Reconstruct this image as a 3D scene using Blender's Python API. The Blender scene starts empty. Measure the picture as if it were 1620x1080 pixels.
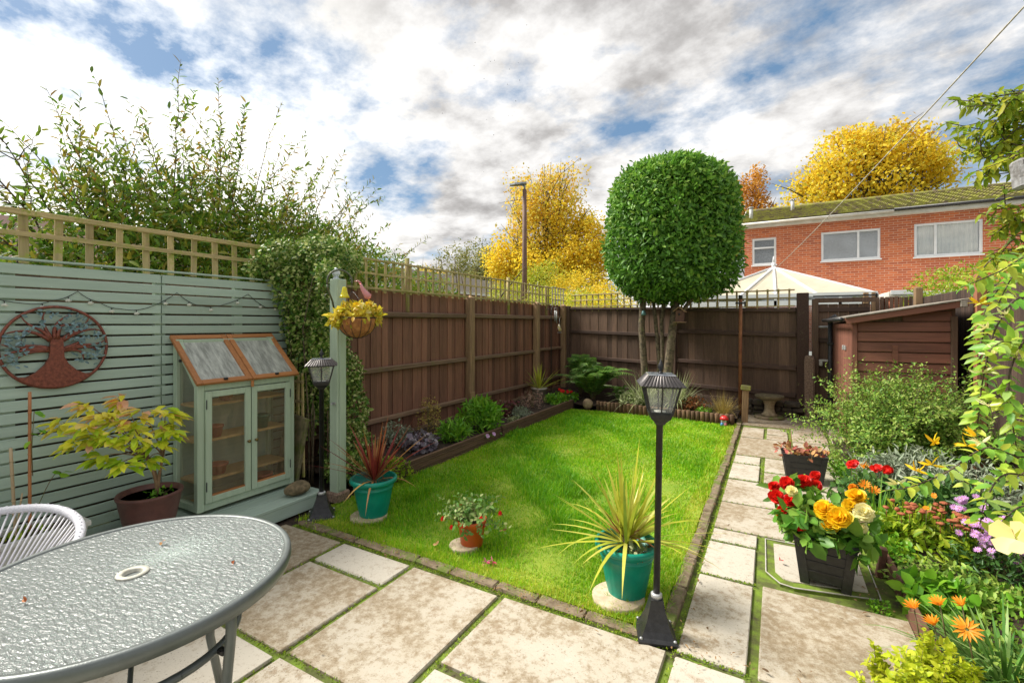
import bpy, math, random
import numpy as np
from mathutils import Vector, Matrix
random.seed(7); RNG = np.random.default_rng(11)
PI = math.pi; R = math.radians
sc = bpy.context.scene; COL = sc.collection
ORG = {}

# ---------------------------------------------------------------- objects and tags
def tag(o, label=None, cat=None, group=None, kind=None):
    if label: o['label'] = label
    if cat: o['category'] = cat
    if group: o['group'] = group
    if kind: o['kind'] = kind
    return o

def thing(name, label, cat, loc=(0, 0, 0), group=None):
    o = bpy.data.objects.new(name, None); COL.objects.link(o)
    o.location = loc; o.empty_display_size = .1
    ORG[o] = Vector(loc)
    return tag(o, label, cat, group)

def link_mesh(name, me, mat, parent, V):
    """V is an (n,3) array in world metres; origin goes to the parent's, or to the base of the mesh"""
    if mat is not None: me.materials.append(mat)
    o = bpy.data.objects.new(name, me); COL.objects.link(o)
    if parent is not None:
        o.parent = parent; org = ORG[parent]; ORG[o] = org
        off = np.array(org)
    else:
        mn = V.min(axis=0); mx = V.max(axis=0)
        off = np.array([(mn[0]+mx[0])/2, (mn[1]+mx[1])/2, mn[2]])
        o.location = off; ORG[o] = Vector(off)
    me.vertices.foreach_set('co', (V-off).astype(np.float32).ravel())
    me.update()
    return o

class MB:
    def __init__(s): s.v = []; s.f = []; s.r = []; s.sm = []
    def add(s, vs, fs, smooth=False, rnd=None):
        b = len(s.v); s.v += [tuple(p) for p in vs]
        rr = random.random() if rnd is None else rnd
        for f in fs: s.f.append(tuple(i+b for i in f)); s.r.append(rr); s.sm.append(smooth)
        return s
    def box(s, c, d, rot=None, rnd=None, bev=0, jit=0):
        x, y, z = d[0]/2, d[1]/2, d[2]/2
        if bev:
            b = bev; vs = []
            for sx in (-1, 1):
                for sy in (-1, 1):
                    for sz in (-1, 1):
                        vs += [(sx*(x-b), sy*(y-b), sz*z), (sx*(x-b), sy*y, sz*(z-b)), (sx*x, sy*(y-b), sz*(z-b))]
            def I(a, b_, c_, k): return ((a > 0)*4+(b_ > 0)*2+(c_ > 0))*3+k
            fs = []
            for sz in (-1, 1): q = [I(-1, -1, sz, 0), I(1, -1, sz, 0), I(1, 1, sz, 0), I(-1, 1, sz, 0)]; fs.append(q if sz > 0 else q[::-1])
            for sy in (-1, 1): q = [I(-1, sy, -1, 1), I(-1, sy, 1, 1), I(1, sy, 1, 1), I(1, sy, -1, 1)]; fs.append(q if sy > 0 else q[::-1])
            for sx in (-1, 1): q = [I(sx, -1, -1, 2), I(sx, 1, -1, 2), I(sx, 1, 1, 2), I(sx, -1, 1, 2)]; fs.append(q if sx > 0 else q[::-1])
            for sx in (-1, 1):
                for sy in (-1, 1): fs.append([I(sx, sy, -1, 1), I(sx, sy, -1, 2), I(sx, sy, 1, 2), I(sx, sy, 1, 1)])
            for sx in (-1, 1):
                for sz in (-1, 1): fs.append([I(sx, -1, sz, 0), I(sx, -1, sz, 2), I(sx, 1, sz, 2), I(sx, 1, sz, 0)])
            for sy in (-1, 1):
                for sz in (-1, 1): fs.append([I(-1, sy, sz, 0), I(-1, sy, sz, 1), I(1, sy, sz, 1), I(1, sy, sz, 0)])
            for sx in (-1, 1):
                for sy in (-1, 1):
                    for sz in (-1, 1): fs.append([I(sx, sy, sz, 0), I(sx, sy, sz, 1), I(sx, sy, sz, 2)])
        else:
            vs = [(a*x, b_*y, c_*z) for a in (-1, 1) for b_ in (-1, 1) for c_ in (-1, 1)]
            fs = [(0, 1, 3, 2), (4, 6, 7, 5), (0, 4, 5, 1), (2, 3, 7, 6), (0, 2, 6, 4), (1, 5, 7, 3)]
        if jit: vs = [(p[0]+random.uniform(-jit, jit), p[1]+random.uniform(-jit, jit), p[2]+random.uniform(-jit, jit)) for p in vs]
        m = rot.to_3x3() if rot is not None else None
        out = []
        for p in vs:
            q = Vector(p)
            if m is not None: q = m @ q
            out.append((q.x+c[0], q.y+c[1], q.z+c[2]))
        return s.add(out, fs, False, rnd)
    def bar(s, a, b, w, h, up=(0, 0, 1), rnd=None, bev=0):
        """box from a to b; w across, h along 'up'"""
        a = Vector(a); b = Vector(b); d = b-a; L = d.length; x = d.normalized(); u = Vector(up)
        y = u.cross(x)
        if y.length < 1e-4: y = Vector((0, 1, 0)).cross(x)
        y.normalize(); z = x.cross(y)
        rot = Matrix((x, y, z)).transposed()
        return s.box((a+b)/2, (L, w, h), rot, rnd, bev)
    def quad(s, a, b, c, d, rnd=None): return s.add([a, b, c, d], [(0, 1, 2, 3)], False, rnd)
    def tube(s, pts, rad, seg=8, cap=True, rnd=None):
        pts = [Vector(p) for p in pts]; n = len(pts)
        if not hasattr(rad, '__len__'): rad = [rad]*n
        vs = []; fs = []; prev = None
        for i, p in enumerate(pts):
            t = (pts[min(i+1, n-1)]-pts[max(i-1, 0)])
            t = t.normalized() if t.length > 1e-9 else Vector((0, 0, 1))
            if prev is None:
                a = Vector((1, 0, 0)) if abs(t.x) < .8 else Vector((0, 1, 0))
                u = t.cross(a).normalized()
            else:
                u = prev-t*prev.dot(t); u = u.normalized() if u.length > 1e-6 else t.orthogonal().normalized()
            prev = u; w = t.cross(u)
            for k in range(seg):
                an = 2*PI*k/seg; vs.append(p+(u*math.cos(an)+w*math.sin(an))*rad[i])
        for i in range(n-1):
            for k in range(seg):
                k2 = (k+1) % seg; fs.append((i*seg+k, i*seg+k2, (i+1)*seg+k2, (i+1)*seg+k))
        if cap: fs.append(tuple(range(seg))[::-1]); fs.append(tuple((n-1)*seg+k for k in range(seg)))
        return s.add(vs, fs, True, rnd)
    def lathe(s, prof, c=(0, 0, 0), seg=32, flute=None, rnd=None, smooth=True):
        vs = []; fs = []; n = len(prof)
        for i, (r, z) in enumerate(prof):
            for k in range(seg):
                an = 2*PI*k/seg; rr = r
                if flute and flute[0] <= z <= flute[1]: rr = r*(1+flute[3]*abs(math.cos(flute[2]*an)))
                vs.append((c[0]+rr*math.cos(an), c[1]+rr*math.sin(an), c[2]+z))
        for i in range(n-1):
            for k in range(seg):
                k2 = (k+1) % seg; fs.append((i*seg+k, i*seg+k2, (i+1)*seg+k2, (i+1)*seg+k))
        fs.append(tuple(range(seg))[::-1]); fs.append(tuple((n-1)*seg+k for k in range(seg)))
        return s.add(vs, fs, smooth, rnd)
    def prism(s, poly, z0, z1, rnd=None):
        n = len(poly); vs = [(p[0], p[1], z0) for p in poly]+[(p[0], p[1], z1) for p in poly]
        fs = [tuple(range(n))[::-1], tuple(range(n, 2*n))]+[(i, (i+1) % n, n+(i+1) % n, n+i) for i in range(n)]
        return s.add(vs, fs, False, rnd)
    def blob(s, c, r, seg=12, rings=8, amp=.0, rnd=None, fr=3.):
        vs = []; fs = []; ph = [random.uniform(0, 6) for _ in range(3)]
        for i in range(rings+1):
            th = PI*i/rings
            for k in range(seg):
                an = 2*PI*k/seg; d = Vector((math.sin(th)*math.cos(an), math.sin(th)*math.sin(an), math.cos(th)))
                m = 1+amp*(math.sin(fr*d.x+ph[0])+math.sin(fr*d.y+ph[1])+math.sin(fr*d.z+ph[2]))
                vs.append((c[0]+d.x*r[0]*m, c[1]+d.y*r[1]*m, c[2]+d.z*r[2]*m))
        for i in range(rings):
            for k in range(seg):
                k2 = (k+1) % seg; fs.append((i*seg+k, (i+1)*seg+k, (i+1)*seg+k2, i*seg+k2))
        return s.add(vs, fs, True, rnd)
    def build(s, name, mat, parent=None):
        me = bpy.data.meshes.new(name); me.from_pydata(s.v, [], s.f)
        me.polygons.foreach_set('use_smooth', s.sm)
        at = me.attributes.new('rnd', 'FLOAT', 'FACE'); at.data.foreach_set('value', s.r)
        o = link_mesh(name, me, mat, parent, np.array(s.v, dtype=float))
        return o

def struct(name, mb, mat): return tag(mb.build(name, mat), kind='structure')

def copy_tree(o, parent=None):
    c = o.copy(); COL.objects.link(c)
    if parent: c.parent = parent
    for ch in list(o.children): copy_tree(ch, c)
    return c

# ---------------------------------------------------------------- numpy leaves and blades
def unit(a): return a/np.maximum(np.linalg.norm(a, axis=-1, keepdims=True), 1e-9)
LEAF_V = np.array([(0, 0, 0), (.28, .42, .05), (.3, 0, -.02), (.28, -.42, .05), (.68, .36, .0), (.7, 0, -.07), (.68, -.36, .0), (1, 0, -.14)])
LEAF_F = [(0, 3, 2), (0, 2, 1), (1, 2, 5, 4), (2, 3, 6, 5), (4, 5, 7), (5, 6, 7)]
TINY_V = np.array([(0, 0, 0), (.5, .5, .06), (1, 0, -.05), (.5, -.5, .06)])
TINY_F = [(0, 3, 2, 1)]
PETAL_V = np.array([(0, 0, 0), (.35, .4, .04), (.4, 0, -.02), (.35, -.4, .04), (.85, .5, .1), (.95, 0, .02), (.85, -.5, .1), (1.05, .05, .03)])

def np_mesh(name, V, F, smooth, rnd, mat, parent):
    me = bpy.data.meshes.new(name)
    lt = np.concatenate([np.full(len(f), f.shape[1]) for f in F]); lv = np.concatenate([f.ravel() for f in F])
    me.vertices.add(len(V)); me.loops.add(len(lv)); me.polygons.add(len(lt))
    me.loops.foreach_set('vertex_index', lv.astype(np.int32))
    st = np.concatenate([[0], np.cumsum(lt)[:-1]]); me.polygons.foreach_set('loop_start', st.astype(np.int32))
    me.vertices.foreach_set('co', V.astype(np.float32).ravel())
    me.update(calc_edges=True)
    me.polygons.foreach_set('use_smooth', np.full(len(lt), smooth))
    at = me.attributes.new('rnd', 'FLOAT', 'POINT'); at.data.foreach_set('value', rnd.astype(np.float32))
    return link_mesh(name, me, mat, parent, V)

def leaves(name, P, D, N, L, W, mat, parent=None, tv=LEAF_V, tf=LEAF_F, smooth=True, rnd=None):
    n = len(P); L = np.broadcast_to(L, (n,)).reshape(n, 1, 1); W = np.broadcast_to(W, (n,)).reshape(n, 1, 1)
    x = unit(D); y = unit(np.cross(N, x)); z = np.cross(x, y)
    V = P[:, None, :]+x[:, None, :]*tv[None, :, 0:1]*L+y[:, None, :]*tv[None, :, 1:2]*W+z[:, None, :]*tv[None, :, 2:3]*L
    m = len(tv); base = (np.arange(n)*m)[:, None]
    F = []
    for k in (3, 4):
        fk = [f for f in tf if len(f) == k]
        for f in fk: F.append(base+np.array(f)[None, :])
    r = RNG.random(n) if rnd is None else rnd
    return np_mesh(name, V.reshape(-1, 3), F, smooth, np.repeat(r, m), mat, parent)

def dirs(n, up=0., spread=1.):
    d = RNG.normal(size=(n, 3))*spread; d[:, 2] += up; return unit(d)

def blob_pts(blobs, n, inner=.55, low=None):
    """blobs: list (cx,cy,cz, rx,ry,rz). points near the blob skins; returns P, outward normals"""
    B = np.array(blobs, float); w = (B[:, 3]*B[:, 4]+B[:, 4]*B[:, 5]); w = w/w.sum()
    idx = RNG.choice(len(B), n, p=w); d = unit(RNG.normal(size=(n, 3)))
    rr = inner+(1.06-inner)*RNG.random(n)**.6
    P = B[idx, :3]+d*B[idx, 3:]*rr[:, None]
    N = unit(d/B[idx, 3:])
    if low is not None: k = P[:, 2] > low; P = P[k]; N = N[k]
    return P, N

def foliage(name, blobs, n, L, W, mat, parent=None, up=.2, out=.5, tiny=False, inner=.55, low=None, lv=.3, rnd=None):
    P, N = blob_pts(blobs, n, inner, low); n = len(P)
    D = unit(RNG.normal(size=(n, 3))+N*out+np.array([0, 0, up]))
    Nn = unit(N*.8+RNG.normal(size=(n, 3))*.6+np.array([0, 0, .6]))
    s = 1+lv*RNG.normal(size=n)*.7; s = np.clip(s, .4, 1.8)
    return leaves(name, P, D, Nn, L*s, W*s, mat, parent, TINY_V if tiny else LEAF_V, TINY_F if tiny else LEAF_F, True, rnd)

def straps(name, base, n, L, W, mat, parent=None, el=(20, 85), droop=.5, br=.02, az=(0, 360), seg=6, lv=.25, twist=.3, rnd=None, taper=1.0):
    """arching strap leaves out of one base; base: (3,) or (n,3)"""
    base = np.array(base, float)
    if base.ndim == 1: base = np.repeat(base[None], n, 0)
    a = np.radians(RNG.uniform(az[0], az[1], n)); e = np.radians(RNG.uniform(el[0], el[1], n))
    Ls = L*np.clip(1+lv*RNG.normal(size=n), .45, 1.5)
    h = np.stack([np.cos(a), np.sin(a), np.zeros(n)], 1); up = np.array([0, 0, 1.])
    side = np.stack([-np.sin(a), np.cos(a), np.zeros(n)], 1)
    sd = side+h*RNG.normal(size=(n, 1))*twist; sd = unit(sd)
    t = np.linspace(0, 1, seg+1); V = np.zeros((n, seg+1, 2, 3))
    dr = droop*(1+.5*RNG.normal(size=n))
    b2 = base+h*br*RNG.random((n, 1))
    for i, ti in enumerate(t):
        r = Ls*ti; c = b2+h*(r*np.cos(e))[:, None]+up*(r*np.sin(e)-dr*Ls*ti**2.2*np.cos(e*.8))[:, None]
        w = W*(min(1, .55+ti*2)*(1-ti**(2.2*taper))+.02)
        V[:, i, 0] = c-sd*w/2; V[:, i, 1] = c+sd*w/2
    m = (seg+1)*2; bb = (np.arange(n)*m)[:, None]
    F = [bb+np.array([2*i, 2*i+1, 2*i+3, 2*i+2])[None] for i in range(seg)]
    r = RNG.random(n) if rnd is None else rnd
    return np_mesh(name, V.reshape(-1, 3), F, True, np.repeat(r, m), mat, parent)

# ---------------------------------------------------------------- materials
def new_mat(name):
    m = bpy.data.materials.new(name); m.use_nodes = True
    nt = m.node_tree; b = nt.nodes['Principled BSDF']; return m, nt, b
def nd(nt, t, **k):
    n = nt.nodes.new(t)
    for a, v in k.items():
        if a.startswith('i_'): n.inputs[a[2:].replace('_', ' ')].default_value = v
        else: setattr(n, a, v)
    return n
def lk(nt, a, b): nt.links.new(a, b)
def c4(c): return (c[0], c[1], c[2], 1)
def coords(nt, scale=(1, 1, 1), kind='Object', rot=(0, 0, 0)):
    tc = nd(nt, 'ShaderNodeTexCoord'); mp = nd(nt, 'ShaderNodeMapping'); mp.inputs['Scale'].default_value = scale; mp.inputs['Rotation'].default_value = rot
    lk(nt, tc.outputs[kind], mp.inputs['Vector']); return mp.outputs[0]
def noise(nt, vec, scale, detail=4, rough=.6):
    n = nd(nt, 'ShaderNodeTexNoise'); n.inputs['Scale'].default_value = scale; n.inputs['Detail'].default_value = detail; n.inputs['Roughness'].default_value = rough
    lk(nt, vec, n.inputs['Vector']); return n.outputs['Fac']
def ramp(nt, fac, stops, interp='LINEAR'):
    r = nd(nt, 'ShaderNodeValToRGB'); r.color_ramp.interpolation = interp
    e = r.color_ramp.elements
    while len(e) < len(stops): e.new(.5)
    for i, (p, c) in enumerate(stops): e[i].position = p; e[i].color = c4(c) if not isinstance(c, (int, float)) else (c, c, c, 1)
    lk(nt, fac, r.inputs[0]); return r.outputs[0]
def mix(nt, f, a, b, mode='MIX'):
    m = nd(nt, 'ShaderNodeMix', data_type='RGBA', blend_type=mode)
    if isinstance(f, (int, float)): m.inputs[0].default_value = f
    else: lk(nt, f, m.inputs[0])
    for s, i in ((a, 6), (b, 7)):
        if isinstance(s, tuple): m.inputs[i].default_value = c4(s)
        else: lk(nt, s, m.inputs[i])
    return m.outputs[2]
def attr(nt): return nd(nt, 'ShaderNodeAttribute', attribute_name='rnd').outputs['Fac']
def math_(nt, op, a, b=None):
    m = nd(nt, 'ShaderNodeMath', operation=op)
    for i, s in enumerate((a, b)):
        if s is None: continue
        if isinstance(s, (int, float)): m.inputs[i].default_value = s
        else: lk(nt, s, m.inputs[i])
    return m.outputs[0]
def bump(nt, b, h, strength=.3, dist=.01):
    n = nd(nt, 'ShaderNodeBump'); n.inputs['Strength'].default_value = strength; n.inputs['Distance'].default_value = dist
    lk(nt, h, n.inputs['Height']); lk(nt, n.outputs[0], b.inputs['Normal'])

def plain(name, col, rough=.5, metal=0., c2=None, sc_=20, bmp=.0, bs=60, dirt=None):
    m, nt, b = new_mat(name); v = coords(nt)
    col2 = c2 or tuple(x*.75 for x in col)
    f = noise(nt, v, sc_, 5)
    c = mix(nt, ramp(nt, f, [(.38, 0.), (.62, 1.)]), col, col2)
    if dirt: c = mix(nt, ramp(nt, noise(nt, v, dirt[1], 6, .7), [(dirt[2], 0.), (dirt[2]+.12, 1.)]), c, dirt[0])
    lk(nt, c, b.inputs['Base Color']); b.inputs['Roughness'].default_value = rough; b.inputs['Metallic'].default_value = metal
    if bmp: bump(nt, b, noise(nt, v, bs, 4), bmp, .005)
    return m

def wood(name, c1, c2, axis='z', rough=.75, grain=1., moss=None, var=.5, bmp=.5, wear=None):
    """timber with the grain along axis; rnd tones each board"""
    m, nt, b = new_mat(name)
    s = {'x': (.9, 14, 14), 'y': (14, .9, 14), 'z': (14, 14, .9)}[axis]
    at = attr(nt)
    tc = nd(nt, 'ShaderNodeTexCoord'); ad = nd(nt, 'ShaderNodeVectorMath', operation='ADD')
    cb = nd(nt, 'ShaderNodeCombineXYZ'); k = math_(nt, 'MULTIPLY', at, 37.)
    for i in range(3): lk(nt, k, cb.inputs[i])
    lk(nt, tc.outputs['Object'], ad.inputs[0]); lk(nt, cb.outputs[0], ad.inputs[1])
    mp = nd(nt, 'ShaderNodeMapping'); mp.inputs['Scale'].default_value = s; lk(nt, ad.outputs[0], mp.inputs[0])
    f = noise(nt, mp.outputs[0], 3.5*grain, 7, .65)
    c = mix(nt, ramp(nt, f, [(.3, 0.), (.7, 1.)]), c1, c2)
    hv = nd(nt, 'ShaderNodeHueSaturation'); lk(nt, c, hv.inputs['Color'])
    lk(nt, math_(nt, 'ADD', math_(nt, 'MULTIPLY', at, var), 1-var/2), hv.inputs['Value'])
    c = hv.outputs[0]
    if wear: c = mix(nt, ramp(nt, noise(nt, mp.outputs[0], 1.6, 8, .75), [(wear[1], 0.), (wear[1]+.06, 1.)]), c, wear[0])
    if moss:
        v2 = coords(nt); f2 = noise(nt, v2, moss[1], 8, .75)
        c = mix(nt, ramp(nt, f2, [(moss[2], 0.), (moss[2]+.14, 1.)]), c, moss[0])
    lk(nt, c, b.inputs['Base Color']); b.inputs['Roughness'].default_value = rough
    bump(nt, b, f, bmp, .004)
    return m

def leafm(name, cols, rough=.42, trans=.35, edge=None, nscale=9.):
    """cols: palette picked per leaf by its random value"""
    m, nt, b = new_mat(name); at = attr(nt)
    st = [(i/max(1, len(cols)-1), c) for i, c in enumerate(cols)]
    c = ramp(nt, at, st)
    f = noise(nt, coords(nt), nscale, 3)
    hv = nd(nt, 'ShaderNodeHueSaturation'); lk(nt, c, hv.inputs['Color'])
    lk(nt, math_(nt, 'ADD', math_(nt, 'MULTIPLY', f, .9), .55), hv.inputs['Value'])
    lk(nt, hv.outputs[0], b.inputs['Base Color']); b.inputs['Roughness'].default_value = rough
    b.inputs['Specular IOR Level'].default_value = .35
    if trans:
        tr = nd(nt, 'ShaderNodeBsdfTranslucent'); lk(nt, hv.outputs[0], tr.inputs[0])
        mx = nd(nt, 'ShaderNodeMixShader'); mx.inputs[0].default_value = trans
        out = nt.nodes['Material Output']; lk(nt, b.outputs[0], mx.inputs[1]); lk(nt, tr.outputs[0], mx.inputs[2]); lk(nt, mx.outputs[0], out.inputs[0])
    return m

def glassm(name, col=(.9, .95, .93), rough=.05, alpha=.25):
    """thin pane: mostly see-through, with gloss"""
    m, nt, b = new_mat(name)
    b.inputs['Base Color'].default_value = c4(col); b.inputs['Roughness'].default_value = rough
    tr = nd(nt, 'ShaderNodeBsdfTransparent'); tr.inputs[0].default_value = c4(col)
    mx = nd(nt, 'ShaderNodeMixShader'); mx.inputs[0].default_value = alpha
    out = nt.nodes['Material Output']; lk(nt, tr.outputs[0], mx.inputs[1]); lk(nt, b.outputs[0], mx.inputs[2]); lk(nt, mx.outputs[0], out.inputs[0])
    return m

# ---------------------------------------------------------------- camera, sky, sun
H = 1.55
cam_d = bpy.data.cameras.new('camera'); cam = bpy.data.objects.new('camera', cam_d); COL.objects.link(cam)
YAW = math.atan(415/735)
cam.location = (0, 0, H); cam.rotation_euler = (PI/2, 0, YAW)
cam_d.sensor_width = 36; cam_d.lens = 735/1620*36; cam_d.shift_y = -28/1620; cam_d.clip_end = 1000; cam_d.clip_start = .02
sc.camera = cam
sc.view_settings.view_transform = 'Standard'; sc.view_settings.look = 'None'; sc.view_settings.exposure = 1.42; sc.view_settings.gamma = 1

SUN_AZ = Vector((-.985, -.17)); SUN_EL = R(48)
w = bpy.data.worlds.new('World'); sc.world = w; w.use_nodes = True
nt = w.node_tree; bg = nt.nodes['Background']; bg.inputs['Strength'].default_value = .112
sky = nd(nt, 'ShaderNodeTexSky', sky_type='NISHITA'); sky.sun_disc = False; sky.sun_elevation = R(48); sky.sun_rotation = math.atan2(SUN_AZ.x, SUN_AZ.y)
tc = nd(nt, 'ShaderNodeTexCoord'); sp = nd(nt, 'ShaderNodeSeparateXYZ'); lk(nt, tc.outputs['Generated'], sp.inputs[0])
zc = math_(nt, 'ADD', math_(nt, 'MAXIMUM', sp.outputs[2], 0.), .22)
cb = nd(nt, 'ShaderNodeCombineXYZ'); lk(nt, math_(nt, 'DIVIDE', sp.outputs[0], zc), cb.inputs[0]); lk(nt, math_(nt, 'DIVIDE', sp.outputs[1], zc), cb.inputs[1])
mp = nd(nt, 'ShaderNodeMapping'); mp.inputs['Rotation'].default_value = (0, 0, R(20)); mp.inputs['Scale'].default_value = (1.15, 1.2, 1); mp.inputs['Location'].default_value = (5., 2., 0)
lk(nt, cb.outputs[0], mp.inputs[0])
n1 = noise(nt, mp.outputs[0], 1.6, 10, .62)
n2 = noise(nt, mp.outputs[0], 3.4, 10, .62)
mp2 = nd(nt, 'ShaderNodeMapping'); mp2.inputs['Location'].default_value = (9, 4, 0); lk(nt, mp.outputs[0], mp2.inputs[0])
n3 = noise(nt, mp2.outputs[0], .8, 6, .55)
def toward(px, py, c0, c1, amt):
    a_ = (px-810)/735; c_, s_ = math.cos(YAW), math.sin(YAW); d_ = Vector((a_*c_-s_, a_*s_+c_, (512-py)/735)).normalized()
    q_ = nd(nt, 'ShaderNodeVectorMath', operation='DOT_PRODUCT'); lk(nt, tc.outputs['Generated'], q_.inputs[0]); q_.inputs[1].default_value = d_
    return math_(nt, 'MULTIPLY', ramp(nt, q_.outputs['Value'], [(c0, 0.), (c1, 1.)], 'EASE'), amt)
thin = n1
for a_ in ((130, 20, .93, .995, .085), (-80, 60, .95, .998, .06), (630, 200, .975, .999, .11), (470, 90, .985, .999, .07), (1640, 60, .93, .995, .07), (1560, 240, .97, .998, .07), (640, 350, .985, .9995, .06)): thin = math_(nt, 'SUBTRACT', thin, toward(*a_))
vd = nd(nt, 'ShaderNodeVectorMath', operation='DOT_PRODUCT'); lk(nt, tc.outputs['Generated'], vd.inputs[0])
sd = Vector((-.925*math.cos(R(17)), .38*math.cos(R(17)), math.sin(R(17)))); vd.inputs[1].default_value = sd
veil = math_(nt, 'ADD', thin, math_(nt, 'MULTIPLY', ramp(nt, vd.outputs['Value'], [(.80, 0.), (.985, 1.)], 'EASE'), .10))
cover = ramp(nt, veil, [(.34, 0.), (.49, 1.)])
shade = ramp(nt, math_(nt, 'ADD', math_(nt, 'MULTIPLY', n2, .55), math_(nt, 'MULTIPLY', n3, .45)), [(.37, (1.35, 1.29, 1.25)), (.44, (2.0, 1.94, 1.9)), (.50, (2.9, 2.84, 2.78)), (.60, (4.1, 4.02, 3.92))])
# brightening of the cloud round the veiled sun
glow = ramp(nt, vd.outputs['Value'], [(.86, 0.), (.96, .45), (.995, .95)], 'EASE')
shade2 = mix(nt, glow, shade, (6., 5.9, 5.6))
blue = mix(nt, .8, sky.outputs[0], (.40, .80, 1.30))
cov2 = cover
lk(nt, mix(nt, cov2, blue, shade2), bg.inputs['Color'])
sun_d = bpy.data.lights.new('sun', 'SUN'); sun_d.energy = 2.5; sun_d.angle = R(18); sun_d.color = (1, .95, .86)
sun = bpy.data.objects.new('sun', sun_d); COL.objects.link(sun)
dv = Vector((SUN_AZ.x*math.cos(SUN_EL), SUN_AZ.y*math.cos(SUN_EL), math.sin(SUN_EL)))
sun.rotation_euler = dv.to_track_quat('Z', 'Y').to_euler(); sun.location = (-20, 8, 20)
# ================================================================ setting
M = {}
def slab_mat():
    m, nt, b = new_mat('paving'); v = coords(nt); at = attr(nt)
    ad = nd(nt, 'ShaderNodeVectorMath', operation='ADD'); cb = nd(nt, 'ShaderNodeCombineXYZ'); k = math_(nt, 'MULTIPLY', at, 23.)
    lk(nt, k, cb.inputs[0]); lk(nt, k, cb.inputs[1]); lk(nt, v, ad.inputs[0]); lk(nt, cb.outputs[0], ad.inputs[1]); u = ad.outputs[0]
    base = mix(nt, ramp(nt, at, [(0, 0.), (1, 1.)]), (.53, .485, .405), (.46, .41, .325))
    st = noise(nt, u, 2.1, 9, .68)
    thr = math_(nt, 'ADD', st, math_(nt, 'MULTIPLY', math_(nt, 'SUBTRACT', at, .5), .22))
    grain = noise(nt, u, 24, 10, .8)
    area = ramp(nt, thr, [(.40, 0.), (.60, 1.)])
    g2_ = math_(nt, 'ADD', grain, math_(nt, 'MULTIPLY', area, .14))
    c = mix(nt, math_(nt, 'MULTIPLY', area, .35), base, (.36, .28, .165))
    c = mix(nt, ramp(nt, g2_, [(.545, 0.), (.70, .8)]), c, (.215, .15, .075))
    c = mix(nt, ramp(nt, noise(nt, u, 6, 10, .8), [(.56, 0.), (.68, .5)]), c, (.30, .21, .13))
    c = mix(nt, ramp(nt, noise(nt, u, 95, 4, .7), [(.61, 0.), (.67, .9)]), c, (.13, .09, .055))
    c = mix(nt, ramp(nt, noise(nt, u, 9, 7, .7), [(.6, 0.), (.7, .6)]), c, (.55, .525, .46))
    lk(nt, c, b.inputs['Base Color']); b.inputs['Roughness'].default_value = .85
    bump(nt, b, noise(nt, v, 90, 6, .7), .35, .004); return m
M['slab'] = slab_mat()
M['moss'] = plain('moss', (.17, .26, .02), .95, 0, (.09, .10, .025), 9, .8, 60, ((.07, .05, .03), 5, .56))
M['soil'] = plain('soil', (.055, .034, .02), .95, 0, (.028, .017, .01), 30, 1., 80, ((.12, .07, .035), 45, .6))
M['far_ground'] = plain('far_ground', (.07, .10, .03), .95, 0, (.05, .07, .025), .6)
M['kerb'] = plain('kerb_stone', (.26, .20, .13), .9, 0, (.14, .10, .06), 16, .9, 70, ((.13, .17, .03), 9, .50))
M['turf'] = plain('turf', (.18, .28, .02), .95, 0, (.26, .33, .03), 4)
M['pale_stone'] = plain('pale_stone', (.60, .50, .36), .85, 0, (.42, .33, .22), 14, .4)

g = MB(); g.quad((-120, -60, -.03), (120, -60, -.03), (120, 200, -.03), (-120, 200, -.03)); struct('ground', g, M['far_ground'])
g = MB(); g.quad((-4.2, -3, -.022), (2, -3, -.022), (2, 9.5, -.022), (-4.2, 9.5, -.022)); struct('soil', g, M['soil'])
g = MB(); g.quad((-3.25, -3, -.012), (.62, -3, -.012), (.62, 2.33, -.012), (-3.25, 2.33, -.012)); g.quad((-.47, 2.33, -.012), (.9, 2.33, -.012), (.9, 9.0, -.012), (-.47, 9.0, -.012)); struct('joint_moss', g, M['moss'])

def slabs(name, rects, G_=.012):
    m = MB()
    for i, r in enumerate(rects):
        x0, x1, y0, y1 = r[:4]; rn = r[4] if len(r) > 4 else random.random()
        q = G_
        m.box(((x0+x1)/2, (y0+y1)/2, -.02+random.uniform(-.002, .002)), (x1-x0-2*q, y1-y0-2*q, .05), Matrix.Rotation(R(random.uniform(-.25, .25)), 3, 'Z'), rn, .005, .0025)
    return struct(name, m, M['slab'])
xs = [-3.3, -2.66, -2.01, -1.35, -.43]
pat = [(-3.3, -2.66, 1.36, 2.28, .95), (-2.65, -2.02, 2.01, 2.28, .05), (-2.65, -2.02, 1.36, 2.0, .62), (-2.01, -1.36, 1.38, 2.28, .6), (-1.34, -.43, 1.68, 2.28, .5),
       (-1.34, -.95, .9, 1.66, .2), (-.94, -.43, .9, 1.66, .4), (-2.01, -1.36, .45, 1.36, .2), (-2.65, -2.02, .7, 1.35, .1), (-3.3, -2.66, .7, 1.35, .3)]
for x0, x1 in ((-3.3, -2.66), (-2.65, -2.02), (-2.01, -1.36), (-1.34, -.43)):
    for k in range(3): pat.append((x0, x1, -.6-k*.65+.5-.65, .44-k*.65 if k else .68, random.random()))
pat = [p for p in pat if p[3] > p[2]]
pat = pat[:10]+[(a, b, y, y+.58, random.random()) for a, b in ((-3.3, -2.66), (-2.65, -2.02), (-1.34, -.43)) for y in (.1, -.5, -1.1, -1.7)]+[(-2.01, -1.36, y, y+.6, random.random()) for y in (-.16, -.77, -1.4)]
slabs('patio', pat)
path = []
LX = (-.41, -.10); RX = (-.07, .52)
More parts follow.
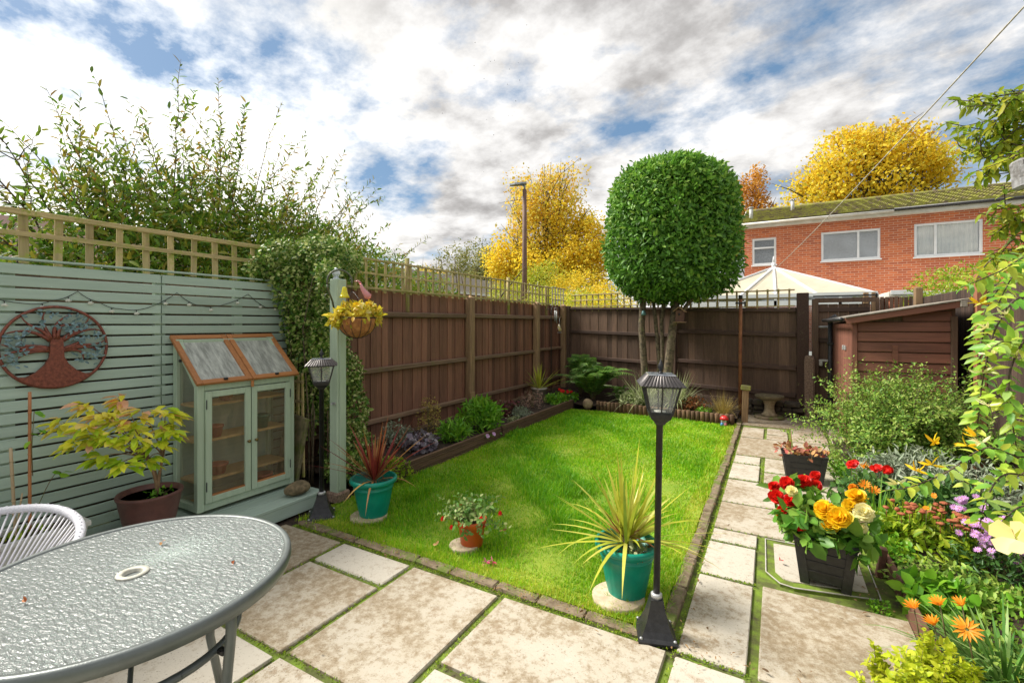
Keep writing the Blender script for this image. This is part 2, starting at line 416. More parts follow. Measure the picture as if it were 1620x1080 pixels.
for y0, y1, rn in ((1.45, 2.27, .1), (2.29, 3.09, .25), (3.10, 3.6, .15), (3.61, 3.84, .1)): path.append((LX[0]-(.0 if y0 > 2.4 else .0), LX[1], y0, y1, rn))
path += [(-.41, .52, 3.85, 4.44, .72), (-.41, .52, 4.45, 5.12, .5), (-.41, -.13, 5.14, 5.73, .1), (-.41, -.13, 5.75, 6.1, .25), (-.10, .2, 5.14, 5.5, .4), (-.10, .2, 5.52, 6.1, .5), (.22, .6, 5.14, 6.1, .5),
         (-.41, .18, 6.12, 7.1, .97), (.2, .6, 6.12, 7.1, .6), (-.41, -.12, 7.12, 7.8, .8), (-.10, .17, 7.12, 7.4, .5), (-.10, .17, 7.42, 7.85, .6), (.20, .62, 7.12, 7.95, .7), (.65, 1.0, 7.3, 8.3, .6),
         (-.45, .6, 7.98, 8.9, 1.0), (-.07, .62, 2.29, 3.13, .78), (-.07, .62, 1.45, 2.27, .3), (-.41, -.09, .6, 1.43, .3), (-.07, .62, .6, 1.43, .5), (-.41, .62, -.5, .58, .5)]
slabs('path', path, .009)
# inspection cover let into the path
m = MB()
cov = [(-.055, 3.80), (.52, 3.83), (.52, 3.27), (.10, 3.175), (.03, 3.19), (-.045, 3.30)]
m.prism(cov, -.04, .004)
inn = [(-.005, 3.745), (.47, 3.775), (.47, 3.33), (.10, 3.245), (.05, 3.255), (.005, 3.33)]
t = thing('inspection_cover', 'pale concrete slab cover with cut corners and a metal rim, under the large black planter', 'manhole cover', (.2, 3.5, 0))
m.build('surround', M['moss'], t)
m = MB(); m.prism(inn, 0, .010, .1); m.build('lid', M['slab'], t)
m = MB(); P_ = [(p[0], p[1], .008) for p in cov]; m.tube(P_+[P_[0]], .0045, 5, False); plain('galv', (.55, .56, .56), .45, .5); m.build('metal_rim', plain('pale_rim', (.50, .48, .43), .7, .1, (.40, .37, .30), 30), t)

# lawn kerb of small stone edging bricks
m = MB(); x = -3.22
while x < -.55:
    L = random.uniform(.26, .34); m.box((x+L/2, 2.345+random.uniform(-.006, .006), -.006+random.uniform(-.004, .004)), (L-.006, .072, .04), Matrix.Rotation(R(random.uniform(-2, 2)), 3, 'Z'), None, .008, .005); x += L
y = 2.4
while y < 8.0:
    L = random.uniform(.3, .5); m.box((-.475+random.uniform(-.006, .006), y+L/2, .0), (.07, L-.012, .045), Matrix.Rotation(R(random.uniform(-1, 1)), 3, 'Z'), None, .008, .004); y += L
struct('lawn_kerb', m, M['kerb'])

# lawn base and grass
LX0, LX1, LY0, LY1 = -3.28, -.52, 2.40, 7.75
def lawn_left(y): return -3.05-.10*(y-2.4)/1.2 if y < 3.6 else -3.2
m = MB()
nx, ny = 28, 56
vs = [(LX0+(LX1-LX0)*i/nx, LY0+(LY1+.15-LY0)*j/ny, .004+.012*math.sin(i*.7)*math.sin(j*.5)) for j in range(ny+1) for i in range(nx+1)]
m.add(vs, [(j*(nx+1)+i, j*(nx+1)+i+1, (j+1)*(nx+1)+i+1, (j+1)*(nx+1)+i) for j in range(ny) for i in range(nx)], True)
struct('lawn', m, M['turf'])
M['grass'] = leafm('grass_blade', [(.10, .33, .010), (.18, .46, .010), (.29, .56, .012), (.42, .60, .02), (.62, .58, .08)], .5, .4, nscale=1.6)
def smooth_noise(x, y, k):
    return (np.sin(x*1.9*k+1.3*np.sin(y*1.3*k))+np.sin(y*2.3*k+1.7*np.sin(x*1.7*k+2))+np.sin((x+y)*3.1*k+.5))/3
n = 150000
yy = LY0+(LY1+.1-LY0)*RNG.random(n)**1.35; xx = RNG.uniform(LX0, LX1+.03, n)
yy += RNG.normal(size=n)*.03*(yy < LY0+.12)-.012*(yy < LY0+.12)
gn = smooth_noise(xx, yy, 1.); g2 = smooth_noise(xx+3, yy-2, 3.)
hgt = .029+.008*gn+.008*g2; hgt = np.where((gn > .35) & (g2 > 0), hgt*1.55, hgt)
r_ = np.clip(.42-.20*gn-.10*g2+.23*RNG.normal(size=n), 0, .97)
edge = (yy < LY0+.12+.1*g2) | (xx > LX1-.12); r_ = np.where(edge, np.clip(r_+.25, 0, 1), r_)
wd = .0035+.0011*(yy-2.3)
a = RNG.uniform(0, 2*PI, n); tl = RNG.normal(size=n)*.5
h = np.stack([np.cos(a), np.sin(a), 0*a], 1); sdv = np.stack([-np.sin(a), np.cos(a), 0*a], 1)
b0 = np.stack([xx, yy, np.full(n, .0)], 1); hs = (hgt*np.clip(1+.35*RNG.normal(size=n), .4, 2))[:, None]; ww = wd[:, None]
up = np.array([0, 0, 1.]); lean = np.abs(tl)[:, None]
V = np.stack([b0-sdv*ww/2, b0+sdv*ww/2, b0+h*hs*lean*.35+up*hs*.62+sdv*ww*.4, b0+h*hs*lean*.35+up*hs*.62-sdv*ww*.4, b0+h*hs*lean*1.1+up*hs*.95], 1)
bb = (np.arange(n)*5)[:, None]
o = np_mesh('grass', V.reshape(-1, 3), [bb+np.array([[0, 1, 2, 3]]), bb+np.array([[3, 2, 4]])], True, np.repeat(r_, 5), M['grass'], None)
tag(o, 'bright green short lawn grass', 'grass', kind='stuff')

# low moss tufts along the joints of the paving
def tufts(pts, n, L, mat, name, label):
    P = np.array(pts); i = RNG.integers(0, len(P), n)
    pos = P[i, :3]+RNG.normal(size=(n, 3))*np.array([P[i, 3], P[i, 4], P[i, 3]*0]).T
    pos[:, 2] = 0.0
    o = leaves(name, pos, dirs(n, 1.0), dirs(n, .3), L*RNG.uniform(.5, 1.4, n), L*.5, mat, None, TINY_V, TINY_F)
    return tag(o, label, 'moss', kind='stuff')
jp = []
for x0, x1, y0, y1 in [p[:4] for p in pat[:10]]+[p[:4] for p in path[:12]]:
    for t_ in np.linspace(0, 1, 22):
        if x0 > -2.8: jp.append((x0, y0+(y1-y0)*t_, 0, .006, .004))
        jp.append((x0+(x1-x0)*t_, y0, 0, .004, .006))
for t_ in np.linspace(0, 1, 260): jp.append((-3.2+2.75*t_, 2.295, 0, .006, .008))
M['mossleaf'] = leafm('moss_tuft', [(.12, .22, .01), (.24, .38, .015), (.36, .46, .03)], .8, .2)
tufts(jp, 9000, .012, M['mossleaf'], 'paving_moss', 'green moss growing in the joints between the paving slabs')
# ================================================================ fences, trellis, shed, gate
M['slat'] = wood('sage_paint', (.43, .54, .46), (.36, .465, .395), 'y', .6, .8, ((.30, .36, .22), 3.5, .62), .26, .35, ((.12, .14, .10), .655))
M['sage_z'] = wood('sage_paint_post', (.46, .57, .43), (.39, .49, .37), 'z', .6, .8, ((.32, .38, .24), 4, .64), .12, .3, ((.14, .15, .10), .66))
M['fence'] = wood('stained_board', (.28, .13, .078), (.14, .066, .042), 'z', .75, 1.1, None, .8, .6, ((.17, .12, .08), .70))
M['back'] = wood('dark_board', (.18, .108, .068), (.092, .057, .038), 'z', .8, 1.1, None, .7, .6, ((.15, .12, .09), .70))
M['rail'] = wood('rail_y', (.26, .165, .10), (.13, .08, .05), 'y', .85, 1., ((.15, .15, .04), 5, .58), .5, .6)
M['railx'] = wood('rail_x', (.11, .065, .046), (.055, .034, .025), 'x', .85, 1., ((.09, .08, .03), 7, .66), .4, .6)
M['fpost'] = wood('old_post', (.42, .27, .14), (.21, .13, .07), 'z', .85, 1., ((.17, .15, .06), 9, .58), .4, .8)
M['trel'] = wood('mossy_trellis', (.54, .42, .21), (.33, .26, .12), 'z', .9, 1., ((.30, .33, .05), 14, .50), .5, .6)
M['trely'] = wood('mossy_trellis_y', (.54, .42, .21), (.33, .26, .12), 'y', .9, 1., ((.30, .33, .05), 14, .50), .5, .6)
M['trelx'] = wood('mossy_trellis_x', (.60, .48, .25), (.38, .29, .14), 'x', .9, 1., ((.24, .25, .05), 14, .52), .5, .6)
M['concrete'] = plain('pebbled_concrete', (.36, .25, .18), .9, 0, (.16, .10, .075), 70, .9, 90, ((.45, .38, .30), 45, .6))
M['shed'] = wood('shed_board', (.30, .115, .07), (.17, .068, .044), 'x', .6, .9, None, .35, .5)
M['shedz'] = wood('shed_board_z', (.28, .11, .07), (.15, .06, .042), 'z', .65, 1., None, .5, .5)
M['redpost'] = wood('red_post', (.36, .15, .075), (.25, .095, .05), 'z', .7, .8, None, .2, .4)
M['black_pl'] = plain('black_plastic', (.018, .018, .02), .42, 0, (.03, .03, .032), 30, .25, 160)
M['metal_dk'] = plain('black_metal', (.022, .022, .024), .38, .3, (.035, .035, .037), 40, .3, 220)
M['galv'] = bpy.data.materials['galv']
M['felt'] = plain('roof_felt', (.33, .29, .24), .9, 0, (.20, .18, .15), 12, .6)

# slatted screen
XS = -4.05
t = thing('slat_screen', 'sage green painted fence of narrow horizontal slats, with the metal tree on it', 'fence', (XS, 1, 0))
for (y0, y1) in ((-2.2, -.05), (-.045, 1.755), (1.762, 2.80)):
    m = MB(); k = 0; z = .02
    while z < 1.93:
        h = .0635; m.box((XS+random.uniform(-.002, .003), (y0+y1)/2, z+h/2), (.017, y1-y0, h), Matrix.Rotation(R(random.uniform(-.12, .12)), 3, 'X'), None, .003, .0012); z += .0765
    m.build('slat_panel', M['slat'], t)
for y in (-1.2, -.05, .95, 1.758, 2.35):
    m = MB(); m.box((XS-.032, y, .97), (.04, .07, 1.9), None, .4); m.build('batten', M['sage_z'], t)
m = MB(); m.box((XS-.006, .3, 1.948), (.05, 5.0, .014), None, .5, .003); m.build('top_cap', M['slat'], t)
# boards of the old boundary fence behind the screen
LXF = -4.22
def feather(m, x, y0, y1, z0, z1, wdt=.098):
    y = y0; k = 0
    while y < y1:
        w_ = min(wdt, y1-y)+.008
        m.box((x+(.004 if k % 2 else -.004), y+w_/2, (z0+z1)/2+random.uniform(-.006, .006)), (.013, w_, z1-z0), Matrix.Rotation(R(2.2), 3, 'Z'), None); y += wdt*random.uniform(.93, 1.03); k += 1
t = thing('boundary_fence', 'dark brown feather edge board fence behind the sage green slats', 'fence', (LXF, 0, 0))
m = MB(); feather(m, LXF-.03, -2.2, 2.98, .1, 1.93); m.build('boards', M['back'], t)
m = MB(); m.box((LXF, .4, 1.72), (.05, 5.2, .09)); m.build('rail', M['rail'], t)

t = thing('board_fence', 'reddish brown fence of upright boards running along the left flower bed', 'fence', (LXF, 6.5, .1))
YF0, YF1 = 2.99, 9.93
m = MB(); feather(m, LXF-.045, YF0, YF1, .14, 1.96); m.build('boards', M['fence'], t)
posts = [3.55, 6.06, 8.41, 9.80]
for a, b in zip([YF0]+posts, posts):
    for z, d in ((1.675, .07), (1.0, .062), (.36, .062)):
        m = MB(); m.box((LXF+.0, (a+b)/2, z+random.uniform(-.012, .012)), (.055, b-a-.09, d), Matrix.Rotation(R(random.uniform(-.3, .3)), 3, 'X'), None, .012, .004); m.build('rail', M['rail'], t)
for y in posts:
    m = MB(); m.box((LXF+.035, y, 1.03), (.12, .125, 1.86), None, None, .018, .003)
    m.add([(LXF-.02, y-.055, 1.96), (LXF+.09, y-.055, 1.96), (LXF+.09, y+.055, 1.96), (LXF-.02, y+.055, 1.96), (LXF+.03, y, 2.0)], [(0, 1, 4), (1, 2, 4), (2, 3, 4), (3, 0, 4)])
    m.build('post', M['fpost'], t)
m = MB(); m.box((LXF+.105, 6.03, .30), (.02, .12, .36), None, None, .004); m.build('repair_plate', wood('new_wood', (.42, .28, .14), (.33, .21, .1), 'z'), t)
m = MB(); m.box((LXF-.02, (YF0+YF1)/2, .06), (.03, YF1-YF0, .17)); m.build('gravel_board', M['rail'], t)

def trellis(name, label, a, b, z0, z1, step, zs, wv=.034, posts_=(), along='y', mv=None, mh=None, drop=0.):
    """flat trellis from a to b (plan points)"""
    ax, ay = a; bx, by = b; L = math.hypot(bx-ax, by-ay); ux, uy = (bx-ax)/L, (by-ay)/L; ang = math.atan2(uy, ux); rz = Matrix.Rotation(ang, 3, 'Z')
    t = thing(name, label, 'trellis', ((ax+bx)/2, (ay+by)/2, z0))
    m = MB(); s = step/2
    while s < L:
        m.box((ax+ux*s, ay+uy*s, (z0+z1)/2+random.uniform(-.006, .006)), (wv*random.uniform(.85, 1.1), .018, z1-z0), rz@Matrix.Rotation(R(random.uniform(-1.4, 1.4)), 3, 'Y'), None, .003); s += step*random.uniform(.97, 1.03)
    m.build('uprights', mv or M['trel'], t)
    nx_, ny_ = -uy*.020, ux*.020
    m = MB()
    for z, hh in zs: m.box(((ax+bx)/2+nx_, (ay+by)/2+ny_, z), (L, .018, hh), rz, None, .003, .003)
    m.build('laths', mh or M['trely'], t)
    for s_, h0, h1, r0 in posts_:
        m = MB(); m.tube([(ax+ux*s_-nx_*1.9, ay+uy*s_-ny_*1.9, h0), (ax+ux*s_-nx_*1.9, ay+uy*s_-ny_*1.9, h1)], [r0, r0*.93], 10); m.build('trellis_post', mv or M['trel'], t)
    return t
trellis('trellis', 'weathered timber trellis above the sage green slatted screen', (LXF+.06, 2.95), (LXF+.06, -1.0), 1.93, 2.27, .165, [(2.255, .035), (2.12, .03)], .042)
trellis('trellis', 'long mossy trellis with round posts on top of the left board fence', (LXF-.0, 9.15), (LXF-.0, 3.0), 1.93, 2.34, .155, [(2.32, .026), (2.15, .024), (1.975, .026)], .036,
        [(7.45-3, 1.7, 2.42, .034), (6.15-4.4, 1.7, 2.40, .034), (.12, 1.72, 2.36, .032)])
trellis('trellis', 'short pale end piece of trellis at the far left corner of the garden', (LXF, 9.95), (LXF, 9.2), 1.96, 2.36, .15, [(2.34, .022), (2.2, .018), (2.08, .018)], .03, (), 'y', plain('pale_lath', (.55, .5, .4), .9), plain('pale_lath_y', (.5, .46, .36), .9))

# back fence, running from the left corner to the gate post
BA = (LXF+.1, 9.90); BB = (.36, 9.10)
bl = math.hypot(BB[0]-BA[0], BB[1]-BA[1]); ba = math.atan2(BB[1]-BA[1], BB[0]-BA[0]); brz = Matrix.Rotation(ba, 3, 'Z')
def bpos(s, off=0): return (BA[0]+math.cos(ba)*s+math.sin(ba)*off, BA[1]+math.sin(ba)*s-math.cos(ba)*off)
def bz(s): return .12*(1-s/bl)
t = thing('board_fence', 'dark brown board fence across the end of the garden behind the round clipped tree', 'fence', (*bpos(bl/2), 0))
m = MB(); s = 0; k = 0
while s < bl:
    wd_ = random.uniform(.095, .135) if s < 2.2 else random.uniform(.12, .16)
    p = bpos(s+wd_/2, .0); z0 = bz(s)+.12
    m.box((p[0], p[1]+(.005 if k % 2 else -.005), (z0+bz(s)*.5+1.80)/2+.02), (wd_+.006, .014, bz(s)*.5+1.80-z0), brz@Matrix.Rotation(R(2), 3, 'Z'), None); s += wd_; k += 1
m.build('boards', M['back'], t)
for a, b in ((.08, 2.42), (2.5, bl-.04)):
    for z in (1.77, 1.36, .80, .35) if a > 1 else (1.80, 1.28, .72):
        m = MB(); pa = bpos(a, .035); pb = bpos(b, .035); m.bar((*pa, z+bz(a)*.8), (*pb, z+bz(b)*.8), .045, .065 if z < 1.7 else .05, (0, 0, 1), None, .006); m.build('rail', M['railx'], t)
for s_ in (.03, 2.46):
    m = MB(); p = bpos(s_, .03); m.box((*p, .98), (.10, .10, 1.95), brz, None, .01); m.build('post', M['back'], t)
m = MB(); p = bpos(bl+.05, .0); m.box((p[0], p[1], 1.03), (.17, .15, 2.06), None, .3, .008); m.build('concrete_post', plain('stained_concrete', (.09, .05, .035), .9, 0, (.05, .03, .022), 60, .8, 120, ((.14, .12, .06), 20, .6)), t)
m = MB(); pa = bpos(.1, .06); pb = bpos(bl-.05, .06); m.bar((*pa, .12), (*pb, .12), .04, .2, (0, 0, 1)); m.build('gravel_board', M['railx'], t)
pa = bpos(.12, 0); pb = bpos(2.35, 0)
trellis('trellis', 'weathered trellis on the end fence to the left of the round clipped tree', pb, pa, 1.82, 2.20, .15, [(2.19, .024), (2.07, .018), (1.93, .018)], .032, (), 'x', M['trel'], M['trelx'])
pa = bpos(2.5, 0); pb = bpos(bl-.06, 0)
trellis('trellis', 'weathered trellis on the end fence to the right of the round clipped tree', pb, pa, 1.80, 2.14, .165, [(2.12, .024), (1.985, .018), (1.85, .018)], .032, (), 'x', M['trelx'], M['trelx'])

# low dark stone wall behind the bird bath
m = MB()
for r_i in range(3):
    x = -.48
    while x < .26:
        L = random.uniform(.12, .26); m.box((x+L/2, 8.98+random.uniform(-.02, .02), .045+r_i*.085), (L-.012, .16, .08), Matrix.Rotation(R(random.uniform(-4, 4)), 3, 'Z'), None, .018, .01); x += L
o = m.build('stone_wall', plain('old_stone', (.10, .08, .055), .95, 0, (.05, .04, .03), 14, .8, 50, ((.10, .12, .03), 9, .55)), None); tag(o, 'low dark wall of stacked stones under the end fence behind the bird bath', 'wall')

# pebbled concrete post
m = MB(); m.box((.50, 9.02, .50), (.145, .12, 1.0), None, .5, .02, .004); m.blob((.50, 9.02, 1.0), (.07, .058, .035), 12, 6)
o = m.build('concrete_post', M['concrete']); tag(o, 'short pebble textured concrete post standing beside the gate', 'post')

# gate
t = thing('garden_gate', 'dark brown boarded gate with a pale bolt between the end fence and the shed', 'gate', (.85, 9.15, 0))
m = MB()
for k in range(5): m.box((.70+k*.135, 9.17, .98), (.131, .018, 1.78), None, None, .003)
m.build('boards', M['back'], t)
m = MB()
for z in (1.78, 1.28, .85, .3): m.box((.97, 9.145, z), (.68, .03, .07), None, None, .004)
m.bar((.72, 9.14, .85), (1.25, 9.14, 1.25), .03, .07, (0, 0, 1)); m.build('braces', M['railx'], t)
m = MB(); m.box((.585, 9.11, .98), (.09, .09, 1.95), None, .4, .006); m.box((.98, 9.12, 1.93), (.8, .06, .07)); m.build('gate_frame', M['back'], t)
m = MB(); m.box((.70, 9.10, .95), (.17, .02, .035), None, None, .004); m.box((.66, 9.085, .90), (.05, .03, .07), None, None, .006); m.build('bolt', plain('white_metal', (.62, .60, .55), .4, .3), t)
m = MB(); m.box((.68, 9.10, 1.50), (.2, .012, .03)); m.tube([(.60, 9.09, 1.50), (.76, 9.085, 1.50)], .008, 6); m.build('latch', M['galv'], t)
m = MB(); m.box((.98, 9.10, 2.0), (.85, .03, .02)); m.build('wire_strip', M['black_pl'], t)

# shed
SX0, SX1, SY0, SY1 = .80, 1.69, 6.66, 8.75
t = thing('garden_shed', 'low brown timber shed with a sloping felt roof beside the gate', 'shed', (1.25, 7.6, 0))
m = MB(); zc_ = [.08+.115*i for i in range(16)]
for z in zc_:
    if z > 1.66: break
    x1 = SX1-.03; x0 = SX0+.04
    if z+.115 > 1.60: x0 = SX0+.04+(z+.115-1.60)*4.5
    if x1-x0 > .1:
        m.box(((x0+x1)/2, SY0+.006, z+.055), (x1-x0, .022, .104), Matrix.Rotation(R(-5), 3, 'X'), None, .004)
m.build('cladding', M['shed'], t)
m = MB(); m.add([(SX0, SY0+.012, .05), (SX1, SY0+.012, .05), (SX1, SY0+.012, 1.74), (SX0, SY0+.012, 1.56), (SX0, SY1, .05), (SX1, SY1, .05), (SX1, SY1, 1.74), (SX0, SY1, 1.56)], [(0, 1, 2, 3), (4, 7, 6, 5), (0, 3, 7, 4), (1, 5, 6, 2)]); m.build('wall', M['back'], t)
m = MB(); y = SY0+.03
while y < SY1-.02:
    m.box((SX0-.012, y+.043, .80), (.018, .083, 1.50), None, None, .003); y += .088
m.build('door', M['shedz'], t)
m = MB(); m.box((SX0-.03, SY0+.45, 1.25), (.012, .10, .05)); m.box((SX0-.04, SY0+.5, 1.25), (.03, .03, .06), None, None, .005); m.build('hasp', M['galv'], t)
for x in (SX0+.01, SX1-.015):
    m = MB(); m.box((x, SY0-.006, .80), (.055, .03, 1.55 if x < 1 else 1.66), None, .6, .004); m.build('corner_trim', M['shedz'] if x < 1 else M['back'], t)
m = MB(); m.box((1.18, SY0-.012, 1.21), (.05, .012, .20)); m.build('cleat', M['shed'], t)
m = MB(); a = (SX0-.10, 7.7, 1.61); 
sl = math.atan2(.175, .98); rot = Matrix.Rotation(-sl, 3, 'Y')
m.box(((SX0+SX1)/2-.01, (SY0+SY1)/2-.04, 1.715), (1.07, SY1-SY0+.22, .018), rot, .5, .004); m.build('roof', M['felt'], t)
m = MB(); m.box(((SX0+SX1)/2-.01, SY0-.12, 1.675), (1.06, .022, .075), rot, .8, .004); m.build('fascia', M['shed'], t)
m = MB(); m.box((SX1+.03, SY0-.135, 1.765), (.06, .03, .085), None, .5, .006); m.build('fascia_end', M['felt'], t)
m = MB(); m.tube([(SX0-.13, SY0-.14, 1.60), (SX0-.13, SY1, 1.60)], .026, 8); m.build('gutter', M['black_pl'], t)

# black downpipe by the shed
m = MB(); m.tube([(.735, 8.45, .02), (.735, 8.45, 1.60)], .032, 10); m.tube([(.735, 8.45, 1.55), (.735, 8.45, 1.62), (.80, 8.4, 1.66)], .034, 10); m.box((.735, 8.45, 1.25), (.075, .075, .04), None, None, .006); m.box((.735, 8.45, .03), (.1, .1, .05), None, None, .01)
o = m.build('downpipe', M['black_pl']); tag(o, 'tall black pipe standing at the far front corner of the shed', 'pipe')

# right boundary fence
RXF = 1.90
t = thing('paling_fence', 'brown fence of ribbed upright boards on the right behind the honeysuckle', 'fence', (RXF, 5, 0))
m = MB(); y = 1.4; k = 0
while y < 9.6:
    m.box((RXF+.0, y, .98), (.018, .052, 1.92), None, None, .004); y += .058
m.build('ribbed_boards', wood('ribbed', (.085, .052, .035), (.040, .024, .018), 'z', .8, 1.2, None, .9, .6, ((.20, .15, .1), .66)), t)
m = MB(); m.box((RXF+.022, 5.5, .98), (.012, 8.2, 1.90)); m.build('backing', M['back'], t)
for y, h, w_ in ((6.53, 2.06, .09), (8.9, 2.08, .13), (4.3, 2.0, .09), (3.0, 2.0, .09)):
    m = MB(); m.box((RXF-.055, y, h/2), (.085, w_, h), None, None, .006); m.build('post', M['redpost'] if y < 8 else M['fpost'], t)
t = thing('picket_panel', 'short dark paling panel with a pale post beyond the shed roof', 'fence', (1.4, 9.5, 0))
m = MB()
for k in range(12): m.box((1.28+k*.06, 9.5, 1.0), (.045, .02, 1.96+random.uniform(-.02, .02)), None, None, .003)
m.build('palings', M['back'], t)
m = MB(); m.box((1.30, 9.44, 1.03), (.07, .05, 2.06), None, None, .006); m.box((1.40, 9.44, 1.03), (.05, .05, 2.06), None, None, .006); m.build('post', M['fpost'], t)

# timber edge of the left bed (grooved deck boards)
M['deckb'] = wood('grooved_timber', (.17, .10, .055), (.08, .045, .028), 'y', .85, 1.2, None, .5, .6)
t = thing('timber_bed_edging', 'dark grooved timber edging along the left flower bed', 'edging', (-3.2, 5.8, 0))
for y0, y1, dz in ((3.35, 5.38, 0), (5.42, 7.95, .01)):
    m = MB()
    for k in range(6): m.box((-3.215, (y0+y1)/2, .012+k*.024+dz), (.024 if k % 2 else .032, y1-y0, .022), None, None, .003)
    m.box((-3.22, (y0+y1)/2, .152+dz), (.035, y1-y0, .012), None, .9, .003)
    m.build('grooved_board', M['deckb'], t)
# raised soil of the left bed and the end bed
def soil_bed(name, x0, x1, y0, y1, z, nx, ny):
    m = MB(); vs = []
    for j in range(ny+1):
        for i in range(nx+1):
            vs.append((x0+(x1-x0)*i/nx, y0+(y1-y0)*j/ny, z+random.uniform(-.015, .02)))
    m.add(vs, [(j*(nx+1)+i, j*(nx+1)+i+1, (j+1)*(nx+1)+i+1, (j+1)*(nx+1)+i) for j in range(ny) for i in range(nx)], True)
    return struct(name, m, M['soil'])
soil_bed('bed_soil', LXF, -3.235, 3.0, 9.9, .10, 24, 120)
soil_bed('bed_soil', -3.235, -.50, 7.95, 9.85, .09, 50, 30)
soil_bed('bed_soil', .64, 1.9, 1.6, 7.2, .06, 30, 100)
# log roll edging across the end of the lawn
t = thing('log_roll_edging', 'brown log roll edging of short upright half logs across the end of the lawn', 'edging', (-1.6, 7.85, 0))
M['log'] = wood('log', (.20, .115, .055), (.09, .05, .03), 'z', .85, 1.1, ((.14, .13, .05), 16, .62), .7, .8)
s = 0; A_ = Vector((-2.75, 8.00, 0)); B_ = Vector((-.53, 7.78, 0)); L_ = (B_-A_).length
while s < L_:
    p = A_+(B_-A_)*(s/L_); m = MB(); r0 = .034; h_ = .17+random.uniform(-.006, .006)
    m.tube([(p.x, p.y, -.02), (p.x, p.y, h_-.006), (p.x, p.y, h_)], [r0, r0, r0*.8], 10); m.build('log', M['log'], t); s += .071
# ================================================================ house, conservatory and far buildings
def brick_mat(name, a, b_, mor, axes='xz'):
    m, nt, b = new_mat(name); tc = nd(nt, 'ShaderNodeTexCoord'); sp = nd(nt, 'ShaderNodeSeparateXYZ'); lk(nt, tc.outputs['Object'], sp.inputs[0])
    cb = nd(nt, 'ShaderNodeCombineXYZ'); lk(nt, sp.outputs[0 if axes == 'xz' else 1], cb.inputs[0]); lk(nt, sp.outputs[2], cb.inputs[1])
    br = nd(nt, 'ShaderNodeTexBrick'); lk(nt, cb.outputs[0], br.inputs['Vector'])
    br.inputs['Scale'].default_value = 1; br.inputs['Brick Width'].default_value = .225; br.inputs['Row Height'].default_value = .075; br.inputs['Mortar Size'].default_value = .0075; br.inputs['Mortar Smooth'].default_value = .15
    br.inputs['Color1'].default_value = c4(a); br.inputs['Color2'].default_value = c4(b_); br.inputs['Mortar'].default_value = c4(mor)
    f = noise(nt, cb.outputs[0], 1.3, 5); c = mix(nt, ramp(nt, f, [(.35, 0.), (.65, .4)]), br.outputs[0], tuple(x*.75 for x in a))
    f2 = noise(nt, cb.outputs[0], 26, 4); c = mix(nt, ramp(nt, f2, [(.5, 0.), (.75, .5)]), c, tuple(min(1, x*1.5) for x in b_))
    lk(nt, c, b.inputs['Base Color']); b.inputs['Roughness'].default_value = .88; bump(nt, b, br.outputs['Fac'], -.35, .008); return m
M['brick'] = brick_mat('orange_brick', (.64, .18, .065), (.38, .085, .04), (.62, .44, .32))
M['brick_far'] = brick_mat('red_brick', (.46, .12, .06), (.33, .08, .045), (.4, .3, .22), 'yz')
M['upvc'] = plain('white_upvc', (.80, .81, .82), .35, 0, (.74, .75, .76), 5)
M['fascia'] = plain('cream_fascia', (.74, .71, .65), .55, 0, (.62, .58, .5), 3)
M['winglass'] = new_mat('window_glass')[0]
_n = M['winglass'].node_tree; _b = _n.nodes['Principled BSDF']; _b.inputs['Base Color'].default_value = (.72, .78, .82, 1); _b.inputs['Metallic'].default_value = .7; _b.inputs['Roughness'].default_value = .04; _b.inputs['Specular IOR Level'].default_value = .9; _b.inputs['Alpha'].default_value = .30
def roof_mat(name, tile, moss, amt):
    m, nt, b = new_mat(name); v = coords(nt); at = attr(nt)
    f = noise(nt, v, 2.6, 8, .72); g_ = noise(nt, v, 22, 5, .7)
    c = mix(nt, ramp(nt, g_, [(.4, 0.), (.65, 1.)]), tile, tuple(x*.5 for x in tile))
    c = mix(nt, ramp(nt, math_(nt, 'ADD', math_(nt, 'MULTIPLY', f, .7), math_(nt, 'MULTIPLY', g_, .3)), [(amt, 0.), (amt+.1, 1.)]), c, moss)
    lk(nt, c, b.inputs['Base Color']); b.inputs['Roughness'].default_value = .95; bump(nt, b, g_, .8, .02); return m
M['tile'] = roof_mat('mossy_tile', (.15, .11, .075), (.24, .24, .04), .43)
M['tile_far'] = roof_mat('grey_tile', (.13, .11, .09), (.15, .14, .06), .52)

